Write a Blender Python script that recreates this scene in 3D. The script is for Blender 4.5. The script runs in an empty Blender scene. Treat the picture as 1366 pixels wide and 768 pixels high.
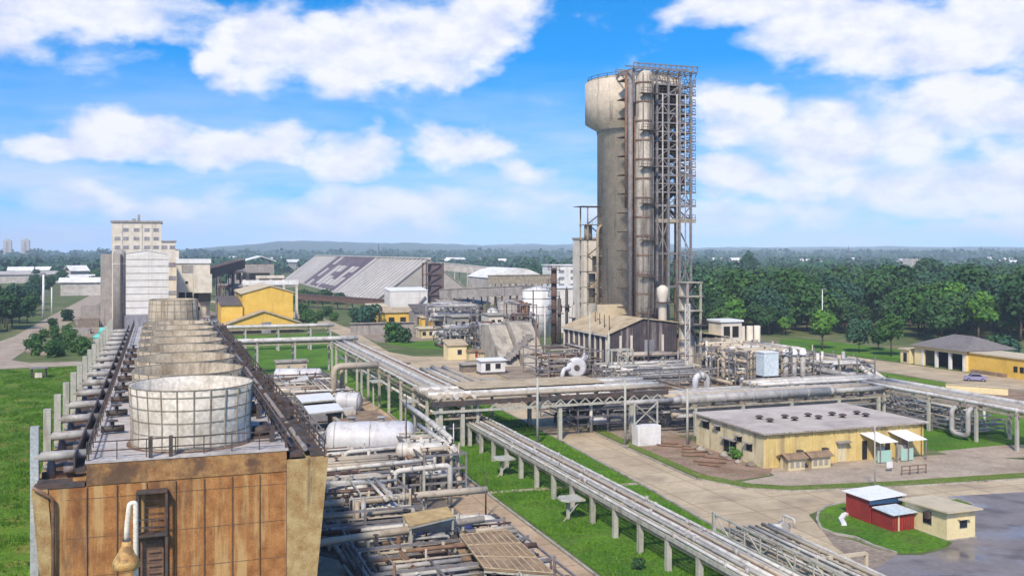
import bpy, math, random
from mathutils import Vector, Matrix, noise as mnoise
R = math.radians
random.seed(7)
S = bpy.context.scene
C = S.collection

# ------------------------------------------------------------------ camera, sky, sun, exposure
FPX, CX, YH, HC = 1312.0, 683.0, 335.0, 25.0          # focal length and horizon of the photograph (in its own pixels), eye height in metres
cam = bpy.data.cameras.new('camera'); camo = bpy.data.objects.new('camera', cam); C.objects.link(camo)
camo.location = (0, 0, HC); camo.rotation_euler = (R(90), 0, 0)
cam.sensor_width = 36; cam.lens = 36*FPX/1366; cam.shift_y = (YH-384)/1366
cam.clip_start = 0.5; cam.clip_end = 30000
S.camera = camo

SUN_DIR = Vector((-0.20, -0.84, 0.86)).normalized()      # towards the sun
SUN_EL = math.asin(SUN_DIR.z); SUN_AZ = math.atan2(SUN_DIR.x, SUN_DIR.y)
sun = bpy.data.lights.new('sun', 'SUN'); suno = bpy.data.objects.new('sun', sun); C.objects.link(suno)
sun.energy = 3.3; sun.angle = R(5); sun.color = (1.0, 0.90, 0.74)
suno.rotation_euler = (-SUN_DIR).to_track_quat('-Z', 'Y').to_euler(); suno.location = (0, 0, 200)
S.view_settings.view_transform = 'Standard'; S.view_settings.look = 'None'
S.view_settings.gamma = 1; S.view_settings.use_curve_mapping = False
S.view_settings.exposure = 0.64
S.cycles.max_bounces = 5; S.cycles.diffuse_bounces = 2; S.cycles.glossy_bounces = 2
S.cycles.transmission_bounces = 2; S.cycles.volume_bounces = 0; S.cycles.transparent_max_bounces = 6

def nd(nt, typ, **kw):
    n = nt.nodes.new(typ)
    for k, v in kw.items():
        setattr(n, k, v)
    return n

def make_world():
    w = bpy.data.worlds.new("World"); S.world = w; w.use_nodes = True
    nt = w.node_tree; nt.nodes.clear(); L = nt.links.new
    def M(op, a, b=None, c=None, clamp=False):
        n = nd(nt, 'ShaderNodeMath', operation=op, use_clamp=clamp)
        for i, q in enumerate((a, b, c)):
            if q is None: continue
            if isinstance(q, (int, float)): n.inputs[i].default_value = q
            else: L(q, n.inputs[i])
        return n.outputs[0]
    out = nd(nt, 'ShaderNodeOutputWorld'); bg = nd(nt, 'ShaderNodeBackground')
    bg.inputs['Strength'].default_value = 0.115
    sky = nd(nt, 'ShaderNodeTexSky', sky_type='NISHITA'); sky.sun_disc = False
    sky.sun_elevation = SUN_EL; sky.sun_rotation = SUN_AZ; sky.altitude = 0
    sky.air_density = 1.0; sky.dust_density = 0.6; sky.ozone_density = 2.2
    hs = nd(nt, 'ShaderNodeHueSaturation'); hs.inputs['Hue'].default_value = 0.501; hs.inputs['Saturation'].default_value = 1.55; hs.inputs['Value'].default_value = SKYV
    L(sky.outputs[0], hs.inputs['Color'])
    tc = nd(nt, 'ShaderNodeTexCoord'); sp = nd(nt, 'ShaderNodeSeparateXYZ'); L(tc.outputs['Generated'], sp.inputs[0])
    cz = nd(nt, 'ShaderNodeCombineXYZ'); L(sp.outputs[0], cz.inputs[0]); L(sp.outputs[1], cz.inputs[1]); L(M('ADD', M('MULTIPLY', sp.outputs[2], 1.15), 0.16), cz.inputs[2])
    nz = nd(nt, 'ShaderNodeVectorMath', operation='NORMALIZE'); L(cz.outputs[0], nz.inputs[0]); L(nz.outputs[0], sky.inputs['Vector'])
    az = M('ARCTAN2', sp.outputs[0], sp.outputs[1]); el = M('ARCSINE', sp.outputs[2])
    cb = nd(nt, 'ShaderNodeCombineXYZ'); L(az, cb.inputs[0]); L(M('MULTIPLY', el, 1.7), cb.inputs[1])
    no = nd(nt, 'ShaderNodeTexNoise'); no.inputs['Scale'].default_value = 11; no.inputs['Detail'].default_value = 9; no.inputs['Roughness'].default_value = 0.56
    no.inputs['Distortion'].default_value = 0.25
    L(cb.outputs[0], no.inputs['Vector'])
    # warp the heap centres a little so that no cloud keeps an oval outline
    wn = nd(nt, 'ShaderNodeTexNoise'); wn.inputs['Scale'].default_value = 16; wn.inputs['Detail'].default_value = 5
    L(cb.outputs[0], wn.inputs['Vector']); ws = nd(nt, 'ShaderNodeSeparateColor'); L(wn.outputs['Color'], ws.inputs[0])
    azw = M('ADD', az, M('MULTIPLY', M('SUBTRACT', ws.outputs[0], 0.5), 0.11)); elw = M('ADD', el, M('MULTIPLY', M('SUBTRACT', ws.outputs[1], 0.5), 0.05))
    total = None
    for (a, e, sa, se, k) in CLOUDS:                        # degrees: azimuth, elevation of the base, half widths, weight
        dx = M('MULTIPLY', M('SUBTRACT', azw, R(a)), 1/R(sa)); dy = M('MULTIPLY', M('SUBTRACT', elw, R(e)), 1/R(se))
        dd = M('ADD', M('MULTIPLY', dx, dx), M('MULTIPLY', dy, dy))
        v = M('MULTIPLY', M('SUBTRACT', 1.0, dd, clamp=True), k)
        total = v if total is None else M('MAXIMUM', total, v)
    field = M('ADD', total, M('MULTIPLY', M('SUBTRACT', no.outputs[0], 0.5), 2.0))
    mr = nd(nt, 'ShaderNodeMapRange', interpolation_type='SMOOTHSTEP'); L(field, mr.inputs[0])
    mr.inputs[1].default_value = 0.07; mr.inputs[2].default_value = 0.80
    # thin veil of high cloud towards the horizon
    vn = nd(nt, 'ShaderNodeTexNoise'); vn.inputs['Scale'].default_value = 5; vn.inputs['Detail'].default_value = 6; vn.inputs['Roughness'].default_value = 0.6
    cb2 = nd(nt, 'ShaderNodeCombineXYZ'); L(az, cb2.inputs[0]); L(M('MULTIPLY', el, 5.0), cb2.inputs[1]); L(cb2.outputs[0], vn.inputs['Vector'])
    low = nd(nt, 'ShaderNodeMapRange'); L(el, low.inputs[0]); low.inputs[1].default_value = R(11); low.inputs[2].default_value = R(3)
    veil = M('MULTIPLY', M('MULTIPLY', M('SUBTRACT', vn.outputs[0], 0.30), 3.0, clamp=True), M('MULTIPLY', low.outputs[0], 0.85), clamp=True)
    dens = mr.outputs[0]
    mv = nd(nt, 'ShaderNodeMix', data_type='RGBA'); L(veil, mv.inputs[0]); L(hs.outputs[0], mv.inputs[6]); mv.inputs[7].default_value = (4.3, 4.75, 5.9, 1)
    # cloud tone: white heaps with lilac grey bellies
    cn = nd(nt, 'ShaderNodeTexNoise'); cn.inputs['Scale'].default_value = 22; cn.inputs['Detail'].default_value = 7; cn.inputs['Roughness'].default_value = 0.6
    L(cb.outputs[0], cn.inputs['Vector'])
    cr = nd(nt, 'ShaderNodeValToRGB'); L(cn.outputs[0], cr.inputs[0])
    cr.color_ramp.elements[0].position = 0.32; cr.color_ramp.elements[0].color = (4.0, 4.35, 5.7, 1)
    cr.color_ramp.elements[1].position = 0.58; cr.color_ramp.elements[1].color = (5.6, 5.65, 5.95, 1)
    mx = nd(nt, 'ShaderNodeMix', data_type='RGBA'); L(dens, mx.inputs[0]); L(mv.outputs[2], mx.inputs[6]); L(cr.outputs[0], mx.inputs[7])
    L(mx.outputs[2], bg.inputs['Color']); L(bg.outputs[0], out.inputs[0])

def sky_at(px, py, wx, wy, k=1.0):
    x, y = px-CX, YH-py
    az = math.atan(x/FPX); el = math.atan(y/FPX*math.cos(az))
    return (math.degrees(az), math.degrees(el), math.degrees(wx*1.06/FPX), math.degrees(wy*1.08/FPX), k)
SKYV = 1.32
CLOUDS = [sky_at(*q) for q in (
    (350, 62, 105, 62), (455, 75, 120, 58), (560, 55, 125, 66), (650, 22, 100, 48), (300, 85, 50, 34), (600, 95, 80, 25, .8),
    (110, 8, 210, 46), (20, 40, 70, 22, .8), (-150, 20, 200, 60),
    (175, 180, 110, 40), (120, 200, 105, 22), (290, 190, 110, 30, .95), (375, 185, 45, 30, .7),
    (475, 208, 75, 40, .85), (500, 180, 40, 22, .7), (620, 195, 82, 36, .85), (700, 230, 60, 18, .6),
    (1010, 5, 130, 38), (1120, 40, 160, 56), (1250, 55, 170, 50), (1345, 25, 130, 50), (1500, 40, 200, 70),
    (985, 150, 80, 52, .9), (1090, 190, 120, 62, .85), (1210, 165, 120, 60, .9), (1320, 135, 110, 52), (1260, 240, 190, 46, .85), (1020, 240, 120, 40, .8), (1480, 180, 150, 90),
    (960, 290, 260, 30, .6), (520, 275, 330, 34, .62), (180, 275, 150, 26, .5), (1350, 300, 160, 22, .6))]
# a scatter of ordinary heaps for the part of the sky behind the camera
_r = random.Random(3)
for _i in range(14):
    CLOUDS.append((_r.uniform(45, 315) if True else 0, _r.uniform(8, 55), _r.uniform(9, 18), _r.uniform(4, 9), 1.0))
CLOUDS = [((a-360 if a > 180 else a), e, sa, se, k) for (a, e, sa, se, k) in CLOUDS]
make_world()

# ------------------------------------------------------------------ coordinates
TH = R(19.7); CT, ST = math.cos(TH), math.sin(TH)         # the plant's own grid is turned 19.7 degrees: a = along the cross lanes, b = along the main lanes
def wld(a, b, z=0.0): return Vector((a*CT-b*ST, a*ST+b*CT, z))
def ab(X, Y): return (X*CT+Y*ST, -X*ST+Y*CT)
def G(px, py, z=0.0):                                     # ground point seen at a pixel of the photograph
    Y = FPX*(HC-z)/(py-YH); return ((px-CX)*Y/FPX, Y)
def U(px, py, z=0.0): return ab(*G(px, py, z))
def D(px, Y): return ab((px-CX)*Y/FPX, Y)                 # point at a known distance
def ZT(py, Y): return HC-(py-YH)*Y/FPX                    # height of something at distance Y

# ------------------------------------------------------------------ materials
MATS = {}
def mat(name, c1, c2=None, scale=1.0, rough=0.85, stain=None, stain_amt=0.0, streak=False, bump=0.0, metal=0.0, grid=None, corr=None, fine=0.25, sscale=0.35, lo=0.40, hi=0.62, spec=0.3, stain2=None):
    if name in MATS: return MATS[name]
    m = bpy.data.materials.new(name); m.use_nodes = True; MATS[name] = m
    nt = m.node_tree; L = nt.links.new; b = nt.nodes['Principled BSDF']
    b.inputs['Roughness'].default_value = rough; b.inputs['Metallic'].default_value = metal
    b.inputs['Specular IOR Level'].default_value = spec
    c2 = c2 or tuple(x*0.72 for x in c1)
    tc = nd(nt, 'ShaderNodeTexCoord'); co = tc.outputs['Object']
    n1 = nd(nt, 'ShaderNodeTexNoise'); n1.inputs['Scale'].default_value = scale; n1.inputs['Detail'].default_value = 7; n1.inputs['Roughness'].default_value = 0.62
    L(co, n1.inputs['Vector'])
    r1 = nd(nt, 'ShaderNodeValToRGB'); L(n1.outputs[0], r1.inputs[0])
    r1.color_ramp.elements[0].position = 0.34; r1.color_ramp.elements[0].color = (*c2, 1)
    r1.color_ramp.elements[1].position = 0.64; r1.color_ramp.elements[1].color = (*c1, 1)
    col = r1.outputs[0]
    if fine:
        n3 = nd(nt, 'ShaderNodeTexNoise'); n3.inputs['Scale'].default_value = scale*9; n3.inputs['Detail'].default_value = 4
        L(co, n3.inputs['Vector'])
        mr = nd(nt, 'ShaderNodeMapRange'); L(n3.outputs[0], mr.inputs[0]); mr.inputs[1].default_value = 0.3; mr.inputs[2].default_value = 0.7
        mr.inputs[3].default_value = 1-fine; mr.inputs[4].default_value = 1+fine*0.6
        vm = nd(nt, 'ShaderNodeVectorMath', operation='SCALE'); L(col, vm.inputs[0]); L(mr.outputs[0], vm.inputs['Scale']); col = vm.outputs[0]
    if stain:
        mp = nd(nt, 'ShaderNodeMapping'); L(co, mp.inputs[0])
        mp.inputs['Scale'].default_value = (1, 1, 0.09) if streak else (1, 1, 1)
        n2 = nd(nt, 'ShaderNodeTexNoise'); n2.inputs['Scale'].default_value = sscale; n2.inputs['Detail'].default_value = 8; n2.inputs['Roughness'].default_value = 0.65
        L(mp.outputs[0], n2.inputs['Vector'])
        mr2 = nd(nt, 'ShaderNodeMapRange', interpolation_type='SMOOTHSTEP'); L(n2.outputs[0], mr2.inputs[0]); mr2.inputs[1].default_value = lo; mr2.inputs[2].default_value = hi
        mr2.inputs[4].default_value = stain_amt
        mx = nd(nt, 'ShaderNodeMix', data_type='RGBA'); L(mr2.outputs[0], mx.inputs[0]); L(col, mx.inputs[6]); mx.inputs[7].default_value = (*stain, 1); col = mx.outputs[2]
    if stain2:
        mp2 = nd(nt, 'ShaderNodeMapping'); L(co, mp2.inputs[0]); mp2.inputs['Scale'].default_value = (1, 1, .22); mp2.inputs['Location'].default_value = (7.3, 2.1, 4.4)
        n4 = nd(nt, 'ShaderNodeTexNoise'); n4.inputs['Scale'].default_value = .62; n4.inputs['Detail'].default_value = 9; n4.inputs['Roughness'].default_value = .72; L(mp2.outputs[0], n4.inputs['Vector'])
        mr4 = nd(nt, 'ShaderNodeMapRange', interpolation_type='SMOOTHSTEP'); L(n4.outputs[0], mr4.inputs[0]); mr4.inputs[1].default_value = .47; mr4.inputs[2].default_value = .66; mr4.inputs[4].default_value = .6
        mx4 = nd(nt, 'ShaderNodeMix', data_type='RGBA'); L(mr4.outputs[0], mx4.inputs[0]); L(col, mx4.inputs[6]); mx4.inputs[7].default_value = (*stain2, 1); col = mx4.outputs[2]
    if grid:                                               # panel joints: (width, height, joint colour, amount)
        gw, gh, gc, ga = grid
        sp = nd(nt, 'ShaderNodeSeparateXYZ'); L(co, sp.inputs[0])
        def line(sock, per):
            d = nd(nt, 'ShaderNodeMath', operation='DIVIDE'); L(sock, d.inputs[0]); d.inputs[1].default_value = per
            f = nd(nt, 'ShaderNodeMath', operation='FRACT'); L(d.outputs[0], f.inputs[0])
            c = nd(nt, 'ShaderNodeMath', operation='LESS_THAN'); L(f.outputs[0], c.inputs[0]); c.inputs[1].default_value = 0.09/per if per > 0.5 else 0.2
            return c.outputs[0]
        ad = nd(nt, 'ShaderNodeMath', operation='ADD'); L(sp.outputs[0], ad.inputs[0]); L(sp.outputs[1], ad.inputs[1])
        mxm = nd(nt, 'ShaderNodeMath', operation='MAXIMUM'); L(line(ad.outputs[0], gw), mxm.inputs[0]); L(line(sp.outputs[2], gh), mxm.inputs[1])
        ml = nd(nt, 'ShaderNodeMath', operation='MULTIPLY'); L(mxm.outputs[0], ml.inputs[0]); ml.inputs[1].default_value = ga
        mx = nd(nt, 'ShaderNodeMix', data_type='RGBA'); L(ml.outputs[0], mx.inputs[0]); L(col, mx.inputs[6]); mx.inputs[7].default_value = (*gc, 1); col = mx.outputs[2]
    L(col, b.inputs['Base Color'])
    hgt = None
    if corr:                                               # corrugated sheet: (axis, pitch)
        wv = nd(nt, 'ShaderNodeTexWave', wave_type='BANDS', bands_direction=corr[0]); wv.inputs['Scale'].default_value = 0.314/corr[1]*1.0
        wv.inputs['Distortion'].default_value = 0; L(co, wv.inputs['Vector']); hgt = wv.outputs[0]
        bp = nd(nt, 'ShaderNodeBump'); bp.inputs['Strength'].default_value = 0.8; bp.inputs['Distance'].default_value = 0.06; L(hgt, bp.inputs['Height']); L(bp.outputs[0], b.inputs['Normal'])
    elif bump:
        bp = nd(nt, 'ShaderNodeBump'); bp.inputs['Strength'].default_value = bump; bp.inputs['Distance'].default_value = 0.08; L(n1.outputs[0], bp.inputs['Height']); L(bp.outputs[0], b.inputs['Normal'])
    return m

GRIME = (0.06, 0.05, 0.045); RUST = (0.17, 0.065, 0.028)
mat('casing', (0.43, 0.205, 0.07), (0.24, 0.095, 0.03), 1.1, .92, (0.52, 0.36, 0.16), .65, True, .3, sscale=1.1, lo=.48, hi=.62, stain2=(0.07, 0.045, 0.035))
mat('casing_pale', (0.46, 0.35, 0.17), (0.29, 0.17, 0.065), 1.2, .9, (0.10, 0.06, 0.04), .8, True, .3, sscale=.9, lo=.52, hi=.66)
mat('casing_top', (0.40, 0.235, 0.095), (0.24, 0.11, 0.045), 0.9, .9, (0.09, 0.055, 0.04), .85, False, .3, sscale=.35, lo=.46, hi=.6)
mat('deck', (0.50, 0.465, 0.455), (0.36, 0.325, 0.315), 0.35, .85, (0.20, 0.17, 0.16), .7, False, .1, sscale=.22, lo=.5, hi=.68)
mat('stack', (0.60, 0.56, 0.50), (0.42, 0.38, 0.31), 0.5, .85, (0.22, 0.17, 0.11), .6, True, .1, sscale=.7, lo=.48, hi=.68)
mat('stack_old', (0.43, 0.37, 0.29), (0.29, 0.24, 0.17), 0.6, .88, (0.14, 0.105, 0.07), .7, True, .1, sscale=.8, lo=.46, hi=.66)
mat('rib', (0.30, 0.27, 0.22), (0.20, 0.17, 0.13), 2, .85)
mat('steel_dark', (0.085, 0.078, 0.076), (0.045, 0.04, 0.04), 2.0, .7, RUST, .28, sscale=1.2)
mat('steel_grey', (0.25, 0.235, 0.24), (0.15, 0.14, 0.145), 1.2, .6, RUST, .35, sscale=1.5, lo=.52, hi=.66)
mat('steel_tan', (0.42, 0.36, 0.27), (0.28, 0.23, 0.17), 1.0, .7, (0.13, 0.085, 0.055), .6, sscale=1.1, lo=.5, hi=.66)
mat('steel_brown', (0.16, 0.095, 0.075), (0.085, 0.05, 0.04), 1.3, .8)
mat('pipe_white', (0.60, 0.58, 0.54), (0.42, 0.39, 0.35), .8, .5, (0.20, 0.14, 0.10), .6, sscale=.9, lo=.52, hi=.68, fine=.08)
mat('pipe_grey', (0.40, 0.385, 0.37), (0.27, 0.255, 0.24), .9, .5, (0.15, 0.11, 0.09), .6, sscale=1.1, lo=.5, hi=.66, fine=.08)
mat('pipe_tan', (0.47, 0.41, 0.33), (0.33, 0.27, 0.20), .8, .6, (0.16, 0.10, 0.07), .6, sscale=.8, lo=.5, hi=.66, fine=.08)
mat('pipe_rust', (0.24, 0.14, 0.09), (0.13, 0.075, 0.05), 1.2, .75)
mat('riser', (0.42, 0.45, 0.47), (0.30, 0.32, 0.33), .8, .7, (0.22, 0.18, 0.12), .6, True, sscale=.9, lo=.5, hi=.68)
mat('vessel', (0.58, 0.58, 0.60), (0.44, 0.43, 0.45), .5, .45, (0.24, 0.18, 0.15), .55, True, sscale=.8, lo=.54, hi=.7, fine=.08)
mat('concrete', (0.42, 0.38, 0.32), (0.28, 0.245, 0.20), .6, .9, GRIME, .55, True, .2, sscale=.5, lo=.5, hi=.68)
mat('post', (0.46, 0.45, 0.39), (0.35, 0.34, 0.29), 1.5, .85, (0.18, 0.16, 0.12), .6, True, sscale=1.4, lo=.5, hi=.66)
mat('tower', (0.60, 0.515, 0.41), (0.47, 0.395, 0.31), .5, .92, (0.16, 0.13, 0.11), .6, True, .12, sscale=1.0, lo=.54, hi=.70)
mat('tower_core', (0.58, 0.52, 0.44), (0.43, 0.37, 0.30), .35, .92, (0.12, 0.09, 0.07), .75, True, .2, sscale=.7, lo=.47, hi=.65)
mat('slab_brown', (0.36, 0.25, 0.16), (0.24, 0.155, 0.09), .7, .95, GRIME, .5, sscale=.5, bump=.2)
mat('roof_tan', (0.52, 0.42, 0.28), (0.37, 0.285, 0.18), .5, .85, (0.19, 0.12, 0.07), .5, False, corr=('X', .45), sscale=.3, lo=.5, hi=.7)
mat('roof_canopy', (0.62, 0.46, 0.22), (0.48, 0.33, 0.14), .8, .8, (0.25, 0.15, 0.07), .5, sscale=.9, corr=('Y', .3))
mat('sheet_dark', (0.085, 0.066, 0.07), (0.045, 0.036, 0.04), .5, .8, (0.30, 0.25, 0.23), .75, True, corr=('X', .6), sscale=.8, lo=.50, hi=.66)
mat('white_paint', (0.74, 0.73, 0.72), (0.60, 0.585, 0.57), .5, .7, (0.38, 0.33, 0.28), .5, True, sscale=.7, lo=.52, hi=.7, fine=.08)
mat('clad_white', (0.72, 0.69, 0.66), (0.60, 0.565, 0.53), .3, .7, (0.42, 0.36, 0.30), .5, True, grid=(400, 2.6, (0.40, 0.34, 0.30), .7), sscale=.4, lo=.52, hi=.7, fine=.08)
mat('wall_cream', (0.66, 0.60, 0.51), (0.52, 0.46, 0.38), .4, .88, (0.30, 0.25, 0.20), .5, True, sscale=.6, lo=.52, hi=.7, fine=.08)
mat('wall_grey', (0.36, 0.325, 0.30), (0.25, 0.225, 0.205), .5, .9, (0.12, 0.10, 0.09), .6, True, sscale=.6, lo=.5, hi=.68)
mat('wall_slate', (0.31, 0.305, 0.34), (0.21, 0.205, 0.235), .5, .9, (0.12, 0.11, 0.12), .5, True, sscale=.6)
mat('yellow', (0.72, 0.47, 0.10), (0.60, 0.375, 0.065), .35, .85, (0.42, 0.25, 0.06), .4, True, sscale=.5, lo=.52, hi=.72, fine=.08)
mat('yellow_old', (0.66, 0.51, 0.215), (0.52, 0.38, 0.14), .35, .9, (0.26, 0.19, 0.11), .7, True, .1, sscale=.8, lo=.5, hi=.68, fine=.08)
mat('cream_old', (0.66, 0.58, 0.38), (0.50, 0.42, 0.25), .4, .9, (0.20, 0.16, 0.10), .8, True, .1, sscale=.8, lo=.48, hi=.66, fine=.08)
mat('cream_house', (0.72, 0.61, 0.36), (0.63, 0.52, 0.29), .4, .85, (0.40, 0.31, 0.18), .35, True, sscale=.8, lo=.54, hi=.72, fine=.08)
mat('roof_pale', (0.52, 0.455, 0.40), (0.40, 0.34, 0.29), .28, .9, (0.26, 0.21, 0.19), .6, False, .1, sscale=.18, lo=.48, hi=.7, fine=.08)
mat('roof_cream', (0.62, 0.53, 0.38), (0.50, 0.41, 0.28), .5, .9, (0.3, 0.24, 0.17), .5, sscale=.5, fine=.08)
mat('roof_white', (0.78, 0.78, 0.78), (0.66, 0.66, 0.66), .5, .6, (0.42, 0.38, 0.34), .5, sscale=.5, lo=.52, hi=.7, fine=.08)
mat('roof_dark', (0.15, 0.125, 0.12), (0.09, 0.075, 0.07), .4, .85, corr=('X', .5))
mat('roof_slate', (0.25, 0.225, 0.215), (0.17, 0.15, 0.14), .3, .8, (0.11, 0.09, 0.085), .6, sscale=.3, corr=('X', .5))
mat('blue_sheet', (0.03, 0.075, 0.16), (0.02, 0.05, 0.11), .6, .5)
mat('red_sheet', (0.34, 0.035, 0.03), (0.24, 0.025, 0.022), .7, .55, (0.13, 0.03, 0.025), .6, True, corr=('X', .25), sscale=1.2, lo=.5, hi=.66)
mat('pale_blue_roof', (0.62, 0.69, 0.72), (0.54, 0.61, 0.65), .5, .45, corr=('Y', .3))
mat('glass_dark', (0.025, 0.027, 0.032), (0.018, 0.02, 0.024), 1, .15, fine=0)
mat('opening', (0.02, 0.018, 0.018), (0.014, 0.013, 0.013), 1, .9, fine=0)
mat('teal', (0.15, 0.55, 0.46), (0.11, 0.44, 0.37), .6, .6)
mat('blue_machine', (0.035, 0.05, 0.22), (0.025, 0.035, 0.14), 1, .5)
mat('store_roof', (0.40, 0.365, 0.335), (0.32, 0.29, 0.265), .03, .75, (0.27, 0.23, 0.21), .6, sscale=.012, fine=.12)
mat('store_rib', (0.60, 0.565, 0.52), (0.48, 0.45, 0.41), .05, .75)
mat('store_dark', (0.15, 0.11, 0.125), (0.10, 0.07, 0.08), .05, .8)
mat('far_tan', (0.48, 0.44, 0.40), (0.38, 0.34, 0.31), .05, .9)
mat('far_white', (0.74, 0.72, 0.70), (0.62, 0.60, 0.58), .05, .9)
mat('rubble', (0.26, 0.21, 0.17), (0.15, 0.12, 0.095), 1.5, .95, bump=.5)
mat('bark', (0.12, 0.085, 0.055), (0.07, 0.05, 0.035), 3, .95, bump=.4)
mat('car_lilac', (0.24, 0.22, 0.36), (0.22, 0.20, 0.33), .5, .3, fine=.03, spec=.5)
mat('car_white', (0.74, 0.74, 0.74), (0.70, 0.70, 0.70), .5, .3, fine=.03, spec=.5)
mat('tyre', (0.02, 0.02, 0.02), (0.015, 0.015, 0.015), 2, .9)
mat('rusty_yellow', (0.62, 0.44, 0.18), (0.42, 0.22, 0.07), 1.3, .7, (0.12, 0.06, 0.035), .7, sscale=1.5, lo=.5, hi=.64)
mat('ivory', (0.78, 0.74, 0.64), (0.68, 0.62, 0.50), 1, .6)
mat('hoarding', (0.30, 0.55, 0.48), (0.42, 0.50, 0.42), 1.2, .6)

def ground_mat(name, cols, s1, s2, rough=.95, bump=.4, fine=.3, joints=None, wet=None):
    m = bpy.data.materials.new(name); m.use_nodes = True; MATS[name] = m
    nt = m.node_tree; L = nt.links.new; b = nt.nodes['Principled BSDF']; b.inputs['Roughness'].default_value = rough
    b.inputs['Specular IOR Level'].default_value = .15
    tc = nd(nt, 'ShaderNodeTexCoord'); co = tc.outputs['Object']
    def noi(s, d=8, r=.62):
        n = nd(nt, 'ShaderNodeTexNoise'); n.inputs['Scale'].default_value = s; n.inputs['Detail'].default_value = d; n.inputs['Roughness'].default_value = r; L(co, n.inputs['Vector']); return n.outputs[0]
    na, nb, nc = noi(s1), noi(s2), noi(s2*8, 4)
    ra = nd(nt, 'ShaderNodeValToRGB'); L(na, ra.inputs[0])
    ra.color_ramp.elements[0].position = .36; ra.color_ramp.elements[0].color = (*cols[0], 1)
    ra.color_ramp.elements[1].position = .64; ra.color_ramp.elements[1].color = (*cols[1], 1)
    mrb = nd(nt, 'ShaderNodeMapRange', interpolation_type='SMOOTHSTEP'); L(nb, mrb.inputs[0]); mrb.inputs[1].default_value = .47; mrb.inputs[2].default_value = .68; mrb.inputs[4].default_value = .75
    mx = nd(nt, 'ShaderNodeMix', data_type='RGBA'); L(mrb.outputs[0], mx.inputs[0]); L(ra.outputs[0], mx.inputs[6]); mx.inputs[7].default_value = (*cols[2], 1)
    mrf = nd(nt, 'ShaderNodeMapRange'); L(nc, mrf.inputs[0]); mrf.inputs[1].default_value = .3; mrf.inputs[2].default_value = .7; mrf.inputs[3].default_value = 1-fine; mrf.inputs[4].default_value = 1+fine*.7
    vm = nd(nt, 'ShaderNodeVectorMath', operation='SCALE'); L(mx.outputs[2], vm.inputs[0]); L(mrf.outputs[0], vm.inputs['Scale'])
    col = vm.outputs[0]
    if joints:
        br = nd(nt, 'ShaderNodeTexBrick'); br.inputs['Scale'].default_value = 1; br.inputs['Brick Width'].default_value = joints; br.inputs['Row Height'].default_value = joints; br.offset = 0
        br.inputs['Mortar Size'].default_value = .07; br.inputs['Color1'].default_value = (1, 1, 1, 1); br.inputs['Color2'].default_value = (.84, .84, .84, 1); br.inputs['Mortar'].default_value = (.5, .46, .4, 1)
        L(co, br.inputs['Vector'])
        m2 = nd(nt, 'ShaderNodeMix', data_type='RGBA', blend_type='MULTIPLY'); m2.inputs[0].default_value = .8; L(col, m2.inputs[6]); L(br.outputs[0], m2.inputs[7]); col = m2.outputs[2]
    L(col, b.inputs['Base Color'])
    bp = nd(nt, 'ShaderNodeBump'); bp.inputs['Strength'].default_value = bump; bp.inputs['Distance'].default_value = .15; L(nc, bp.inputs['Height'])
    if wet:
        nw = noi(wet, 5, .5)
        w = nd(nt, 'ShaderNodeMapRange', interpolation_type='SMOOTHSTEP'); L(nw, w.inputs[0]); w.inputs[1].default_value = .45; w.inputs[2].default_value = .62; w.inputs[3].default_value = .6; w.inputs[4].default_value = .09
        L(w.outputs[0], b.inputs['Roughness']); b.inputs['Specular IOR Level'].default_value = .25
        s2_ = nd(nt, 'ShaderNodeMapRange'); L(w.outputs[0], s2_.inputs[0]); s2_.inputs[1].default_value = .06; s2_.inputs[2].default_value = .55; s2_.inputs[3].default_value = 0; s2_.inputs[4].default_value = bump
        L(s2_.outputs[0], bp.inputs['Strength'])
    L(bp.outputs[0], b.inputs['Normal'])
    return m
ground_mat('g_land', ((0.085, 0.12, 0.035), (0.12, 0.14, 0.05), (0.20, 0.17, 0.10)), .008, .02)
ground_mat('g_lawn', ((0.052, 0.140, 0.010), (0.112, 0.228, 0.016), (0.090, 0.135, 0.028)), .12, .35, bump=.9, fine=.45)
ground_mat('g_lawn_lime', ((0.135, 0.235, 0.018), (0.06, 0.135, 0.014), (0.22, 0.175, 0.045)), .09, .3, bump=.9, fine=.42)
ground_mat('g_verge', ((0.14, 0.19, 0.03), (0.10, 0.16, 0.025), (0.25, 0.22, 0.09)), .25, .5, bump=.8, fine=.4)
ground_mat('g_road', ((0.54, 0.43, 0.29), (0.43, 0.335, 0.22), (0.30, 0.235, 0.165)), .12, .2, bump=.12, fine=.14, joints=4.5)
ground_mat('g_path', ((0.52, 0.38, 0.25), (0.42, 0.30, 0.19), (0.31, 0.215, 0.135)), .2, .3, bump=.2, fine=.2, joints=3.0)
ground_mat('g_dirt', ((0.34, 0.275, 0.21), (0.25, 0.195, 0.15), (0.17, 0.13, 0.10)), .12, .3, bump=.5, fine=.4)
ground_mat('g_redearth', ((0.33, 0.235, 0.17), (0.24, 0.14, 0.10), (0.15, 0.15, 0.06)), .25, .45, bump=.6, fine=.4)
ground_mat('g_works', ((0.19, 0.165, 0.135), (0.12, 0.10, 0.082), (0.075, 0.06, 0.05)), .25, .5, bump=.5, fine=.4)
ground_mat('g_paving', ((0.43, 0.35, 0.27), (0.33, 0.265, 0.20), (0.26, 0.19, 0.14)), .2, .35, bump=.2, fine=.25)
ground_mat('g_asphalt', ((0.235, 0.205, 0.20), (0.17, 0.146, 0.14), (0.09, 0.075, 0.07)), .16, .28, bump=.15, fine=.15, wet=.13)
ground_mat('g_hill', ((0.035, 0.065, 0.025), (0.05, 0.085, 0.03), (0.085, 0.095, 0.05)), .004, .01)

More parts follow.
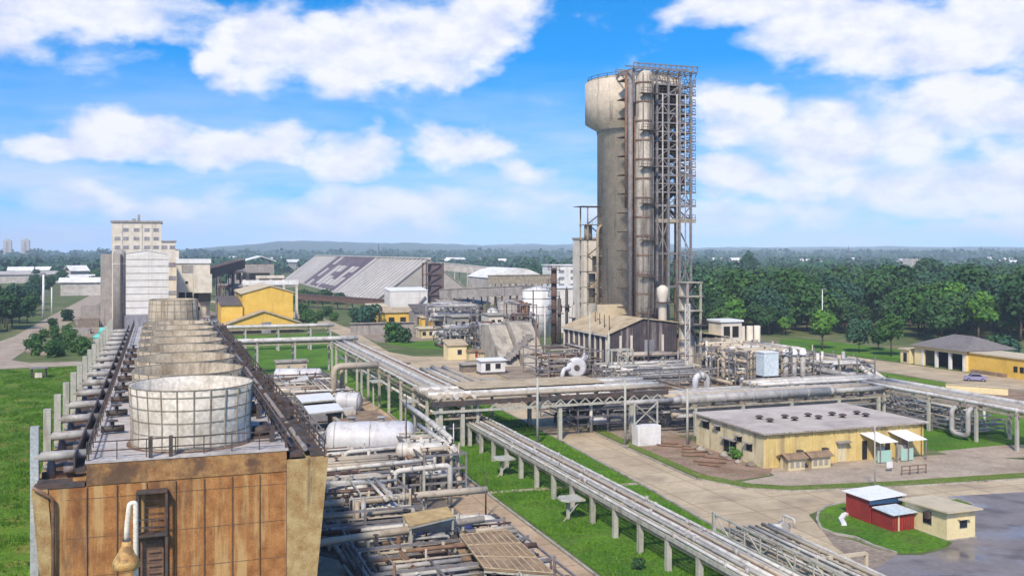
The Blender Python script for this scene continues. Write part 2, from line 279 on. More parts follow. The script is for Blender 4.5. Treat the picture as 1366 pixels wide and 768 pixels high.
def leaf_mat(name, c1, c2):
    m = bpy.data.materials.new(name); m.use_nodes = True; MATS[name] = m
    nt = m.node_tree; L = nt.links.new; b = nt.nodes['Principled BSDF']; b.inputs['Roughness'].default_value = .75; b.inputs['Specular IOR Level'].default_value = .1
    tc = nd(nt, 'ShaderNodeTexCoord'); n = nd(nt, 'ShaderNodeTexNoise'); n.inputs['Scale'].default_value = .55; n.inputs['Detail'].default_value = 5; L(tc.outputs['Object'], n.inputs['Vector'])
    oi = nd(nt, 'ShaderNodeObjectInfo')
    ad = nd(nt, 'ShaderNodeMath', operation='MULTIPLY_ADD'); L(oi.outputs['Random'], ad.inputs[0]); ad.inputs[1].default_value = .22; L(n.outputs[0], ad.inputs[2])
    r = nd(nt, 'ShaderNodeValToRGB'); L(ad.outputs[0], r.inputs[0]); r.color_ramp.elements[0].position = .42; r.color_ramp.elements[0].color = (*c1, 1); r.color_ramp.elements[1].position = .82; r.color_ramp.elements[1].color = (*c2, 1)
    L(r.outputs[0], b.inputs['Base Color'])
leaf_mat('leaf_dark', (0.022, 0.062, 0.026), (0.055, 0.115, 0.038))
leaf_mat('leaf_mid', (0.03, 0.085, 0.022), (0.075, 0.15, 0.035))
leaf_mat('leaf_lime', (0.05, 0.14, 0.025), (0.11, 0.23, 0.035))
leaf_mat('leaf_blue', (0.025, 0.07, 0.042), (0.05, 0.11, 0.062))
leaf_mat('blade', (0.045, 0.13, 0.012), (0.12, 0.24, 0.022))

# ------------------------------------------------------------------ mesh building
ORG = {}
class MB:
    """collects shapes in plant coordinates (a, b, z) and links them as one mesh; t = the thing it belongs to"""
    def __init__(s, t=None): s.v, s.f, s.sm = [], [], []; s.t = t
    def add(s, vs, fs, smooth=False):
        o = len(s.v); s.v.extend([tuple(p) for p in vs]); s.f.extend([tuple(i+o for i in f) for f in fs]); s.sm.extend([smooth]*len(fs)); return s
    def box(s, a0, a1, b0, b1, z0, z1):
        return s.add([(a0, b0, z0), (a1, b0, z0), (a1, b1, z0), (a0, b1, z0), (a0, b0, z1), (a1, b0, z1), (a1, b1, z1), (a0, b1, z1)],
                     [(3, 2, 1, 0), (4, 5, 6, 7), (0, 1, 5, 4), (1, 2, 6, 5), (2, 3, 7, 6), (3, 0, 4, 7)])
    def bar(s, p, q, w, h=None):
        p, q = Vector(p), Vector(q); h = h or w; d = (q-p)
        if d.length < 1e-6: return s
        d.normalize(); up = Vector((0, 0, 1)) if abs(d.z) < .95 else Vector((1, 0, 0))
        x = d.cross(up).normalized()*(w/2); y = x.cross(d).normalized()*(h/2)
        vs = [p-x-y, p+x-y, p+x+y, p-x+y, q-x-y, q+x-y, q+x+y, q-x+y]
        return s.add(vs, [(3, 2, 1, 0), (4, 5, 6, 7), (0, 1, 5, 4), (1, 2, 6, 5), (2, 3, 7, 6), (3, 0, 4, 7)])
    def rev(s, p, q, prof, n=16, caps=True):
        """surface of revolution about the line p-q; prof = [(t along p-q in metres, radius)]"""
        p, q = Vector(p), Vector(q); d = (q-p).normalized(); up = Vector((0, 0, 1)) if abs(d.z) < .95 else Vector((1, 0, 0))
        x = d.cross(up).normalized(); y = d.cross(x)
        vs, fs = [], []
        for (t, r) in prof:
            for k in range(n):
                an = 2*math.pi*k/n; vs.append(p+d*t+(x*math.cos(an)+y*math.sin(an))*r)
        for i in range(len(prof)-1):
            for k in range(n):
                k2 = (k+1) % n; fs.append((i*n+k, (i+1)*n+k, (i+1)*n+k2, i*n+k2))
        s.add(vs, fs, True)
        if caps:
            o = len(s.v)-len(vs)
            s.f.append(tuple(o+k for k in range(n))); s.sm.append(False)
            s.f.append(tuple(o+(len(prof)-1)*n+k for k in reversed(range(n)))); s.sm.append(False)
        return s
    def cyl(s, p, q, r, r2=None, n=12):
        return s.rev(p, q, [(0, r), ((Vector(q)-Vector(p)).length, r if r2 is None else r2)], n)
    def tank(s, p, q, r, n=20):
        L = (Vector(q)-Vector(p)).length; e = r*.45
        pr = [(0+e*(1-math.cos(t)), r*math.sin(t)) for t in (.05, .35, .7, 1.1, 1.5708)]
        pr += [(L-x, y) for (x, y) in reversed(pr)]
        return s.rev(p, q, pr, n)
    def pipe(s, pts, r, n=8, bend=2.2):
        """round pipe along a polyline with rounded elbows"""
        P = [Vector(p) for p in pts]; path = [P[0]]
        for i in range(1, len(P)-1):
            d0, d1 = (P[i]-P[i-1]), (P[i+1]-P[i]); l = min(bend*r, d0.length*.48, d1.length*.48); d0n, d1n = d0.normalized(), d1.normalized()
            A, B = P[i]-d0n*l, P[i]+d1n*l
            for t in (0, .25, .5, .75, 1): path.append(A*(1-t)**2+P[i]*2*t*(1-t)+B*t*t)
        path.append(P[-1])
        up = Vector((0, 0, 1)); vs, fs = [], []; x = None
        for i, p in enumerate(path):
            d = (path[min(i+1, len(path)-1)]-path[max(i-1, 0)]).normalized()
            if x is None:
                u = up if abs(d.z) < .95 else Vector((1, 0, 0)); x = d.cross(u).normalized()
            else:
                x = (x-d*x.dot(d)); x = x.normalized() if x.length > 1e-5 else d.cross(Vector((1, 0, .1))).normalized()
            y = d.cross(x)
            for k in range(n):
                an = 2*math.pi*k/n; vs.append(p+(x*math.cos(an)+y*math.sin(an))*r)
        m = len(path)
        for i in range(m-1):
            for k in range(n): fs.append((i*n+k, i*n+(k+1) % n, (i+1)*n+(k+1) % n, (i+1)*n+k))
        s.add(vs, fs, True); o = len(s.v)-len(vs)
        s.f.append(tuple(o+k for k in reversed(range(n)))); s.sm.append(False); s.f.append(tuple(o+(m-1)*n+k for k in range(n))); s.sm.append(False)
        return s
    def extr(s, poly, b0, b1, axis='b'):
        """polygon of (a, z) pulled along b, or of (b, z) pulled along a"""
        n = len(poly)
        if axis == 'b': vs = [(x, b0, z) for x, z in poly]+[(x, b1, z) for x, z in poly]
        else: vs = [(b0, x, z) for x, z in poly]+[(b1, x, z) for x, z in poly]
        return s.add(vs, [tuple(range(n)), tuple(range(2*n-1, n-1, -1))]+[(i, i+n, (i+1) % n+n, (i+1) % n) for i in range(n)])
    def prism(s, poly, z0, z1):
        n = len(poly); vs = [(x, y, z0) for x, y in poly]+[(x, y, z1) for x, y in poly]
        return s.add(vs, [tuple(reversed(range(n))), tuple(range(n, 2*n))]+[(i, (i+1) % n, (i+1) % n+n, i+n) for i in range(n)])
    def sheet(s, poly, z): return s.add([(x, y, z) for x, y in poly], [tuple(range(len(poly)))])
    def slab(s, quad, th):
        """four corner points of a sloping sheet, with thickness downwards"""
        q = [Vector(p) for p in quad]; lo = [p-Vector((0, 0, th)) for p in q]
        return s.add(q+lo, [(0, 1, 2, 3), (7, 6, 5, 4), (0, 4, 5, 1), (1, 5, 6, 2), (2, 6, 7, 3), (3, 7, 4, 0)])
    def dome(s, c, r, h, n=16, m=5):
        c = Vector(c); return s.rev(c, c+Vector((0, 0, h)), [(h*math.sin(t*math.pi/2/m), max(r*math.cos(t*math.pi/2/m), .02)) for t in range(m+1)], n)
    def rail(s, pts, h=1.1, step=1.8, w=.06, rails=2):
        P = [Vector(p) for p in pts]
        for i in range(len(P)-1):
            d = P[i+1]-P[i]; k = max(1, round(d.length/step))
            for j in range(k+1):
                q = P[i]+d*(j/k); s.bar(q, q+Vector((0, 0, h)), w)
            for r in range(rails):
                z = Vector((0, 0, h*(r+1)/rails)); s.bar(P[i]+z, P[i+1]+z, w)
        return s
    def mesh(s, name, m):
        o = ORG.get(s.t.name, (0, 0, 0)) if s.t is not None else (0, 0, 0)
        me = bpy.data.meshes.new(name); me.from_pydata([(x-o[0], y-o[1], z-o[2]) for x, y, z in s.v], [], s.f)
        me.polygons.foreach_set('use_smooth', s.sm)
        if m: me.materials.append(MATS[m] if isinstance(m, str) else m)
        me.update(); return me

def tag(o, label=None, cat=None, group=None, kind=None):
    if label: o['label'] = label
    if cat: o['category'] = cat
    if group: o['group'] = group
    if kind: o['kind'] = kind
    return o
def thing(name, label, cat, a, b, z=0.0, group=None):
    """an Empty at the thing's base, turned with the plant's grid; its parts are built in plant coordinates"""
    o = bpy.data.objects.new(name, None); C.objects.link(o); o.empty_display_size = .5
    o.location = wld(a, b, z); o.rotation_euler = (0, 0, TH); ORG[o.name] = (a, b, z)
    return tag(o, label, cat, group)
def part(name, mb, m, parent, label=None):
    """a mesh part of a thing (parent = the thing, or a part for a sub-part)"""
    o = bpy.data.objects.new(name, mb.mesh(name, m)); C.objects.link(o); o.parent = parent
    if label: o['label'] = label
    ORG[o.name] = ORG[parent.name]
    return o
def solo(name, label, cat, a, b, mb, m, z=0.0, group=None):
    """a thing that is one mesh"""
    o = thing(name, label, cat, a, b, z, group); mb.t = o
    me = mb.mesh(name, m); nm = o.name; bpy.data.objects.remove(o); ob = bpy.data.objects.new(name, me); C.objects.link(ob)
    ob.location = wld(a, b, z); ob.rotation_euler = (0, 0, TH); ORG[ob.name] = (a, b, z)
    return tag(ob, label, cat, group)
def struct(name, mb, m):
    o = bpy.data.objects.new(name, mb.mesh(name, m)); C.objects.link(o); o.rotation_euler = (0, 0, TH); return tag(o, kind='structure')
def dup(root, a, b, z=None, label=None, rot=0.0, scale=None, group=None):
    r = root.copy(); C.objects.link(r); r.location = wld(a, b, root.location.z if z is None else z); r.rotation_euler = (0, 0, TH+rot)
    if scale: r.scale = scale if not isinstance(scale, (int, float)) else (scale,)*3
    if label: r['label'] = label
    if group: r['group'] = group
    for ch in list(root.children):
        c = ch.copy(); C.objects.link(c); c.parent = r
        for g in list(ch.children):
            d = g.copy(); C.objects.link(d); d.parent = c
    return r
# ------------------------------------------------------------------ ground, roads, lawns
def pxpoly(pts): return [U(x, y) for x, y in pts]
def gsheet(name, poly, z, m): return struct(name, MB().sheet(poly, z), m)
def gslab(name, poly, z, m): return struct(name, MB().prism(poly, -.1, z), m)
def wab(X, Y): return ab(X, Y)
gsheet('ground', [wab(-6500, -600), wab(6500, -600), wab(6500, 8800), wab(-6500, 8800)], 0, 'g_land')
gsheet('works_yard', [(7, 30), (27, 30), (29, 120), (33, 190), (33, 205), (5, 205)], .010, 'g_works')
gslab('lawn', [(31.8, 40), (47.2, 40), (46.6, 70), (48.2, 92), (49.6, 120), (50.6, 150), (48, 195), (40, 200), (33, 200), (33, 150)], .06, 'g_lawn')
gsheet('lawn', [(5, 206), (47, 206), (48, 300), (12, 300)], .012, 'g_lawn')
gsheet('meadow', pxpoly([(-500, 1000), (-300, 500), (0, 493), (130, 487), (205, 481), (160, 768), (120, 1000)]), .010, 'g_lawn_lime')
gsheet('track', pxpoly([(-300, 499), (0, 492), (130, 486), (205, 480), (205, 477), (130, 481), (40, 484), (15, 480), (60, 450), (110, 420), (160, 384), (150, 380), (128, 390), (70, 420), (20, 448), (0, 455), (-300, 500)]), .014, 'g_paving')
gsheet('yard', pxpoly([(110, 450), (95, 420), (150, 392), (210, 392), (330, 430), (300, 446), (180, 452)]), .013, 'g_dirt')
gslab('path', [(26.2, 30), (31.2, 30), (31.6, 100), (33, 150), (32.6, 192), (30, 192), (30.4, 150), (27, 100)], .05, 'g_path')
gslab('footpath', [(27.2, 97.4), (40, 96.6), (48.2, 95.4), (48.2, 94.5), (40, 95.6), (27.2, 96.4)], .07, 'g_paving')
road_poly = [(46.8, 30), (46.8, 70), (48.4, 92), (49.8, 120), (50.8, 150), (48.2, 195), (47.5, 240), (50.7, 298), (48.8, 370), (20, 520), (28, 520), (57.3, 390), (57.6, 311), (53.5, 240), (57, 228), (65, 225.6), (95, 222), (95, 217), (65, 214), (64, 176), (57.3, 142), (55.8, 114), (55.3, 94.8), (58, 89), (62, 86.4), (74, 84.2), (89, 82.6), (170, 74), (170, 62), (81.5, 75.4), (68.3, 80), (62.6, 80.8), (58, 78.4), (55.6, 73), (53.9, 69.5), (51.8, 62), (50, 30)]
gsheet('road', road_poly, .018, 'g_road')
gsheet('gravel_yard', [(57.8, 143), (64.4, 176), (65.4, 213), (95, 216), (150, 216), (160, 128), (104, 118), (56.8, 118)], .010, 'g_dirt')
gsheet('red_earth', [(57.6, 92.6), (56.9, 112), (59, 118), (66, 119), (66.4, 96.5), (64, 93.6)], .016, 'g_redearth')
gslab('verge', [(55.9, 94.6), (56.5, 114), (58, 141), (60, 141), (57.7, 114), (57.1, 96.4), (60, 90.6), (63, 88.6), (75, 86.6), (90, 85.2), (120, 81), (120, 79.4), (90, 83.2), (74, 84.9), (62.2, 87.0), (58.4, 89.6)], .07, 'g_verge')
gsheet('verge', [(30.4, 193), (33, 206), (60, 206), (58, 199), (48, 197)], .011, 'g_verge')
gsheet('yard', pxpoly([(455, 436), (720, 436), (720, 468), (560, 463), (500, 455)]), .012, 'g_dirt')
gsheet('verge', pxpoly([(512, 458), (560, 465), (700, 466), (700, 456), (620, 453), (545, 455)]), .021, 'g_lawn')
gsheet('yard', pxpoly([(1075, 690), (1115, 712), (1165, 730), (1200, 740), (1190, 800), (1080, 800)]), .009, 'g_dirt')
gsheet('paving', [(57.9, 91.8), (60.4, 90.8), (63.2, 88.8), (75, 86.8), (90, 85.4), (125, 80.6), (125, 84.4), (98, 90), (92, 96), (66, 98), (64.5, 93.4)], .014, 'g_paving')
gsheet('lawn', [(91.5, 97), (100, 91), (140, 86), (140, 118), (93, 116)], .012, 'g_lawn')
gsheet('paving', pxpoly([(1250, 602), (1330, 594), (1500, 590), (1500, 606), (1290, 612)]), .020, 'g_paving')
gsheet('meadow', pxpoly([(1105, 488), (1190, 498), (1300, 516), (1260, 523), (1180, 509), (1100, 507)]), .016, 'g_lawn_lime')
gsheet('road', pxpoly([(1040, 462), (1090, 470), (1200, 484), (1290, 497), (1366, 503), (1700, 530), (1700, 566), (1366, 520), (1290, 513), (1190, 497), (1090, 481), (1030, 473)]), .020, 'g_road')
gsheet('red_earth', pxpoly([(1300, 516), (1366, 522), (1700, 566), (1700, 580), (1366, 533), (1240, 524)]), .013, 'g_redearth')
gsheet('lawn', pxpoly([(1040, 452), (1080, 452), (1215, 468), (1215, 484), (1090, 469), (1040, 461)]), .012, 'g_lawn')
gslab('traffic_island', pxpoly([(1091, 694), (1093, 684), (1104, 677), (1125, 672), (1180, 669.5), (1245, 667), (1275, 667), (1292, 672), (1294, 690), (1262, 728), (1230, 736), (1196, 737), (1165, 727), (1140, 716), (1112, 711), (1096, 704)]), .10, 'g_lawn')
gsheet('asphalt', pxpoly([(1262, 662), (1366, 656), (1800, 640), (2200, 900), (1366, 1000), (1180, 900), (1150, 770), (1196, 740), (1230, 740), (1264, 731), (1298, 692), (1296, 672), (1276, 666)]), .022, 'g_asphalt')
gslab('slab_floor', [(9.2, 40), (13.5, 40), (13.5, 79), (12, 81), (9.2, 81)], .25, 'g_paving')
def kerb(pts):
    m = MB()
    for p, q in zip(pts, pts[1:]): m.bar((*p, .03), (*q, .03), .22, .26)
    struct('kerb', m, 'concrete')
kerb([(46.8, 30), (46.8, 70), (48.4, 92), (49.8, 120), (50.8, 150)])
kerb([(57.3, 142), (55.8, 114), (55.3, 94.8), (58, 89), (62, 86.4), (74, 84.2), (89, 82.6), (170, 74)])
kerb(pxpoly([(1296, 672), (1275, 666), (1245, 666), (1180, 668.5), (1125, 671), (1103, 676), (1092, 684), (1090, 694), (1095, 705), (1112, 712), (1140, 717), (1165, 728), (1196, 738)]))
kerb([(31.4, 30), (31.8, 100), (33.2, 150)])

def hills():
    m = MB(); nx, ny = 240, 14; X0, X1 = -5200, 5200; vs = []
    for j in range(ny+1):
        for i in range(nx+1):
            X = X0+(X1-X0)*i/nx; Y = 3600+j*300; t = j/ny
            n = mnoise.noise((X*.0009, Y*.0007, 3.3))+.5*mnoise.noise((X*.003, Y*.002, 9.1))+.22*mnoise.noise((X*.011, Y*.006, 2.2))
            px = X/Y*FPX+CX
            env = min(1, max(0.0, (px-180)/180)) if px < 360 else 1
            env *= .66 if px > 900 else 1.0
            z = max(-2, (56*env+14)*min(1, t*2.6)*(.84+.5*n)*(1+.12*t))
            if j == 0: z = -2
            vs.append((*ab(X, Y), z))
    m.add(vs, [(j*(nx+1)+i, j*(nx+1)+i+1, (j+1)*(nx+1)+i+1, (j+1)*(nx+1)+i) for j in range(ny) for i in range(nx)], True)
    struct('hills', m, 'g_hill')
hills()

# ------------------------------------------------------------------ trees and other growth
def crown_mb(m, seed, h, w, n, leaf, squash=.75, base=.28, lumps=9):
    """leaf clumps scattered over a bunch of uneven boughs"""
    r = random.Random(seed); bl = []
    for i in range(lumps):
        an = r.uniform(0, 6.28); rr = r.uniform(.15, .62)*w/2; zz = h*(base+.1+(1-base-.16)*r.random()**.8)
        rr *= max(.25, 1-abs((zz/h-.58))*1.2)
        bl.append((math.cos(an)*rr, math.sin(an)*rr, zz, w*r.uniform(.17, .30)))
    bl.append((0, 0, h*.62, w*.33)); tot = sum(b[3]**2 for b in bl)
    vs, fs = [], []
    for (x, y, z, R_) in bl:
        for k in range(int(n*R_*R_/tot)):
            d = Vector((r.gauss(0, 1), r.gauss(0, 1), r.gauss(.25, 1))).normalized()
            rad = R_*(r.random()**.28)*r.uniform(.8, 1.12); p = Vector((x, y, z))+Vector((d.x*rad, d.y*rad, d.z*rad*squash))
            nn = (d+Vector((r.gauss(0, .55), r.gauss(0, .55), r.gauss(.2, .5)))).normalized()
            t = nn.cross(Vector((r.gauss(0, 1), r.gauss(0, 1), r.gauss(0, 1)))).normalized(); u = nn.cross(t)
            l = leaf*r.uniform(.6, 1.35); o = len(vs)
            vs += [p-t*l-u*l*.3, p-t*l*.1-u*l*.8, p+t*l*.9+u*l*.1, p+u*l*.75]; fs.append((o, o+1, o+2, o+3))
    return m.add(vs, fs)
def trunk_mb(m, seed, h, w, r0):
    r = random.Random(seed+99); top = h*.62
    m.pipe([(0, 0, -.1), (r.uniform(-.2, .2), r.uniform(-.2, .2), top*.45)], r0, 7)
    m.rev((0, 0, 0), (r.uniform(-.3, .3), r.uniform(-.3, .3), top), [(0, r0*1.15), (top*.5, r0*.8), (top, r0*.35)], 7)
    for k in range(5):
        an = k*1.26+r.uniform(-.3, .3); z = top*r.uniform(.45, .8)
        m.rev((0, 0, z), (math.cos(an)*w*.3, math.sin(an)*w*.3, z+h*.2), [(0, r0*.45), (w*.2, r0*.3), (w*.34, r0*.12)], 5)
    return m
def at0(o, X, Y, z=0): o.location = (X, Y, z)
def make_tree(label, cat, seed, h, w, n, leaf, m, group=None, name='tree', lumps=9, squash=.75, base=.28, r0=.22):
    t = thing(name, label, cat, 0, 0, 0, group)
    part('trunk', trunk_mb(MB(t), seed, h, w, r0), 'bark', t)
    part('crown', crown_mb(MB(t), seed, h, w, n, leaf, squash, base, lumps), m, t)
    return t
WOODL = 'dark green tree in the dense wood at right behind the garage'
protos = [make_tree(WOODL, 'tree', 11+i, h, w, 2100, .52, mm, 'trees of the wood at right', lumps=l) for i, (h, w, mm, l) in enumerate(
    ((12, 12, 'leaf_dark', 10), (14, 11, 'leaf_dark', 11), (11, 13, 'leaf_mid', 10), (13, 13, 'leaf_blue', 12), (10, 9, 'leaf_lime', 8)))]
rt = random.Random(21); used = [0]*5
def place_proto(i, X, Y, s, label, group):
    if used[i] == 0 and label == WOODL:
        used[i] = 1; o = protos[i]; o.location = (X, Y, 0); o.scale = (s, s, s*rt.uniform(.9, 1.1)); return o
    return dup(protos[i], *ab(X, Y), z=0, label=label, rot=rt.uniform(0, 6.28), scale=(s, s, s*rt.uniform(.9, 1.1)), group=group)
def wood_front(px):                                        # distance of the wood's near edge
    return 285 if px < 1090 else (285+(px-1090)*.18 if px < 1220 else 268)
Y = 262.0; woodpts = []
while Y < 760:
    X = 60.0
    while X < 620:
        x = X+rt.uniform(-3, 3); y = Y+rt.uniform(-3, 3); px = CX+x/y*FPX
        if 915 < px < 1500 and y > wood_front(px) and not (px < 960 and y < 300):
            woodpts.append((x, y))
        X += 8.2
    Y += 7.6 if Y < 420 else 9
woodpts.sort(key=lambda p: p[1])
near = [p for p in woodpts if (p[0]/p[1]*FPX+CX) < 1385][:250]
for (x, y) in near: place_proto(rt.choice((0, 0, 0, 1, 1, 2, 3, 3, 4) if rt.random() < .8 else (2, 4)), x+rt.uniform(-2, 2), y+rt.uniform(-2, 2), rt.choice((.55, .7, .85, 1.0, 1.1, 1.25, 1.45)), WOODL, 'trees of the wood at right')
def forest(name, label, cat, pts, h0, h1, w0, w1, n, leaf, m):
    mb = MB()
    for k, (x, y) in enumerate(pts):
        q = MB(); crown_mb(q, k, rt.uniform(h0, h1), rt.uniform(w0, w1), n, leaf, base=.05, lumps=6)
        a, b = ab(x, y); mb.add([(p[0]+a, p[1]+b, p[2]) for p in q.v], q.f)
    o = bpy.data.objects.new(name, mb.mesh(name, m)); C.objects.link(o); o.rotation_euler = (0, 0, TH)
    tag(o, label, cat, kind='stuff'); return o
ns = set(near); forest('woodland', 'mass of dark tree crowns of the wood reaching back towards the hills at right', 'woodland', [p for p in woodpts if p not in ns], 10, 15, 10, 15, 420, 1.0, 'leaf_dark')
far1, far2 = [], []
while len(far1) < 1500:
    y = rt.uniform(640, 2600); x = rt.uniform(-.62, .62)*y; px = CX+x/y*FPX
    if px < 140 and y < 800: continue
    if 380 < px < 690 and y < 1150: continue
    if mnoise.noise((x*.004, y*.003, 1.0)) < -.25: continue
    far1.append((x, y))
while len(far2) < 900:
    y = rt.uniform(2400, 3900); far2.append((rt.uniform(-.62, .62)*y, y))
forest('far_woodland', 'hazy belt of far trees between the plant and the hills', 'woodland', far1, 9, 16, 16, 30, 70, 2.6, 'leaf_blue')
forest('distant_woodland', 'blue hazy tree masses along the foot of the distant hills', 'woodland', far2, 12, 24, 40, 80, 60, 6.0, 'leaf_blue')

# single trees that stand out
def lone(i, px, py, s, label, mm=None, kind='tree', sz=None):
    x, y = G(px, py); o = dup(protos[i], *ab(x, y), z=0, label=label, rot=rt.uniform(0, 6), scale=sz or (s, s, s), group=None)
    if 'group' in o: del o['group']
    if mm:
        for c in o.children:
            if c.name.startswith('crown'):
                c.data = c.data.copy(); c.data.materials.clear(); c.data.materials.append(MATS[mm])
    return o
lone(4, 1097, 466, .95, 'bright green young tree before the dark wood beside a thin pole', 'leaf_lime')
lone(0, 1146, 470, .66, 'dark round tree on the verge, second from the garage', 'leaf_blue')
lone(1, 1189, 475, .78, 'dark round tree on the verge nearest to the garage', 'leaf_mid')
lone(0, 1172, 467, .5, 'small dark bush like tree between the two round trees', 'leaf_dark')
lone(2, 1240, 398, 1.7, 'very broad crowned dark tree rising over the wood below the far white block', 'leaf_dark')
o = lone(3, 1000, 388, 1.45, 'tall lone tree standing up above the far edge of the wood', 'leaf_blue', sz=(1.15, 1.15, 1.75))
LTL = 'dark tree in the clump left of the track at the far left'
for k in range(34):
    px = rt.uniform(-60, 58); py = rt.uniform(404, 446)-max(0, px)*.36
    x, y = G(px, max(395, py)); o = dup(protos[rt.choice((0, 1, 3))], *ab(x, y), z=0, label=LTL, rot=rt.uniform(0, 6), scale=rt.uniform(.6, .95), group='trees at the far left')
for k in range(26):
    px = rt.uniform(40, 135); py = rt.uniform(370, 392)
    x, y = G(px, py); dup(protos[rt.choice((0, 2, 3))], *ab(x, y), z=0, label='small tree along the far track leading past the pale tower block', rot=rt.uniform(0, 6), scale=rt.uniform(.5, .9), group='trees along the far track')

bush0 = thing('bush', 'low leafy bush in the overgrown garden left of the cooling tower', 'bush', 0, 0, 0, 'bushes in the garden at left')
part('foliage', crown_mb(MB(bush0), 5, 2.4, 4.2, 900, .24, base=-.1, lumps=7), 'leaf_mid', bush0)
bs = [(40, 466), (52, 462), (66, 468), (76, 458), (84, 466), (60, 450), (72, 447), (92, 456), (98, 470), (108, 463), (88, 444), (112, 474), (50, 474), (70, 476), (126, 472), (82, 475), (96, 450)]
for i, (px, py) in enumerate(bs):
    x, y = G(px, py); s = rt.uniform(.7, 1.5)
    if i == 0: bush0.location = (x, y, 0); continue
    o = dup(bush0, *ab(x, y), z=0, rot=rt.uniform(0, 6), scale=s)
def bush(px, py, s, label, mm='leaf_mid', sz=None):
    x, y = G(px, py); o = dup(bush0, *ab(x, y), z=0, label=label, rot=rt.uniform(0, 6), scale=sz or s)
    del o['group']
    if mm != 'leaf_mid':
        c = o.children[0]; c.data = c.data.copy(); c.data.materials.clear(); c.data.materials.append(MATS[mm])
    return o
bush(90, 428, 1.6, 'dark round bush on the bank beside the track', 'leaf_dark'); bush(71, 436, 1.1, 'small dark round bush left of the dark round bush on the bank', 'leaf_dark')
bush(525, 456, 2.0, 'green bush at the bend of the lane before the yellow sheds', 'leaf_mid'); bush(540, 457, 1.5, 'smaller bush right of the green bush at the lane bend', 'leaf_dark')
bush(490, 434, 2.6, 'blue green bush clump left of the low yellow building', 'leaf_blue'); bush(478, 431, 2.0, 'dark bush by the cream gable end of the low yellow building', 'leaf_blue')
for i, (px, py, s) in enumerate(((408, 430, 1.7), (425, 428, 1.4), (438, 422, 1.5), (405, 420, 1.7), (445, 428, 1.1), (416, 437, 1.4))):
    bush(px, py, s, 'tall shrub on the rough ground right of the large yellow building', rt.choice(('leaf_mid', 'leaf_dark')))['group'] = 'shrubs beside the large yellow building'
for i, (px, py, s) in enumerate(((400, 404, 2.4), (418, 405, 2.2), (432, 405, 2.6), (452, 406, 2.1))):
    bush(px, py, s, 'dark shrub clump at the foot of the great ribbed storage roof', 'leaf_dark')['group'] = 'shrubs below the storage roof'
bush(626, 462, 1.5, 'green bush before the slate wall beside the yellow hut'); bush(645, 461, 1.7, 'green bush before the slate wall, middle of three'); bush(664, 462, 1.4, 'green bush before the slate wall beside the sloping concrete block')
bush(990, 612, .55, 'small green bush at the corner of the flat roofed yellow building', 'leaf_lime', (1.3, .9, .55)); bush(548, 764, .42, 'bright green plant growing among the pipes by the white elbow', 'leaf_lime')
bush(850, 760, .35, 'dark weedy bush on the lawn under the pipe rack', 'leaf_dark')
bush(1328, 470, 1.7, 'dark shrub overhanging the long yellow wall', 'leaf_dark', (3.0, 1.8, 1.7)); bush(1345, 476, 1.5, 'blue green shrub behind the long yellow wall at the frame edge', 'leaf_blue', (2.6, 1.8, 1.6)); bush(1262, 470, 1.5, 'dark creeper shrub on the garage roof edge', 'leaf_dark', (2.6, 1.5, 1.3))
bush(1302, 490, .7, 'small palm like shrub against the yellow wall by the garage', 'leaf_mid'); bush(1323, 492, .6, 'second small shrub from the garage against the yellow wall', 'leaf_dark')
bush(1226, 480, .7, 'small bush at the left gable of the garage', 'leaf_dark')

# lawn blades
def tufts(name, label, poly_ab, n, m, hmax, seed):
    r = random.Random(seed); a0 = min(p[0] for p in poly_ab); a1 = max(p[0] for p in poly_ab); b0 = min(p[1] for p in poly_ab); b1 = max(p[1] for p in poly_ab)
    mb = MB(); vs, fs = [], []
    def inside(x, y):
        c = False
        for (x1, y1), (x2, y2) in zip(poly_ab, poly_ab[1:]+poly_ab[:1]):
            if (y1 > y) != (y2 > y) and x < (x2-x1)*(y-y1)/(y2-y1)+x1: c = not c
        return c
    k = 0
    while k < n:
        x, y = r.uniform(a0, a1), r.uniform(b0, b1)
        if not inside(x, y): continue
        k += 1
        dens = mnoise.noise((x*.25, y*.25, 4))
        if dens < r.uniform(-.5, .3): continue
        for q in range(4):
            an = r.uniform(0, 6.28); w = r.uniform(.02, .06); h = hmax*r.uniform(.4, 1)*(1+dens); l = r.uniform(.02, .14); ox, oy = r.uniform(-.15, .15), r.uniform(-.15, .15); o = len(vs)
            ca, sa = math.cos(an), math.sin(an)
            vs += [(x+ox-sa*w, y+oy+ca*w, .02), (x+ox+sa*w, y+oy-ca*w, .02), (x+ox+ca*l, y+oy+sa*l, .05+h)]; fs.append((o, o+1, o+2))
    mb.add(vs, fs)
    o = bpy.data.objects.new(name, mb.mesh(name, m)); C.objects.link(o); o.rotation_euler = (0, 0, TH); tag(o, label, 'grass', kind='stuff')
tufts('grass', 'bright green grass growing on the long lawn under the low pipe rack', [(32.2, 58), (46.4, 58), (46.4, 70), (48, 92), (49.4, 120), (50.2, 150), (33.6, 150), (32, 100)], 26000, 'blade', .26, 1)
tufts('meadow_grass', 'lime green grass on the open field left of the cooling tower', pxpoly([(-30, 768), (-30, 495), (120, 489), (90, 768)]), 22000, 'blade', .3, 2)
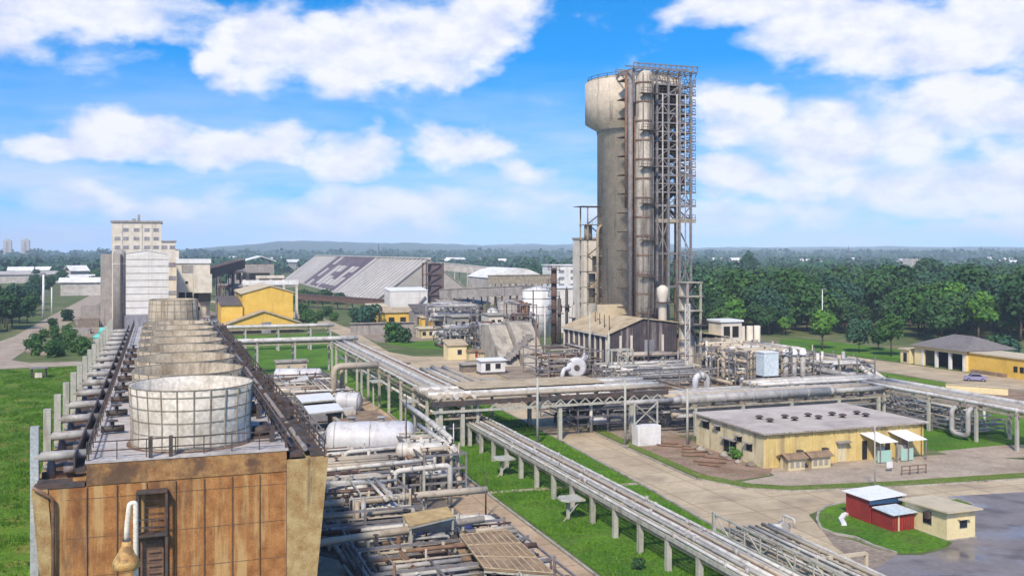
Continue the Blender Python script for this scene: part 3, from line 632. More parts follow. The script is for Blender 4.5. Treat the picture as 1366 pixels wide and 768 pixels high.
# ------------------------------------------------------------------ large structure: cooling tower
t = thing('cooling_tower', 'long rust stained cooling tower with a row of pale fan stacks on its deck', 'cooling tower', 1.6, 60.5)
B0, B1 = 60.5, 166.0
part('casing', MB(t).extr([(-5.0, 0), (-6.5, 11.7), (-3.9, 11.7), (-3.9, 11.75), (7.2, 11.75), (7.2, 12.3), (8.5, 0)], B0, B1), 'casing', t)
part('parapet', MB(t).box(-3.9, 7.2, B0-.06, B1, 11.76, 12.98), 'casing_top', t)
part('end_wall', MB(t).extr([(8.51, 0), (7.21, .0), (7.21, 12.4), (9.7, 12.4)], B0-.1, B1), 'casing_pale', t)
part('end_wall', MB(t).extr([(-5.02, 0), (-5.9, 11.72), (-6.72, 11.72), (-5.7, 0)], B0-.1, B1), 'casing_pale', t)
part('deck', MB(t).box(-3.98, 7.3, B0-.1, B1, 12.99, 13.12), 'deck', t)
m = MB(t)
for k in range(44): m.box(-3.88, 7.1, B0+1+k*2.4, B0+1.06+k*2.4, 13.12, 13.14)
part('deck_joint', m, 'concrete', t)
m = MB(t)                                                  # wall ribs on the end casing
for k in range(8): m.box(-3.9+k*1.585-.025, -3.9+k*1.585+.025, B0-.1, B0-.04, 0, 11.7)
for z in (2.2, 4.4, 6.6, 8.8, 11.0): m.box(-5.0, 7.2, B0-.02, B0-.002, z, z+.025)
part('casing_rib', m, 'pipe_rust', t)
def stack(b, r0, r1, ztop, mm):
    z0 = 13.12; h = ztop-z0; c = (1.9, b, z0); e = (1.9, b, ztop)
    m = MB(t); m.rev(c, e, [(0, r0), (h*.35, r0*.985), (h, r1), (h, r1-.16), (h*.35, r0*.985-.16), (.1, r0-.2)], 48, caps=False)
    s = part('fan_stack', m, mm, t)
    m = MB(t)
    for k in range(24):
        an = 2*math.pi*k/24; x, y = math.cos(an), math.sin(an)
        m.bar((1.9+x*(r0+.01), b+y*(r0+.01), z0), (1.9+x*(r0*.985+.01), b+y*(r0*.985+.01), z0+h*.35), .07); m.bar((1.9+x*(r0*.985+.01), b+y*(r0*.985+.01), z0+h*.35), (1.9+x*(r1+.02), b+y*(r1+.02), ztop), .07)
    for q in (.03, .24, .45, .66, .87, .99):
        r = r0*.985+(r1-r0*.985)*max(0, (q-.35)/.65)+.03 if q > .35 else r0+(r0*.985-r0)*q/.35+.03
        m.rev((1.9, b, z0+h*q), (1.9, b, z0+h*q+.07), [(0, r), (.07, r)], 40, caps=False)
    part('stack_rib', m, 'rib', s)
    m = MB(t)
    for k in range(6):
        an = k*math.pi/3+.2; m.bar((1.9, b, z0+2.5), (1.9+math.cos(an)*(r0-.4), b+math.sin(an)*(r0-.4), z0+2.55), .5, .08)
    m.cyl((1.9, b, z0+2.3), (1.9, b, z0+2.9), .5)
    part('fan', m, 'steel_grey', s)
    m = MB(t); m.rev((1.9, b, z0+2.0), (1.9, b, z0+2.06), [(0, r0-.3), (.06, r0-.3)], 36); part('pale_fill_disc', m, mm, s)  # pale disc added inside the stack so its mouth does not look dark
    m = MB(t); m.rev((1.9, b, z0), (1.9, b, z0+.05), [(0, r0+.25), (.05, r0+.25)], 40); part('stack_foot', m, 'pipe_rust', s)
stack(64.9, 3.6, 3.7, 16.75, 'stack')
for k in range(1, 8): stack(64.9+7.9*k, 3.6, 3.7, 16.75, 'stack_old')
stack(151.5, 3.6, 3.3, 18.0, 'stack_old')
part('railing', MB(t).rail([(-3.9, B0+.1, 13.12), (7.2, B0+.1, 13.12)], 1.05, 1.55, .06), 'steel_dark', t)
part('railing', MB(t).rail([(-3.8, B0+.1, 13.12), (-3.8, B1, 13.12)], 1.05, 2.0, .07), 'steel_dark', t)
part('railing', MB(t).rail([(7.15, B0+.1, 13.12), (7.15, B1, 13.12)], 1.05, 2.0, .07), 'steel_dark', t)
m = MB(t)
for bb in (-.5, .6): m.bar((bb, B0+.0, 13.1), (bb, B0+.0, 14.3), .22)
part('gate_post', m, 'steel_dark', t)
part('cable_tray', MB(t).box(-4.5, -3.95, B0, B1, 12.5, 12.75).box(-4.6, -4.5, B0, B1, 12.7, 13.5), 'steel_dark', t)
m = MB(t).box(7.4, 8.2, B0, B1, 12.55, 12.8).box(8.7, 9.5, B0+.5, B1, 12.45, 12.62)
rr = random.Random(5)
for k in range(110):
    b = B0+1+rr.random()*102; a = rr.uniform(7.3, 9.4); m.box(a, a+rr.uniform(.15, .7), b, b+rr.uniform(.2, 1.4), 12.7, 12.8+rr.uniform(.1, .7))
for k in range(30): m.bar((7.4, B0+1+k*3.4, 12.7), (9.5, B0+1.2+k*3.4, 12.7), .14)
m.rail([(9.5, B0+.1, 12.4), (9.5, B1, 12.4)], 1.0, 2.2, .08); part('cable_tray', m, 'steel_dark', t)
m = MB(t); m.pipe([(8.4, B0+.6, 12.9), (8.4, B1, 12.9)], .16); m.pipe([(7.7, B0+3, 13.3), (7.7, B1, 13.3)], .11); part('water_line', m, 'steel_grey', t)
for k in range(11):                                        # fan drive motors on the right of the deck
    b = 64.3+9*k
    if 7 <= k < 9: continue
    m = MB(t).cyl((5.6, b, 13.6), (6.8, b+.3, 13.6), .34); m.box(5.5, 6.9, b-.35, b+.6, 13.12, 13.3); m.bar((6.6, b-1.4, 13.12), (6.6, b-1.4, 14.1), .3); m.cyl((6.3, b+.9, 13.1), (6.3, b+.9, 14.0), .26)
    part('fan_motor', m, 'steel_dark', t)
for k in range(9):                                         # dark valves on the left of the deck
    b = 69+6.8*k; m = MB(t).cyl((-3.6, b, 13.45), (-2.2, b+.2, 13.45), .22); m.cyl((-2.9, b, 13.45), (-2.9, b, 14.0), .12); m.cyl((-2.9, b, 13.95), (-2.9, b, 14.02), .35); part('valve', m, 'steel_dark', t)
for k in range(15):                                        # risers and the header pipes that feed the deck
    b = 62.6+6.75*k
    part('riser_pipe', MB(t).box(-7.0, -6.56, b-.26, b+.26, 0, 14.9), 'riser' if k < 1 else 'post', t)
    m = MB(t); m.pipe([(-6.8, b, 13.15), (-4.0, b+.1, 13.15)], .29, 10); part('header_pipe', m, 'pipe_grey', t)
    m = MB(t); m.cyl((-6.0, b+.9, 11.72), (-6.0, b+.9, 12.9), .3, .18, 8); m.pipe([(-6.5, b+1.5, 12.2), (-4.6, b+2.4, 12.3)], .12); m.bar((-5.2, b+2.6, 11.7), (-5.2, b+2.6, 12.8), .1); m.cyl((-5.3, b+.5, 12.3), (-4.6, b+.5, 12.3), .3); part('valve', m, 'steel_grey', t)
m = MB(t)
for k in range(46): m.box(-6.5, -4.7, B0+.6+k*2.25, B0+1.0+k*2.25, 11.7, 12.05)
m.box(-6.6, -4.0, B0-.05, B0+.5, 11.72, 11.95); part('louvre_beam', m, 'steel_dark', t)
m = MB(t)
for k in range(23): m.box(-6.55, -4.7, 96+k*3, 97.6+k*3, 12.2, 12.5)
part('louvre_panel', m, 'pipe_white', t)
m = MB(t)                                                  # ladder shaft on the end wall
for a in (-1.2, .35): m.box(a-.08, a+.08, B0-.8, B0-.64, 0, 11.3); m.box(a-.06, a+.06, B0-.2, B0-.08, 0, 11.3)
for k in range(28): m.box(-.75, -.05, B0-.45, B0-.4, .3+k*.4, .35+k*.4)
for z in (5.6, 8.75, 11.2): m.box(-1.25, .4, B0-.85, B0-.1, z, z+.12)
m.rail([(-1.2, B0-.8, 8.85), (.35, B0-.8, 8.85)], .9, .8, .06)
part('ladder_shaft', m, 'steel_dark', t)
part('door', MB(t).box(-1.05, .2, B0-.145, B0-.07, 5.7, 8.4), 'pipe_rust', t)
m = MB(t); m.pipe([(-5.6, B0-.3, 0), (-5.6, B0-.3, 11.2), (-6.6, B0-.3, 11.9)], .1); part('drain_pipe', m, 'pipe_rust', t)

t = thing('gooseneck_lamp', 'white gooseneck pole with a rusty yellow bell hood before the orange wall', 'lamp', *D(181, 48))
a, b = ORG[t.name][:2]
def zp(py): return ZT(py, 48)
m = MB(t); m.pipe([(a, b, 0), (a, b, zp(676)), (a-.02, b, zp(670)), (a-.28, b, zp(671)), (a-.40, b, zp(700)), (a-.42, b, zp(722))], .125, 10, 1.5); part('pole', m, 'ivory', t)
m = MB(t); m.rev((a-.42, b, zp(720)), (a-.42, b, zp(772)), [(0, .2), (.25, .24), (.55, .4), (.95, .62), (1.25, .66), (1.35, .5), (1.4, .3)], 20); hood = part('lamp_hood', m, 'rusty_yellow', t)
part('collar', MB(t).cyl((a-.42, b, zp(717)), (a-.42, b, zp(727)), .2), 'steel_dark', hood)
part('bracket', MB(t).bar((a-.9, b, zp(752)), (a+.15, b+.05, zp(745)), .22), 'steel_dark', t)

# ------------------------------------------------------------------ prilling tower
PA, PB = D(845, 222)
t = thing('prilling_tower', 'tall weathered concrete prilling tower with a wider drum at its head', 'tower', PA, PB)
m = MB(t); m.rev((PA, PB, 0), (PA, PB, 64), [(0, 8.15), (52.0, 8.15), (53.6, 10.9), (62.6, 10.9), (62.6, 10.2)], 56); part('shaft', m, 'tower', t)
m = MB(t); m.rev((PA, PB, 62.6), (PA, PB, 64), [(0, 10.3), (.5, 10.3), (.5, 9.0), (.9, 8.9)], 40)
for k in range(5): m.cyl((PA-6+k*2.2, PB-6.5, 63), (PA-6+k*2.2, PB-6.5, 64.4), .5)
part('roof_deck', m, 'concrete', t)
part('railing', MB(t).rail([(PA+10.3*math.cos(q), PB+10.3*math.sin(q), 62.65) for q in [i*math.pi/12 for i in range(25)]], 1.1, 3, .09), 'steel_dark', t)
for z in (51.4,): part('ring_band', MB(t).rev((PA, PB, z), (PA, PB, z+.4), [(0, 8.3), (.4, 8.3)], 48, caps=False), 'concrete', t)
for k in range(14):
    an = R(-170+k*11); x, y = PA+8.2*math.cos(an), PB+8.2*math.sin(an); part('air_slot', MB(t).bar((x, y, 46.8), (x, y, 51.2), .55, .3), 'opening', t) if k in (6, 7, 8, 9) else None
for k, q in enumerate((0.0, .16)):
    an = R(-118)+q; x, y = PA+8.6*math.cos(an), PB+8.6*math.sin(an); m = MB(t); m.pipe([(x, y, 9), (x, y, 61)], .22+.1*k); part('riser_duct', m, ('pipe_rust', 'tower_core')[k], t)

ea, eb = D(859, 206)
t = thing('lift_shaft', 'pale half round concrete lift shaft rising up the front of the prilling tower', 'lift shaft', ea, eb)
m = MB(t); m.rev((ea, eb, 0), (ea, eb, 63), [(0, 1.7), (62.2, 1.7), (62.6, 1.5)], 24); part('shaft', m, 'tower_core', t)
m = MB(t)
for k in range(15): z = 4+k*4; m.rev((ea, eb, z), (ea, eb, z+.3), [(0, 1.85), (.3, 1.85)], 24, caps=False); m.bar((ea-.5, eb+1, z+.1), (ea-.5, eb+4.5, z+.1), .25)
part('ring_band', m, 'pipe_rust', t)
for x in (-1.1, 1.3): part('guide_rail', MB(t).bar((ea+x, eb-1.75, 6), (ea+x, eb-1.75, 62), .16), 'steel_grey', t)
m = MB(t).bar((ea+.9, eb-1.95, 8), (ea+.9, eb-1.95, 62), .1).bar((ea+.35, eb-1.95, 8), (ea+.35, eb-1.95, 62), .1)
for k in range(60): m.bar((ea+.35, eb-1.95, 8.4+k*.9), (ea+.9, eb-1.95, 8.4+k*.9), .07)
part('ladder', m, 'steel_grey', t)
for k in range(7): part('landing', MB(t).box(ea-1.9, ea+2.2, eb-2.7, eb-1.6, 12+k*7.6, 12.15+k*7.6).rail([(ea-1.9, eb-2.7, 12.1+k*7.6), (ea+2.2, eb-2.7, 12.1+k*7.6)], 1.1, 1.3, .08), 'steel_dark', t)
da, db = D(841, 207)
t = thing('duct', 'narrow lilac grey duct running up between tower drum and lift shaft', 'duct', da, db)
m = MB(t); m.pipe([(da, db, 8), (da, db, 63)], .55, 12); part('duct_pipe', m, 'steel_grey', t)
m = MB(t); m.pipe([(da-1.0, db, 34), (da-1.0, db, 63)], .3); m.pipe([(da+1.0, db-.3, 8), (da+1.0, db-.3, 60)], .24); part('duct_pipe', m, 'pipe_rust', t)
for k in range(14): part('bracket', MB(t).box(da-1.4, da+1.3, db+.2, db+3.5, 9+k*4, 9.2+k*4), 'steel_dark', t)

# steel stair tower in front of the drum
sa0, sb0 = D(871, 208); sa1 = D(925, 208)[0]; sb0 = 184.0; sb1 = 190.6
t = thing('steel_frame', 'open steel frame of platforms and braces against the right side of the prilling tower', 'steel frame', (sa0+sa1)/2, sb0)
cols = [sa0+(sa1-sa0)*k/3 for k in range(4)]
for b in (sb0, sb1):
    for i, a in enumerate(cols): part('column', MB(t).bar((a, b, 0), (a, b, 63), .42), 'steel_grey' if b == sb0 else 'pipe_rust', t)
levels = [58.0, 55.9, 54.0, 52.0, 50.1, 48.2, 46.4, 44.5, 42.8, 41.0, 39.2, 37.4, 34.6, 31.4, 24.5, 17.5, 60.0]
for i, z in enumerate(levels):
    m = MB(t); thick = .8 if z == 31.4 else (.5 if z in (41.0, 34.6) else .3)
    for b in (sb0, sb1): m.bar((sa0-.3, b, z), (sa1+1.2, b, z), .3, thick)
    for a in cols: m.bar((a, sb0, z), (a, sb1, z), .3, .4)
    part('beam', m, 'steel_grey' if z != 31.4 else 'steel_tan', t)
    if z > 30:
        m = MB(t).box(cols[0], sa1+1.0, sb0+.2, sb1-.2, z+.16, z+.24) if z not in (60.0,) else MB(t).box(cols[0], cols[2], sb0+.2, sb1, z+.16, z+.24)
        f = part('platform', m, 'steel_dark', t)
        part('railing', MB(t).rail([(cols[0], sb0, z+.2), (sa1+1.1, sb0, z+.2), (sa1+1.1, sb1, z+.2)], 1.1, 1.4, .08), 'steel_dark', f)
m = MB(t); lv = sorted(levels)
for j in range(len(lv)-1):
    for i in range(3):
        if (i+j) % 3 == 0: continue
        a0, a1 = cols[i], cols[i+1]
        if lv[j] < 30:
            for (x0, x1) in ((a0, a1), (a1, a0)): m.bar((x0, sb0, lv[j]), (x1, sb0, lv[j+1]), .2) if i != 1 else m.bar((x0, sb1, lv[j]), (x1, sb1, lv[j+1]), .2)
        elif (i+j) % 2: m.bar((a0, sb0, lv[j]), ((a0+a1)/2, sb0, lv[j+1]), .18); m.bar((a1, sb0, lv[j]), ((a0+a1)/2, sb0, lv[j+1]), .18)
        else: m.bar((a0, sb0, lv[j]), (a1, sb0, lv[j+1]), .2); m.bar((a1, sb1, lv[j]), (a0, sb1, lv[j+1]), .2)
    m.bar((sa1, sb0, lv[j]), (sa1, sb1, lv[j+1]), .2)
for i in range(2):
    m.bar((cols[2*i], sb0, 9), (cols[2*i+1], sb0, 17.5), .2); m.bar((cols[2*i+1], sb0, 9), (cols[2*i], sb0, 17.5), .2)
part('bracing', m, 'steel_grey', t)
m = MB(t)
for j, z in enumerate(lv[2:-1]):
    z2 = lv[j+3]; y = sb0+1.2+(j % 2)*1.6; x0, x1 = (cols[1], cols[2]+.8) if j % 2 else (cols[2]+.8, cols[1])
    for o in (0, .9): m.bar((x0, y+o, z+.2), (x1, y+o, z2+.2), .1, .35); m.bar((x0, y+o, z+1.2), (x1, y+o, z2+1.2), .06)
    for k in range(9): q = k/9; m.box(x0+(x1-x0)*q-.15, x0+(x1-x0)*q+.15, y, y+.9, z+.2+(z2-z)*q, z+.25+(z2-z)*q)
part('stair', m, 'steel_dark', t)
m = MB(t); rr = random.Random(8)
for k in range(52):
    z = rr.choice(levels[:12]); a = rr.uniform(sa0+.4, sa1-.6); b = rr.uniform(sb0+1, sb1-1); h = rr.uniform(.8, 2.4); m.cyl((a, b, z+.2), (a, b, z+.2+h), rr.uniform(.25, .7), n=8) if k % 2 else m.box(a-.5, a+.5, b-.5, b+.5, z+.2, z+.2+h)
part('machinery', m, 'steel_dark', t)
m = MB(t)
for k, (da_, r) in enumerate(((1.2, .16), (4.6, .22), (6.6, .14))): m.pipe([(sa0+da_, sb0-.3, 10), (sa0+da_, sb0-.3, 58)], r)
part('riser_pipe', m, 'pipe_grey', t)
m = MB(t); ra0 = D(832, 208)[0]; ra1 = D(933, 208)[0]
for z in (62.9, 64.0):
    for b in (sb0-.8, sb0+3, sb1+1): m.bar((ra0, b, z), (ra1, b, z), .22)
for k in range(13):
    a = ra0+(ra1-ra0)*k/12; m.bar((a, sb0-.8, 62.9), (a, sb1+1, 62.9), .18); m.bar((a, sb0-.8, 62.9), (a, sb0-.8, 64.0), .16); m.bar((a, sb1+1, 62.9), (a, sb1+1, 64.0), .16)
    if k < 12: m.bar((a, sb0-.8, 62.9), (a+(ra1-ra0)/12, sb0-.8, 64.0), .12)
m.bar((ra0+.4, sb0, 56), (ra0+.4, sb0, 63), .4); m.bar((ra1-.4, sb0, 58), (ra1-3, sb0, 63), .16); m.bar((sa1, sb0, 58.5), (ra1, sb0-.4, 62.9), .16)
part('roof_frame', m, 'steel_grey', t)

# small lattice of platforms on the tower's left flank
la0, lb0 = D(784, 218); la1 = la0+4.6; lb1 = lb0+4
t = thing('platform_tower', 'slim lattice of landings clinging to the left flank of the prilling tower', 'steel frame', (la0+la1)/2, lb0)
for a in (la0, la1):
    for b in (lb0, lb1): part('column', MB(t).bar((a, b, 0), (a, b, 35), .26), 'steel_tan', t)
for z in (35, 31, 27.5, 24, 20.5, 17, 13.5):
    e = 1.6 if z == 35 else .3; f = part('platform', MB(t).box(la0-e, la1+.5, lb0-.4, lb1+.3, z-.15, z), 'steel_dark' if z in (35, 27.5, 20.5) else 'steel_tan', t)
    if z < 35: part('railing', MB(t).rail([(la0-e, lb0-.4, z), (la1, lb0-.4, z)], 1.1, 1.3, .07), 'steel_tan', f)
m = MB(t)
for j, z in enumerate((13.5, 17, 20.5, 24, 27.5, 31)): m.bar((la0 if j % 2 else la1, lb0, z), (la1 if j % 2 else la0, lb0, z+3.5), .45, .16)
part('stair', m, 'steel_dark', t)
m = MB(t); m.pipe([(la0+2.2, lb0-.5, 12), (la0+2.2, lb0-.5, 30), (la0+4.4, lb0+.5, 31.5)], .35); m.cyl((la0+1.0, lb0+2, 27.6), (la0+1.0, lb0+2, 31), .9); m.cyl((la0+3.2, lb0+2, 20.6), (la0+3.2, lb0+2, 24), 1.1); m.cyl((la0+2, lb0+2.4, 13.6), (la0+2, lb0+2.4, 20), .9); part('riser_pipe', m, 'steel_tan', t)
a, b = D(779, 244); t = thing('tower_block', 'plain cream tower block standing behind the left flank of the prilling tower', 'building', a+2, b)
part('wall', MB(t).box(a, a+7, b, b+7, 0, 28), 'wall_cream', t); part('roof', MB(t).box(a-.2, a+7.2, b-.2, b+7.2, 28, 28.4), 'concrete', t)

# ------------------------------------------------------------------ compressor shed below the tower
t = thing('compressor_shed', 'gabled shed of dark rusty sheets under a tan roof at the prilling tower foot', 'shed', 91.2, 177)
E0, EM, E1, Z1, Z2 = 83.6, 91.2, 99.0, 8.7, 11.6; b0, b1 = 177.0, 200.0
m = MB(t).slab([(E0-.5, b0-.4, Z1-.2), (EM, b0-.4, Z2), (EM, b1, Z2), (E0-.5, b1, Z1-.2)], .14); part('roof', m, 'roof_tan', t)
m = MB(t).slab([(EM+.01, b0-.4, Z2), (E1+.5, b0-.4, Z1+1.9), (E1+.5, b1, Z1+1.9), (EM+.01, b1, Z2)], .14); part('roof', m, 'roof_tan', t)
part('gable_wall', MB(t).extr([(E0, 2.4), (E1, 2.4), (E1, Z1+1.7), (EM, Z2-.2), (E0, Z1-.3)], b0, b0+.2), 'sheet_dark', t)
part('side_wall', MB(t).box(E0, E0+.2, b0+.25, b1, 1.2, Z1-.35), 'sheet_dark', t)
part('side_wall', MB(t).box(E1-.2, E1, b0+.25, b1, 1.2, Z1-.35), 'sheet_dark', t)
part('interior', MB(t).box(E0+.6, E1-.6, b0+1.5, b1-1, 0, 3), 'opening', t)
part('patch_sheet', MB(t).box(91.6, 93.8, b0-.06, b0-.01, 3.4, 7.2), 'wall_slate', t)
part('patch_sheet', MB(t).box(94.0, 98.4, b0-.05, b0-.01, 2.5, 3.6), 'wall_slate', t)
for k in range(9): part('column', MB(t).box(E0-.28, E0-.02, b0+.3+k*2.7, b0+.75+k*2.7, 0, Z1-.4), 'wall_cream', t)
for a in (E0, 86.2, 88.6, 95.6): part('column', MB(t).box(a-.2, a+.25, b0-.32, b0-.07, 0, Z1-.5), 'wall_cream', t)
m = MB(t).box(E0-.6, E0-.35, b0-.3, b1, Z1-.62, Z1-.36); part('gutter', m, 'wall_cream', t)
part('roof_curb', MB(t).box(88.0, 95.5, 191.5, 192.0, 10.6, 13.6), 'roof_cream', t)
for k in range(4):
    q = .15+.2*k; part('roof_pipe', MB(t).cyl((E0+1.2+k*.8, b0+2+k*4, Z1), (E0+1.2+k*.8, b0+2+k*4, Z1+3.4), .09), 'steel_dark', t)
t = thing('lean_to_shed', 'lower pale roofed shed joined to the right of the dark compressor shed', 'shed', 105, 178)
part('wall', MB(t).box(99.4, 111.5, 178.4, 190, 0, 7.0), 'wall_grey', t)
part('roof', MB(t).slab([(99.3, 178, 9.4), (112, 178, 7.2), (112, 191, 7.2), (99.3, 191, 9.4)], .15), 'roof_cream', t)
part('opening', MB(t).box(100.5, 103.4, 178.3, 178.5, .5, 5.6), 'opening', t); part('opening', MB(t).box(105, 110, 178.3, 178.5, .3, 3.4), 'opening', t)
m = MB(t)
for k in range(6): m.bar((100+k*2.2, 178.2, 0), (100+k*2.2, 178.2, 7.2), .28)
part('column', m, 'steel_tan', t)
a, b = D(962, 205); t = thing('hopper_house', 'small square hopper house with white roof at the right end of the sheds', 'building', a+2.5, b)
part('wall', MB(t).box(a, a+5, b, b+5, 0, 10.2), 'wall_cream', t); part('roof', MB(t).box(a-.3, a+5.3, b-.3, b+5.3, 10.2, 10.6), 'roof_white', t)
for q in (.6, 2.7): part('window', MB(t).box(a+q, a+q+1.5, b-.06, b+.05, 7, 9.3), 'opening', t)
for q in (5.6, 7.6, 9.4): part('vent', MB(t).cyl((a+q, b+1, 0), (a+q, b+1, 9.2), .7, n=10), 'wall_cream', t)
a, b = D(917, 198); t = thing('stair_tower', 'short open concrete stair tower with a thin mast before the steel frame', 'tower', a+1.5, b)
for x in (a, a+3):
    for y in (b, b+3): part('column', MB(t).box(x-.2, x+.2, y-.2, y+.2, 0, 18.8), 'concrete', t)
for z in (10.2, 13.1, 16, 18.8): part('landing', MB(t).box(a-.4, a+3.4, b-.3, b+3.3, z-.25, z), 'concrete', t)
part('wall', MB(t).box(a+.3, a+2.8, b+2.9, b+3.1, 0, 18.5), 'wall_cream', t)
m = MB(t)
for k, z in enumerate((7.5, 10.2, 13.1, 16)): m.bar((a+(.3 if k % 2 else 2.7), b+1, z), (a+(2.7 if k % 2 else .3), b+1, z+2.8), .7, .2)
part('stair', m, 'steel_dark', t); part('balcony', MB(t).box(a-2.5, a+4, b-1.0, b-.3, 10.0, 10.2).rail([(a-2.5, b-1, 10.2), (a+4, b-1, 10.2)], 1, 1.3, .08), 'steel_dark', t)
t = thing('mast', 'pale lattice mast in front of the dark shed at the tower foot', 'mast', *D(917, 188)); a, b = ORG[t.name][:2]
m = MB(t)
for x in (-.45, .45): m.bar((a+x, b, 0), (a+x, b, 15), .22)
for k in range(12): m.bar((a-.45, b, .5+k*1.2), (a+.45, b, 1.7+k*1.2), .1); m.bar((a-.45, b, 1.7+k*1.2), (a+.45, b, 1.7+k*1.2), .1)
part('lattice', m, 'pipe_white', t)
for z in (5, 8, 11): part('cross_arm', MB(t).bar((a-1.6, b, z), (a+1.4, b, z), .14), 'steel_dark', t)

# ------------------------------------------------------------------ pale tower building and silos, far left
def windows(t, a0, b, zs, xs, w, h, m='wall_slate', frame='wall_cream'):
    for z in zs:
        for x in xs:
            f = part('window', MB(t).box(x-w/2-.12, x+w/2+.12, b-.14, b+.1, z-h/2-.12, z+h/2+.12), frame, t); part('pane', MB(t).box(x-w/2, x+w/2, b-.2, b-.145, z-h/2, z+h/2), m, f)
t = thing('tower_building', 'tallest pale stepped tower building at far left with rows of small windows', 'building', -7, 352)
def wa(px): return D(px, 330)[0]
part('wall', MB(t).box(wa(150), wa(215), 352, 372, 0, 34.6), 'wall_cream', t); part('roof', MB(t).box(wa(150)-.5, wa(215)+.5, 351.6, 372.4, 34.6, 35.2), 'wall_grey', t)
part('wall', MB(t).box(wa(215), wa(234), 352, 370, 0, 28.2), 'wall_cream', t); part('roof', MB(t).box(wa(215)+.05, wa(234)+.5, 351.6, 370.4, 28.2, 28.6), 'wall_grey', t)
part('wall', MB(t).box(wa(234), wa(239), 352, 368, 0, 25.4), 'wall_cream', t); part('roof', MB(t).box(wa(234)+.05, wa(239)+.3, 351.8, 368.2, 25.4, 25.7), 'wall_grey', t)
windows(t, 0, 352, (32.2, 29.3), [wa(x) for x in (168, 182, 196, 208)], 1.6, 1.0); windows(t, 0, 352, (29.3, 26.4), [wa(157)], 1.6, 1.0); windows(t, 0, 352, (26.4,), [wa(x) for x in (168, 182, 196, 208, 219, 230)], 1.7, 1.0)
windows(t, 0, 352, (20.5, 16, 11), [wa(229)], 2.6, 1.3)
m = MB(t)
for px in (163, 189, 202): m.box(wa(px)-.15, wa(px)+.15, 351.8, 352, 0, 34.5)
part('pilaster', m, 'wall_cream', t)
m = MB(t); m.bar((wa(185), 356, 35), (wa(185), 356, 37.4), .8); m.box(wa(176), wa(181), 356, 358, 35.2, 36); part('chimney', m, 'wall_grey', t)
part('wall', MB(t).box(wa(135), wa(150)-.05, 353, 368, 0, 24), 'wall_grey', t)
t = thing('silo', 'dark grey round topped silo column before the stepped tower building', 'silo', D(160, 300)[0], 322)
a = D(160, 300)[0]; m = MB(t); m.rev((a, 322, 0), (a, 322, 26), [(0, 1.9), (24.2, 1.9), (25, 1.6), (25.5, .8), (25.6, .1)], 20); part('shell', m, 'wall_grey', t)
part('ring_band', MB(t).rev((a, 322, 21), (a, 322, 21.3), [(0, 2.0), (.3, 2.0)], 20, caps=False), 'wall_cream', t); part('ladder', MB(t).bar((a+.4, 319.9, 0), (a+.4, 319.9, 24), .4), 'steel_dark', t)
t = thing('clad_building', 'white sheet clad block with faint horizontal bands beside the dark silo', 'building', -3.5, 321)
a0, a1 = D(168, 300)[0], D(225, 300)[0]
part('wall', MB(t).extr([(a0, 0), (a1, 0), (a1, 24.0), ((a0+a1)/2, 25.2), (a0, 24.3)], 320.8, 335), 'clad_white', t); part('roof', MB(t).slab([(a0-.2, 320.6, 24.5), ((a0+a1)/2, 320.6, 25.4), ((a0+a1)/2, 335, 25.4), (a0-.2, 335, 24.5)], .15).slab([((a0+a1)/2+.01, 320.6, 25.4), (a1+.2, 320.6, 24.2), (a1+.2, 335, 24.2), ((a0+a1)/2+.01, 335, 25.4)], .15), 'roof_white', t)
[part('band', MB(t).box(a0, a1, 320.72, 320.79, 5.6+2.1*k, 5.85+2.1*k), 'far_tan', t) for k in range(9)]; part('base_wall', MB(t).box(a0-.3, a1+.6, 318, 320.7, 0, 5.5), 'wall_slate', t)
t = thing('bagging_building', 'pale bagging building with dark loading openings right of the white block', 'building', 10, 338)
a0, a1 = D(236, 320)[0], D(281, 320)[0]
part('wall', MB(t).box(a0, a1, 338, 352, 0, 21), 'wall_cream', t); part('roof', MB(t).box(a0-.3, a1+.3, 337.6, 352.3, 21, 22.4), 'white_paint', t)
part('opening', MB(t).box(a0+1.5, a0+5, 337.85, 338.05, 18.0, 20.4), 'wall_grey', t)
for x in (0.6, 2.9, 5.2): part('opening', MB(t).box(a0+x, a0+x+1.9, 337.85, 338.05, 9.4, 11.6), 'opening', t); part('opening', MB(t).box(a0+x, a0+x+1.9, 337.85, 338.05, 5.6, 6.8), 'opening', t)
part('annex', MB(t).box(a0+5.0, a1+.4, 334, 337.8, 11.5, 17.5), 'wall_cream', t, 'pale boxy annex jutting from the wall'); part('opening', MB(t).box(a0+6.5, a1, 333.9, 334.1, 8.6, 11.4), 'opening', t)
part('window', MB(t).box(a0+2.6, a0+3.4, 337.85, 338.05, 14.4, 15.2), 'opening', t)
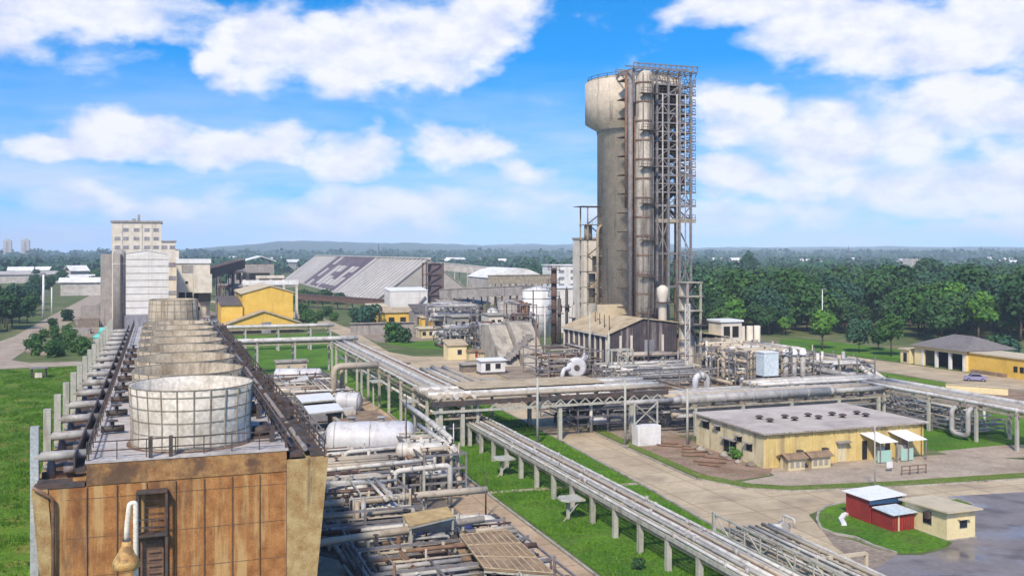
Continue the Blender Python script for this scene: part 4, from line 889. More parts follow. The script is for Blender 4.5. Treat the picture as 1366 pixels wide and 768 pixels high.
def gallery(name, label, p, q, w, h, m, legs=4, legm='steel_brown', roofm=None):
    t = thing(name, label, 'conveyor', p[0], p[1]); P, Q = Vector(p), Vector(q)
    part('gallery', MB(t).bar(P, Q, w, h), m, t); part('roof', MB(t).bar(P+Vector((0, 0, h/2+.1)), Q+Vector((0, 0, h/2+.1)), w+.4, .2), roofm or m, t)
    d = (Q-P); 
    for k in range(legs):
        c = P+d*((k+.5)/legs); n = Vector((d.y, -d.x, 0)).normalized()*(w*.45)
        part('trestle', MB(t).bar(c+n-Vector((0, 0, h/2)), (c.x+n.x*1.5, c.y+n.y*1.5, 0), .4).bar(c-n-Vector((0, 0, h/2)), (c.x-n.x*1.5, c.y-n.y*1.5, 0), .4).bar((c.x+n.x, c.y+n.y, c.z*.5), (c.x-n.x, c.y-n.y, c.z*.5), .25), legm, t)
    m_ = MB(t)
    for k in range(int(d.length/3)): c = P+d*(k*3/d.length); m_.bar(c-Vector((0, 0, h/2)), c+Vector((0, 0, h/2)), w+.1, .3)
    part('frame', m_, legm, t); return t
gallery('conveyor_gallery', 'brown sloping conveyor gallery leaving the pale bagging building', (*D(255, 330), ZT(371, 330)), (*D(322, 400), ZT(352, 400)), 3, 3.4, 'steel_brown')
a, b = D(312, 450); t = thing('storage_shed', 'far shed with a pale sloping roof right of the sloping conveyor', 'shed', a, b)
part('wall', MB(t).box(a, a+18, b, b+20, 0, 19), 'wall_grey', t); part('roof', MB(t).slab([(a-1, b-1, 19.2), (a+12, b-1, 22.8), (a+12, b+20, 22.8), (a-1, b+20, 19.2)], .3).slab([(a+12.01, b-1, 22.8), (a+19, b-1, 20.4), (a+19, b+20, 20.4), (a+12.01, b+20, 22.8)], .3), 'roof_white', t)
part('opening', MB(t).box(a+1, a+16, b-.2, b, 12, 15), 'opening', t)

# ------------------------------------------------------------------ yellow works hall
t = thing('yellow_hall', 'large bright yellow gabled hall with a lower yellow porch in front', 'building', 30, 315)
def ya(px): return D(px, 306)[0]
A0, AM, A1 = ya(323), ya(361), ya(393)
part('wall', MB(t).extr([(A0, 0), (A1, 0), (A1, 12.0), (AM, 14.0), (A0, 11.8)], 315, 345), 'yellow', t)
part('roof', MB(t).slab([(A0-.6, 314.6, 11.9), (AM, 314.6, 14.35), (AM, 345, 14.35), (A0-.6, 345, 11.9)], .25).slab([(AM+.01, 314.6, 14.35), (A1+.6, 314.6, 12.1), (A1+.6, 345, 12.1), (AM+.01, 345, 14.35)], .25), 'roof_cream', t)
part('side_bay', MB(t).box(ya(294), A0-.02, 314.2, 335, 0, 8.3), 'yellow', t); part('side_roof', MB(t).slab([(ya(292), 313.8, 8.5), (A0-.1, 313.8, 8.5), (A0-.1, 335, 10.4), (ya(292), 335, 10.4)], .2), 'roof_dark', t)
P0, PM, P1 = ya(296), ya(349), ya(399)
part('porch', MB(t).extr([(P0, 1.2), (P1, 1.2), (P1, 3.0), (PM, 6.6), (P0, 2.6)], 308, 314.15), 'yellow', t)
part('porch_roof', MB(t).slab([(P0-.6, 307.4, 2.7), (PM, 307.4, 6.95), (PM, 314.1, 6.95), (P0-.6, 314.1, 2.7)], .3).slab([(PM+.01, 307.4, 6.95), (P1+.4, 307.4, 3.1), (P1+.4, 314.1, 3.1), (PM+.01, 314.1, 6.95)], .3), 'roof_tan', t)
part('plinth', MB(t).box(P0+.3, P1-.3, 308.2, 314, 0, 1.19), 'opening', t); part('door', MB(t).box(ya(346), ya(359), 307.8, 307.98, 0, 3.4), 'wall_slate', t)
t = thing('concrete_gantry', 'white concrete gantry with crossbeams rising behind the yellow hall roof', 'gantry', 33, 347)
f0, f1 = D(326, 336)[0], D(399, 336)[0]
for k in range(5):
    a = f0+(f1-f0)*k/4; part('column', MB(t).box(a-.4, a+.4, 347, 347.8, 0, 15.3), 'wall_cream', t)
part('beam', MB(t).box(f0-.6, f1+.6, 346.9, 348, 13.4, 15.0), 'white_paint', t); part('beam', MB(t).box(f0+4, f1-4, 349, 350, 15.4, 16.6), 'wall_cream', t); part('machinery', MB(t).box(f0+5, f1-4, 348.1, 348.9, 14.6, 15.6), 'steel_dark', t)
part('deck', MB(t).box(f0-.5, f1+.5, 347, 353, 12.6, 12.9), 'concrete', t)

# ------------------------------------------------------------------ the great storage shed
t = thing('storage_hall', 'huge pale A shaped storage hall with ribbed roof slopes and dark patched sheets', 'storage hall', *ab(-40.6, 480))
ap = Vector((-40.6, 480, 21)); l = Vector((-.32, .947, 0)).normalized(); g = Vector((.947, .32, 0)).normalized(); LN, HW = 417, 27.5
def rp(s, q, z=0.0):                                      # s metres along the ridge, q in -1..1 across (0 = ridge)
    p = ap+l*s+g*(q*HW); p.z = 21*(1-abs(q))+z; return (*ab(p.x, p.y), p.z)
def rquad(m, s0, s1, q0, q1, th, z): return m.slab([rp(s0, q0, z), rp(s0, q1, z), rp(s1, q1, z), rp(s1, q0, z)] if q0 < q1 else [rp(s0, q1, z), rp(s0, q0, z), rp(s1, q0, z), rp(s1, q1, z)], th)
part('roof', rquad(MB(t), 0, LN, -1, -.004, .4, .35), 'store_roof', t); part('roof', rquad(MB(t), 0, LN, .004, 1, .4, .35), 'store_roof', t)
m = MB(t); m.add([rp(.6, -1), rp(.6, 1), rp(.6, 0, .1), rp(1.2, -1), rp(1.2, 1), rp(1.2, 0, .1)], [(0, 1, 2), (5, 4, 3), (0, 3, 4, 1), (1, 4, 5, 2), (2, 5, 3, 0)]); part('gable_wall', m, 'store_roof', t)
m = MB(t); s = 3
while s < LN:
    w = .9 if s < 110 else 1.6; rquad(m, s, s+w, -.99, -.02, .35, .7); s += 9 if s < 110 else 19
part('roof_rib', m, 'store_rib', t)
m = MB(t)
for (s0, s1, q0, q1) in ((266, 283, -.97, -.03), (236, 250, -.97, -.03), (250, 266, -.42, -.30), (250, 266, -.80, -.70), (133, 236, -.30, -.03), (133, 146, -.97, -.30), (146, 205, -.97, -.87), (176, 190, -.70, -.30), (190, 214, -.62, -.5), (146, 160, -.62, -.48), (214, 236, -.97, -.9)): rquad(m, s0, s1, q0, q1, .3, .72)
part('patch_sheet', m, 'store_dark', t)
part('ridge_cap', MB(t).bar(rp(0, 0, .5), rp(LN, 0, .5), 2.2, .7), 'store_rib', t)
a, b = D(569, 380); t = thing('conveyor_tower', 'dark brown transfer tower against the gable of the storage hall', 'tower', a+3.4, b)
for x in (a, a+6.6):
    for y in (b, b+6): part('column', MB(t).bar((x, y, 0), (x, y, 20.5), .5), 'steel_brown', t)
for k, z in enumerate((4, 8, 12, 16, 20.3)): part('floor', MB(t).box(a-.2, a+6.8, b-.1, b+6.1, z-.2, z), 'steel_brown', t)
part('cladding', MB(t).box(a+2, a+6.3, b+.4, b+5.6, 5, 20), 'store_dark', t)
m = MB(t)
for k in range(5): m.bar((a, b, k*4), (a+6.6, b, k*4+4), .3)
part('bracing', m, 'steel_brown', t)
a, b = D(520, 356); t = thing('white_shed', 'tall white sheet shed with a diagonal conveyor leg across its face', 'shed', a+7, b)
part('wall', MB(t).box(a, a+14, b, b+9, 0, 10.6), 'clad_white', t); part('roof', MB(t).slab([(a-.2, b-.2, 10.7), (a+14.2, b-.2, 10.7), (a+14.2, b+9.2, 11.6), (a-.2, b+9.2, 11.6)], .2), 'roof_white', t)
part('conveyor_leg', MB(t).bar((a+6, b-.5, .5), (a+13.2, b-.5, 8.5), .5, .5), 'wall_slate', t)
gallery('conveyor_gallery', 'long low rust brown conveyor gallery below the storage roof', (*D(398, 440), 4.6), (*D(520, 400), 4.0), 3, 2.2, 'steel_brown', 6)

# ------------------------------------------------------------------ middle distance
def shed(name, label, cat, px0, px1, Y, ztop, depth, m, rm, slope=.6, zb=0.0):
    a, b = D(px0, Y); a1 = D(px1, Y)[0]; t = thing(name, label, cat, (a+a1)/2, b)
    part('wall', MB(t).box(a, a1, b, b+depth, zb, ztop), m, t); part('roof', MB(t).slab([(a-.3, b-.5, ztop+.25), (a1+.3, b-.5, ztop+.25), (a1+.3, b+depth+.3, ztop+.25+slope), (a-.3, b+depth+.3, ztop+.25+slope)], .2), rm, t)
    return t, a, a1, b
t, a, a1, b = shed('yellow_shed', 'low long yellow shed with a tan roof before the white sheet shed', 'shed', 507, 560, 335, 3.9, 8, 'yellow', 'roof_tan', 1.2)
for k in range(3): part('door', MB(t).box(a+3+k*4, a+5+k*4, b-.05, b+.02, 0, 2.4), 'opening', t)
t, a, a1, b = shed('cream_shed', 'cream gable end shed at the left of the low yellow shed', 'shed', 493, 520, 345, 5.2, 7, 'cream_house', 'roof_cream', .9)
part('opening', MB(t).box(a+2, a+6, b-.05, b+.02, 0, 2.8), 'opening', t)
t, a, a1, b = shed('yellow_hut', 'small square bright yellow hut by the bend of the lane', 'hut', 563, 582, 300, 4.6, 4, 'yellow', 'roof_cream', .2)
part('door', MB(t).box(a+.6, a+1.6, b-.05, b+.02, 0, 2), 'wall_slate', t)
t, a, a1, b = shed('scrap_shed', 'tumbledown dark roofed shed above the small yellow hut', 'shed', 553, 592, 330, 4.4, 8, 'wall_grey', 'roof_dark', 2.2)
part('opening', MB(t).box(a+1, a1-1, b-.05, b+.02, .4, 3), 'opening', t)
t, a, a1, b = shed('grey_wall', 'long grey green boundary wall left of the small yellow hut', 'wall', 468, 560, 292, 3.4, .5, 'wall_grey', 'concrete', .0)
t, a, a1, b = shed('cream_cabin', 'low cream cabin below the small yellow hut', 'cabin', 560, 592, 282, 2.6, 4, 'cream_old', 'roof_cream', .3)
for k in range(3): part('window', MB(t).box(a+.8+k*2, a+1.8+k*2, b-.06, b+.02, .8, 1.9), 'opening', t)
t, a, a1, b = shed('slate_wall', 'long slate grey retaining wall behind the green bushes', 'wall', 586, 712, 262, 4.4, 1.0, 'wall_slate', 'wall_slate', .0)
for k in range(9): part('pilaster', MB(t).box(a+1+k*2.8, a+1.4+k*2.8, b-.2, b-.02, 0, 4.3), 'wall_slate', t)
part('opening', MB(t).box(a1-8.5, a1-1.5, b-.25, b-.21, 1.2, 3.6), 'wall_grey', t)
# sloping concrete mass
a, b = D(672, 214); t = thing('concrete_ramp', 'steep pale concrete slabs with a jagged dark break beside the tower yard', 'ramp', a+4, b)
part('slab', MB(t).extr([(b-1, 0), (b+9, 8.2), (b+14, 8.2), (b+14, 0)], a-.6, a+3.6, 'a'), 'concrete', t); part('slab', MB(t).extr([(b-3.6, 0), (b+7.4, 8.8), (b+13, 8.8), (b+13, 0)], a+3.9, a+9.2, 'a'), 'concrete', t)
m = MB(t); rr = random.Random(4)
for k in range(12): q = k/11; m.box(a+.4+q*6+rr.uniform(-.4, .4), a+1.4+q*6+rr.uniform(-.3, .5), b-1.4+q*4, b+.6+q*4.5, 1.3+q*4.2, 2.1+q*4.4)
part('broken_edge', m, 'wall_grey', t)
def tank(name, label, px0, px1, Y, z0, z1, m, cone=.8, rings=4):
    pc = (px0+px1)/2; a, b = D(pc, Y); r = (px1-px0)/2*Y/FPX; t = thing(name, label, 'tank', a, b)
    part('shell', MB(t).rev((a, b, 0), (a, b, z1+cone), [(0, r), (z1, r), (z1+cone, .15)], 32), m, t)
    for k in range(rings): z = z0+(z1-z0)*(k+1)/rings-.3; part('ring_band', MB(t).rev((a, b, z), (a, b, z+.22), [(0, r+.08), (.22, r+.08)], 32, caps=False), 'wall_cream' if m == 'wall_grey' else 'wall_grey', t)
    mm = MB(t); mm.bar((a-r*.6, b-r*.85, 0), (a-r*.6, b-r*.85, z1), .35, .2); part('ladder', mm, 'steel_dark', t)
    part('railing', MB(t).rail([(a+r*math.cos(q), b+r*math.sin(q), z1) for q in [i*math.pi/8 for i in range(17)]], .9, 3, .07), 'steel_grey', t); return t
tank('storage_tank', 'squat grey cylindrical tank left of the white banded tank', 663, 698, 300, 2, 9.6, 'wall_grey', .7)
tank('storage_tank', 'tall white banded cylindrical tank behind the tan shed roof', 697, 735, 288, 2, 13.8, 'white_paint', .8, 5)
tank('storage_tank', 'small white tank left of the squat grey tank', 650, 664, 296, 2, 7.5, 'white_paint', .5, 2)
tank('storage_tank', 'pale low domed tank before the squat grey tank', 645, 692, 268, 1, 4.0, 'wall_cream', 1.2, 2)
a, b = D(735, 300); a1 = D(792, 300)[0]; t = thing('clad_shed', 'long white clad shed behind the roof of the dark compressor shed', 'shed', (a+a1)/2, b)
part('wall', MB(t).box(a, a1, b, b+12, 0, 13.6), 'clad_white', t); part('roof', MB(t).box(a-.3, a1+.3, b-.3, b+12.3, 13.6, 14), 'white_paint', t)
for x in (2.2, 4.6, 9.6): part('opening', MB(t).box(a+x, a+x+1.4, b-.1, b, 6.5, 8.6), 'opening', t)
a, b = D(737, 430); a1 = D(778, 430)[0]; t = thing('office_block', 'white office block with three rows of dark windows behind the sheds', 'building', (a+a1)/2, b)
part('wall', MB(t).box(a, a1, b, b+12, 0, 18.6), 'far_white', t); part('roof', MB(t).box(a-.4, a1+.4, b-.4, b+12.4, 18.6, 19.1), 'far_white', t)
windows(t, 0, b, (16.2, 13.2, 10.2), [a+4.2, a+9.8, a+12.0], 2.6, 1.2, frame='far_white')
a, b = D(652, 460); a1 = D(738, 460)[0]; t = thing('arched_hall', 'wide hall with a low white arched roof left of the office block', 'hall', (a+a1)/2, b)
n = 12; arc = [(a+(a1-a)*k/n, 12.5+4.6*math.sin(math.pi*k/n)) for k in range(n+1)]
part('wall', MB(t).box(a+.4, a1-.4, b, b+34, 0, 12.4), 'far_tan', t); part('roof', MB(t).extr(arc, b-1, b+35), 'far_white', t)
m = MB(t)
for k in range(10): m.box(a+1+k*2.9, a+2.4+k*2.9, b-.2, b, 8.5, 11)
part('window_band', m, 'wall_grey', t)
gallery('conveyor_gallery', 'grey brown conveyor gallery climbing towards the white banded tank', (*D(592, 345), 10.0), (*D(706, 315), 12.5), 4, 3.0, 'wall_grey', 6, roofm='concrete')
gallery('conveyor_gallery', 'upper brown conveyor gallery in front of the white arched hall', (*D(655, 380), 14.0), (*D(738, 350), 15.0), 3, 3.2, 'steel_tan', 4)
gallery('conveyor_gallery', 'far tan conveyor gallery running out behind the storage hall gable', (*D(585, 560), 16.5), (*D(690, 520), 13.0), 4, 4.0, 'far_tan', 6, legm='far_tan')
a, b = D(590, 330); a1 = D(662, 330)[0]; t = thing('open_shed', 'long open sided shed with a dark interior below the conveyor gallery', 'shed', (a+a1)/2, b)
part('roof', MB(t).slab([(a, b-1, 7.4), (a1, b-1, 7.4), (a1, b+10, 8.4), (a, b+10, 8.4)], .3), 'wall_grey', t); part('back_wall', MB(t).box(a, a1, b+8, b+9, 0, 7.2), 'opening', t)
for k in range(7): x = a+.5+(a1-a-1)*k/6; part('column', MB(t).bar((x, b, 0), (x, b, 7.1), .4), 'pipe_grey', t)
a, b = D(739, 262); t = thing('flare_column', 'brown lattice clad process column left of the prilling tower', 'column', a, b)
m = MB(t); m.cyl((a, b, 0), (a, b, 20.5), .75); part('shell', m, 'steel_brown', t)
for k, z in enumerate((6, 9.5, 13, 16.5, 20)): part('platform', MB(t).rev((a, b, z), (a, b, z+.15), [(0, 1.7), (.15, 1.7)], 14).rail([(a+1.65*math.cos(q), b+1.65*math.sin(q), z+.1) for q in [i*math.pi/4 for i in range(9)]], 1, 2, .08), 'steel_brown', t)
for i, (px, Y, z1, r) in enumerate(((746, 250, 13, .5), (756, 255, 15, .4), (766, 250, 11.5, .6))):
    a, b = D(px, Y); t = thing('process_column', ('thin dark column just right of the brown lattice clad column', 'taller thin vent column, middle of three before the white clad shed', 'stubby column nearest to the platforms of the prilling tower')[i], 'column', a, b)
    part('shell', MB(t).cyl((a, b, 0), (a, b, z1), r), 'steel_dark' if i < 2 else 'pipe_grey', t); part('platform', MB(t).rev((a, b, z1*.7), (a, b, z1*.7+.15), [(0, r+.8), (.15, r+.8)], 12), 'steel_brown', t); part('cap', MB(t).cyl((a, b, z1), (a, b, z1+.8), r*.5, .1), 'steel_dark', t)

# ------------------------------------------------------------------ huts of the middle yard
def hut(name, label, px0, px1, py, depth, h, m, rm, slope=.3, base=0.0):
    a, b = U(px0, py); a1 = a+(px1-px0)*G(px0, py)[1]/FPX*1.02; t = thing(name, label, 'hut', (a+a1)/2, b)
    if base: part('plinth', MB(t).box(a-.1, a1+.1, b-.1, b+depth+.1, 0, base), 'roof_dark', t)
    part('wall', MB(t).extr([(b, base), (b, base+h), (b+depth, base+h+slope), (b+depth, base)], a, a1, 'a'), m, t)
    part('roof', MB(t).slab([(a-.35, b-.4, base+h+.1), (a1+.35, b-.4, base+h+.1), (a1+.35, b+depth+.3, base+h+.2+slope), (a-.35, b+depth+.3, base+h+.2+slope)], .14), rm, t); return t, a, a1, b, base
def hole(t, a, b, w, z0, z1, name='window', m='glass_dark', frame='wall_cream'):
    f = part(name, MB(t).box(a-.08, a+w+.08, b-.08, b+.04, z0-.08, z1+.08), frame, t); part('pane' if name == 'window' else 'panel', MB(t).box(a, a+w, b-.11, b-.085, z0, z1), m, f)
t, a, a1, b, z = hut('hut', 'tall pale yellow hut with a single dark window at the yard edge', 598, 623, 480, 4, 3.3, 'cream_house', 'roof_tan', .9); hole(t, a+2.2, b, 1.0, 1.2, 2.3)
t, a, a1, b, z = hut('hut', 'low pinkish hut with a brick red door beside the tall pale yellow hut', 626, 642, 480, 3, 1.9, 'cream_old', 'slab_brown', .2); hole(t, a+1.4, b, .8, 0.05, 1.7, 'door', 'red_sheet')
t, a, a1, b, z = hut('hut', 'low pinkish hut with a rust roof, farthest right of the yard huts', 641, 664, 481, 3.4, 1.9, 'cream_old', 'slab_brown', .3); hole(t, a+1.2, b, .9, .8, 1.5)
t, a, a1, b, z = hut('site_cabin', 'white site cabin with two windows standing on dark blocks', 642, 675, 500, 3, 2.3, 'white_paint', 'roof_white', .1, .5); hole(t, a+.9, b, 1.0, .9, 2.3); hole(t, a+3.0, b, 1.1, 1.2, 2.2)
t, a, a1, b, z = hut('hut', 'broken grey hut below the white site cabin', 646, 664, 518, 2.4, 1.4, 'wall_grey', 'concrete', .0); hole(t, a+.5, b, .7, .3, 1.1)
t, a, a1, b, z = hut('pump_kiosk', 'grey block kiosk left of the white site cabin', 618, 640, 497, 3, 1.6, 'rubble', 'concrete', .0)

# ------------------------------------------------------------------ flat roofed yellow building
t = thing('control_building', 'flat roofed weathered yellow building with pairs of roof vents', 'building', 66, 97)
x0, x1, y0, y1, h = 65.6, 88.4, 96.8, 112.0, 3.95
part('wall', MB(t).box(x0+.02, x1-.02, y0+.12, y1, 0, h), 'yellow_old', t); part('end_wall', MB(t).box(x0-.1, x0+.01, y0+.05, y1, 0, h), 'cream_old', t); 
part('front_wall', MB(t).box(x0+.02, x1, y0, y0+.11, 0, h), 'yellow_old', t)
r = part('roof', MB(t).box(x0-.45, x1+.45, y0-.45, y1+.45, h, h+.16), 'roof_pale', t)
m = MB(t); rr = random.Random(6)
for k in range(22):
    a = x0-.4+k*1.06; m.box(a, a+rr.uniform(.5, 1.0), y0-.475, y0-.455, h-.06, h+.14)
for k in range(13): m.box(x0-.475, x0-.455, y0+k*1.15, y0+k*1.15+rr.uniform(.4, 1.0), h-.05, h+.14)
part('roof_edge', m, 'wall_grey', r)
for (px, py) in ((1013, 552), (1027, 556), (1047, 551), (1060, 554), (1078, 549), (1092, 552), (1110, 547.5), (1124, 550), (1143, 546), (1155, 549)):
    a, b = U(px, py+3, h+.5); m = MB(t); m.cyl((a, b, h+.16), (a, b, h+.5), .26, n=10); m.rev((a, b, h+.45), (a, b, h+.8), [(0, .5), (.1, .48), (.2, .25)], 12); part('roof_vent', m, 'steel_dark', t)
for k in range(8): part('pilaster', MB(t).box(x0+.2+k*3.15, x0+.45+k*3.15, y0-.1, y0-.01, 0, h-.06), 'yellow_old', t)
for (yb, z, w, hh) in ((108.8, 2.5, 1.6, 1.0), (106.2, 2.7, 1.0, .6), (104.2, .1, 1.1, 2.0), (102.6, 1.0, 1.3, 1.1), (101.4, 2.2, 1.0, .7), (99.2, 1.5, 1.2, .9)):
    f = part('window', MB(t).box(x0-.16, x0-.11, yb, yb+w, z, z+hh), 'opening', t); part('sunshade', MB(t).box(x0-.7, x0-.11, yb-.15, yb+w+.15, z+hh, z+hh+.1), 'wall_grey', f)
f = part('door', MB(t).box(75.6, 76.9, y0-.06, y0-.01, .05, 2.2), 'cream_old', t); part('sunshade', MB(t).box(75.3, 77.2, y0-.7, y0-.02, 2.35, 2.5), 'wall_grey', f)
f = part('door', MB(t).box(84.9, 86.2, y0-.06, y0-.01, .05, 2.2), 'slab_brown', t); part('sunshade', MB(t).box(84.6, 86.4, y0-.6, y0-.02, 2.35, 2.5), 'wall_grey', f)
for (xa, xb) in ((78.8, 82.3), (82.9, 86.6)):
    f = part('awning', MB(t).slab([(xa, y0-.12, 3.3), (xb-1.0, y0-.12, 3.3), (xb, y0-2.6, 2.5), (xa+.9, y0-2.6, 2.5)][0:4], .07), 'roof_white', t)
    part('awning_post', MB(t).bar((xa+1.0, y0-2.5, 0), (xa+1.0, y0-2.5, 2.45), .1), 'steel_grey', f); part('awning_post', MB(t).bar((xb-.1, y0-2.5, 0), (xb-.1, y0-2.5, 2.45), .1), 'steel_grey', f)
for (xa, xb) in ((79.6, 81.6), (83.0, 84.8)):
    part('hoarding', MB(t).box(xa, xb, y0-2.3, y0-2.2, .1, 1.5), 'hoarding', t); part('doorway', MB(t).box(xa-.4, xa+.3, y0-.07, y0-.012, .1, 2.3), 'opening', t); part('cabinet', MB(t).box(xb-.9, xb-.1, y0-1.2, y0-.4, 0, 1.7), 'pipe_white', t)
part('drain_pipe', MB(t).box(x1-.5, x1-.35, y0-.16, y0-.02, 0, h-.05), 'pipe_rust', t)
for i, (px0, px1, py) in enumerate(((1052, 1078, 628), (1083, 1113, 625))):
    a, b = U(px0, py); w = (px1-px0)*G(px0, py)[1]/FPX; t = thing('kiosk', ('low grey brick kiosk under a brown gable roof, the left one before the yellow wall', 'low grey brick kiosk under a brown gable roof, the right one before the yellow wall')[i], 'kiosk', a+w/2, b)
    part('wall', MB(t).box(a, a+w, b, b+1.6, 0, 1.35), 'cream_old', t); part('roof', MB(t).slab([(a-.35, b-.3, 1.4), (a+w+.35, b-.3, 1.4), (a+w+.35, b+.8, 1.85), (a-.35, b+.8, 1.85)], .1).slab([(a-.35, b+.8, 1.85), (a+w+.35, b+.8, 1.85), (a+w+.35, b+1.9, 1.4), (a-.35, b+1.9, 1.4)], .1), 'slab_brown', t)
    for k in range(3): part('grille', MB(t).box(a+.25+k*.75, a+.7+k*.75, b-.05, b+.01, .35, .95), 'wall_grey', t)
    part('vent', MB(t).box(a+w-.1, a+w+.5, b+.9, b+1.5, 0, 2.0), 'steel_dark', t)
a, b = U(1187, 629); t = thing('sign_board', 'small blank white notice board on legs before the awnings', 'sign', a, b)
part('board', MB(t).box(a-.4, a+.4, b, b+.08, .45, 1.15), 'white_paint', t); part('leg', MB(t).box(a-.35, a-.28, b+.09, b+.15, 0, 1.1), 'steel_grey', t); part('leg', MB(t).box(a+.28, a+.35, b+.09, b+.15, 0, 1.1), 'steel_grey', t)
a, b = U(1203, 634); t = thing('guard_rail', 'pinkish tubular guard rail beside the blank notice board', 'railing', a+1.6, b)
part('rail', MB(t).bar((a, b, 1.0), (a+3.4, b, 1.0), .08).bar((a, b, .55), (a+3.4, b, .55), .08), 'pipe_rust', t)
for k in range(4): part('post', MB(t).bar((a+k*1.13, b, 0), (a+k*1.13, b, 1.05), .09), 'pipe_rust', t)
t = thing('utility_pole', 'thin grey pole with a crossarm on the verge before the yellow building', 'pole', *U(1167, 655)); a, b = ORG[t.name][:2]
part('pole', MB(t).cyl((a, b, 0), (a, b, 7), .10, .06, 8), 'post', t); part('cross_arm', MB(t).bar((a-.6, b, 6.5), (a+.6, b, 6.5), .09).bar((a-.3, b, 6.5), (a, b, 5.9), .05), 'steel_grey', t)

# ------------------------------------------------------------------ red sheds and cream guard house on the island
t = thing('red_shed', 'larger red sheet shed with a white roof and blue fascia on the grass island', 'shed', 62.7, 73.5)
part('wall', MB(t).extr([(61.15, 0), (64.9, 0), (64.9, 2.35), (61.15, 2.2)], 73.75, 77.0), 'red_sheet', t)
part('roof', MB(t).slab([(60.9, 73.4, 2.35), (65.1, 73.4, 2.52), (65.1, 77.3, 2.52), (60.9, 77.3, 2.35)], .08), 'roof_white', t); part('fascia', MB(t).box(61.0, 65.0, 73.5, 73.6, 1.85, 2.24), 'blue_sheet', t)
t = thing('red_shed', 'smaller red sheet shed with a pale blue roof joined to the cream house', 'shed', 62.6, 71)
part('wall', MB(t).box(61.3, 63.7, 70.9, 73.6, 0, 1.6), 'red_sheet', t); part('roof', MB(t).slab([(61.1, 70.6, 1.66), (63.85, 70.6, 1.72), (63.85, 73.35, 1.8), (61.1, 73.35, 1.74)], .07), 'pale_blue_roof', t)
part('corner_strip', MB(t).box(61.9, 62.05, 70.86, 70.895, 0, 1.58), 'cream_old', t)
t = thing('guard_house', 'small cream guard house with a flat overhanging roof on the wet asphalt edge', 'hut', 65.3, 67.2)
part('wall', MB(t).extr([(67.2, .12), (67.2, 2.5), (72.3, 2.3), (72.3, .12)], 63.9, 67.0, 'a'), 'cream_house', t); part('plinth', MB(t).box(63.8, 67.1, 67.1, 72.4, 0, .13), 'wall_grey', t)
part('roof', MB(t).slab([(63.5, 66.7, 2.66), (67.4, 66.7, 2.66), (67.4, 72.7, 2.44), (63.5, 72.7, 2.44)], .13), 'roof_cream', t)
f = part('window', MB(t).box(63.86, 63.89, 68.9, 70.0, .95, 1.95), 'wall_cream', t); part('pane', MB(t).box(63.82, 63.855, 68.95, 69.45, 1.0, 1.9), 'glass_dark', f); part('pane', MB(t).box(63.82, 63.855, 69.5, 69.95, 1.0, 1.9), 'glass_dark', f); part('shutter', MB(t).box(63.55, 63.86, 69.0, 69.5, 1.5, 2.1), 'steel_dark', f)
f = part('window', MB(t).box(65.2, 66.1, 67.16, 67.19, 1.0, 1.75), 'wall_cream', t); part('pane', MB(t).box(65.25, 66.05, 67.12, 67.155, 1.05, 1.7), 'glass_dark', f); part('sunshade', MB(t).box(65.05, 66.25, 66.85, 67.16, 1.8, 1.86), 'cream_house', f)
a, b = U(1128, 697); t = thing('kerb_stone', 'curved white concrete kerb stone in the grass left of the larger red shed', 'kerb', a, b)
m = MB(t); pts = pxpoly([(1134, 686), (1126, 689), (1122, 695), (1126, 702)])
for p, q in zip(pts, pts[1:]): m.bar((*p, .16), (*q, .16), .45, .3)
part('stone', m, 'white_paint', t)

# ------------------------------------------------------------------ garage and long wall, right
t = thing('garage', 'open fronted garage with white pillars and a grey hipped roof', 'garage', 157.5, 171)
gx0, gx1, gy0, gy1, gh = 157.5, 171, 160.5, 175.2, 3.5
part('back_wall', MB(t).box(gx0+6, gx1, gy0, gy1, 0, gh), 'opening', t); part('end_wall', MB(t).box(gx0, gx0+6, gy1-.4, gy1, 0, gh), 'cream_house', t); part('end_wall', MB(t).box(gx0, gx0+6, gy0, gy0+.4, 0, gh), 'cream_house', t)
part('end_wall', MB(t).box(gx0, gx0+.3, gy1-3.0, gy1-.45, 0, gh), 'cream_house', t)
for k in range(4): b = gy0+.2+k*3.9; part('pillar', MB(t).box(gx0-.1, gx0+.45, b, b+.55, 0, gh), 'white_paint', t)
part('lintel', MB(t).box(gx0-.15, gx0+.5, gy0, gy1, gh, gh+.7), 'cream_house', t)
zr = gh+3.3; z0 = gh+.75; A = (gx0-.9, gy0-.8, z0); B_ = (gx1, gy0-.8, z0); Cc = (gx1, gy1+.8, z0); Dd = (gx0-.9, gy1+.8, z0); R0 = ((gx0+gx1)/2, gy0+4.5, zr); R1 = ((gx0+gx1)/2, gy1-4.5, zr)
part('roof', MB(t).add([A, B_, Cc, Dd, R0, R1], [(0, 1, 4), (1, 2, 5, 4), (2, 3, 5), (3, 0, 4, 5), (3, 2, 1, 0)]), 'roof_slate', t)
t = thing('cream_lodge', 'small cream lodge half hidden at the left end of the garage', 'hut', 159, 181)
part('wall', MB(t).box(157, 164, 176.2, 179, 0, 3.0), 'cream_house', t); part('roof', MB(t).box(156.6, 164.4, 176.1, 179.4, 3, 3.25), 'roof_cream', t); part('opening', MB(t).box(156.9, 157.0, 177, 178, .4, 2.3), 'opening', t)
t = thing('yellow_wall', 'long yellow flat roofed range running out of frame right of the garage', 'building', 160, 150)
part('wall', MB(t).box(158.2, 166, 112, 160.5, 0, 3.9), 'yellow', t); part('roof', MB(t).box(157.9, 166.3, 111.7, 160.8, 3.9, 4.15), 'roof_cream', t)
for b in (146.5, 148): part('window', MB(t).box(158.1, 158.19, b, b+.9, 1.3, 2.4), 'opening', t)
part('planter', MB(t).box(157.3, 158.1, 150.5, 159, 0, .7), 'slab_brown', t)
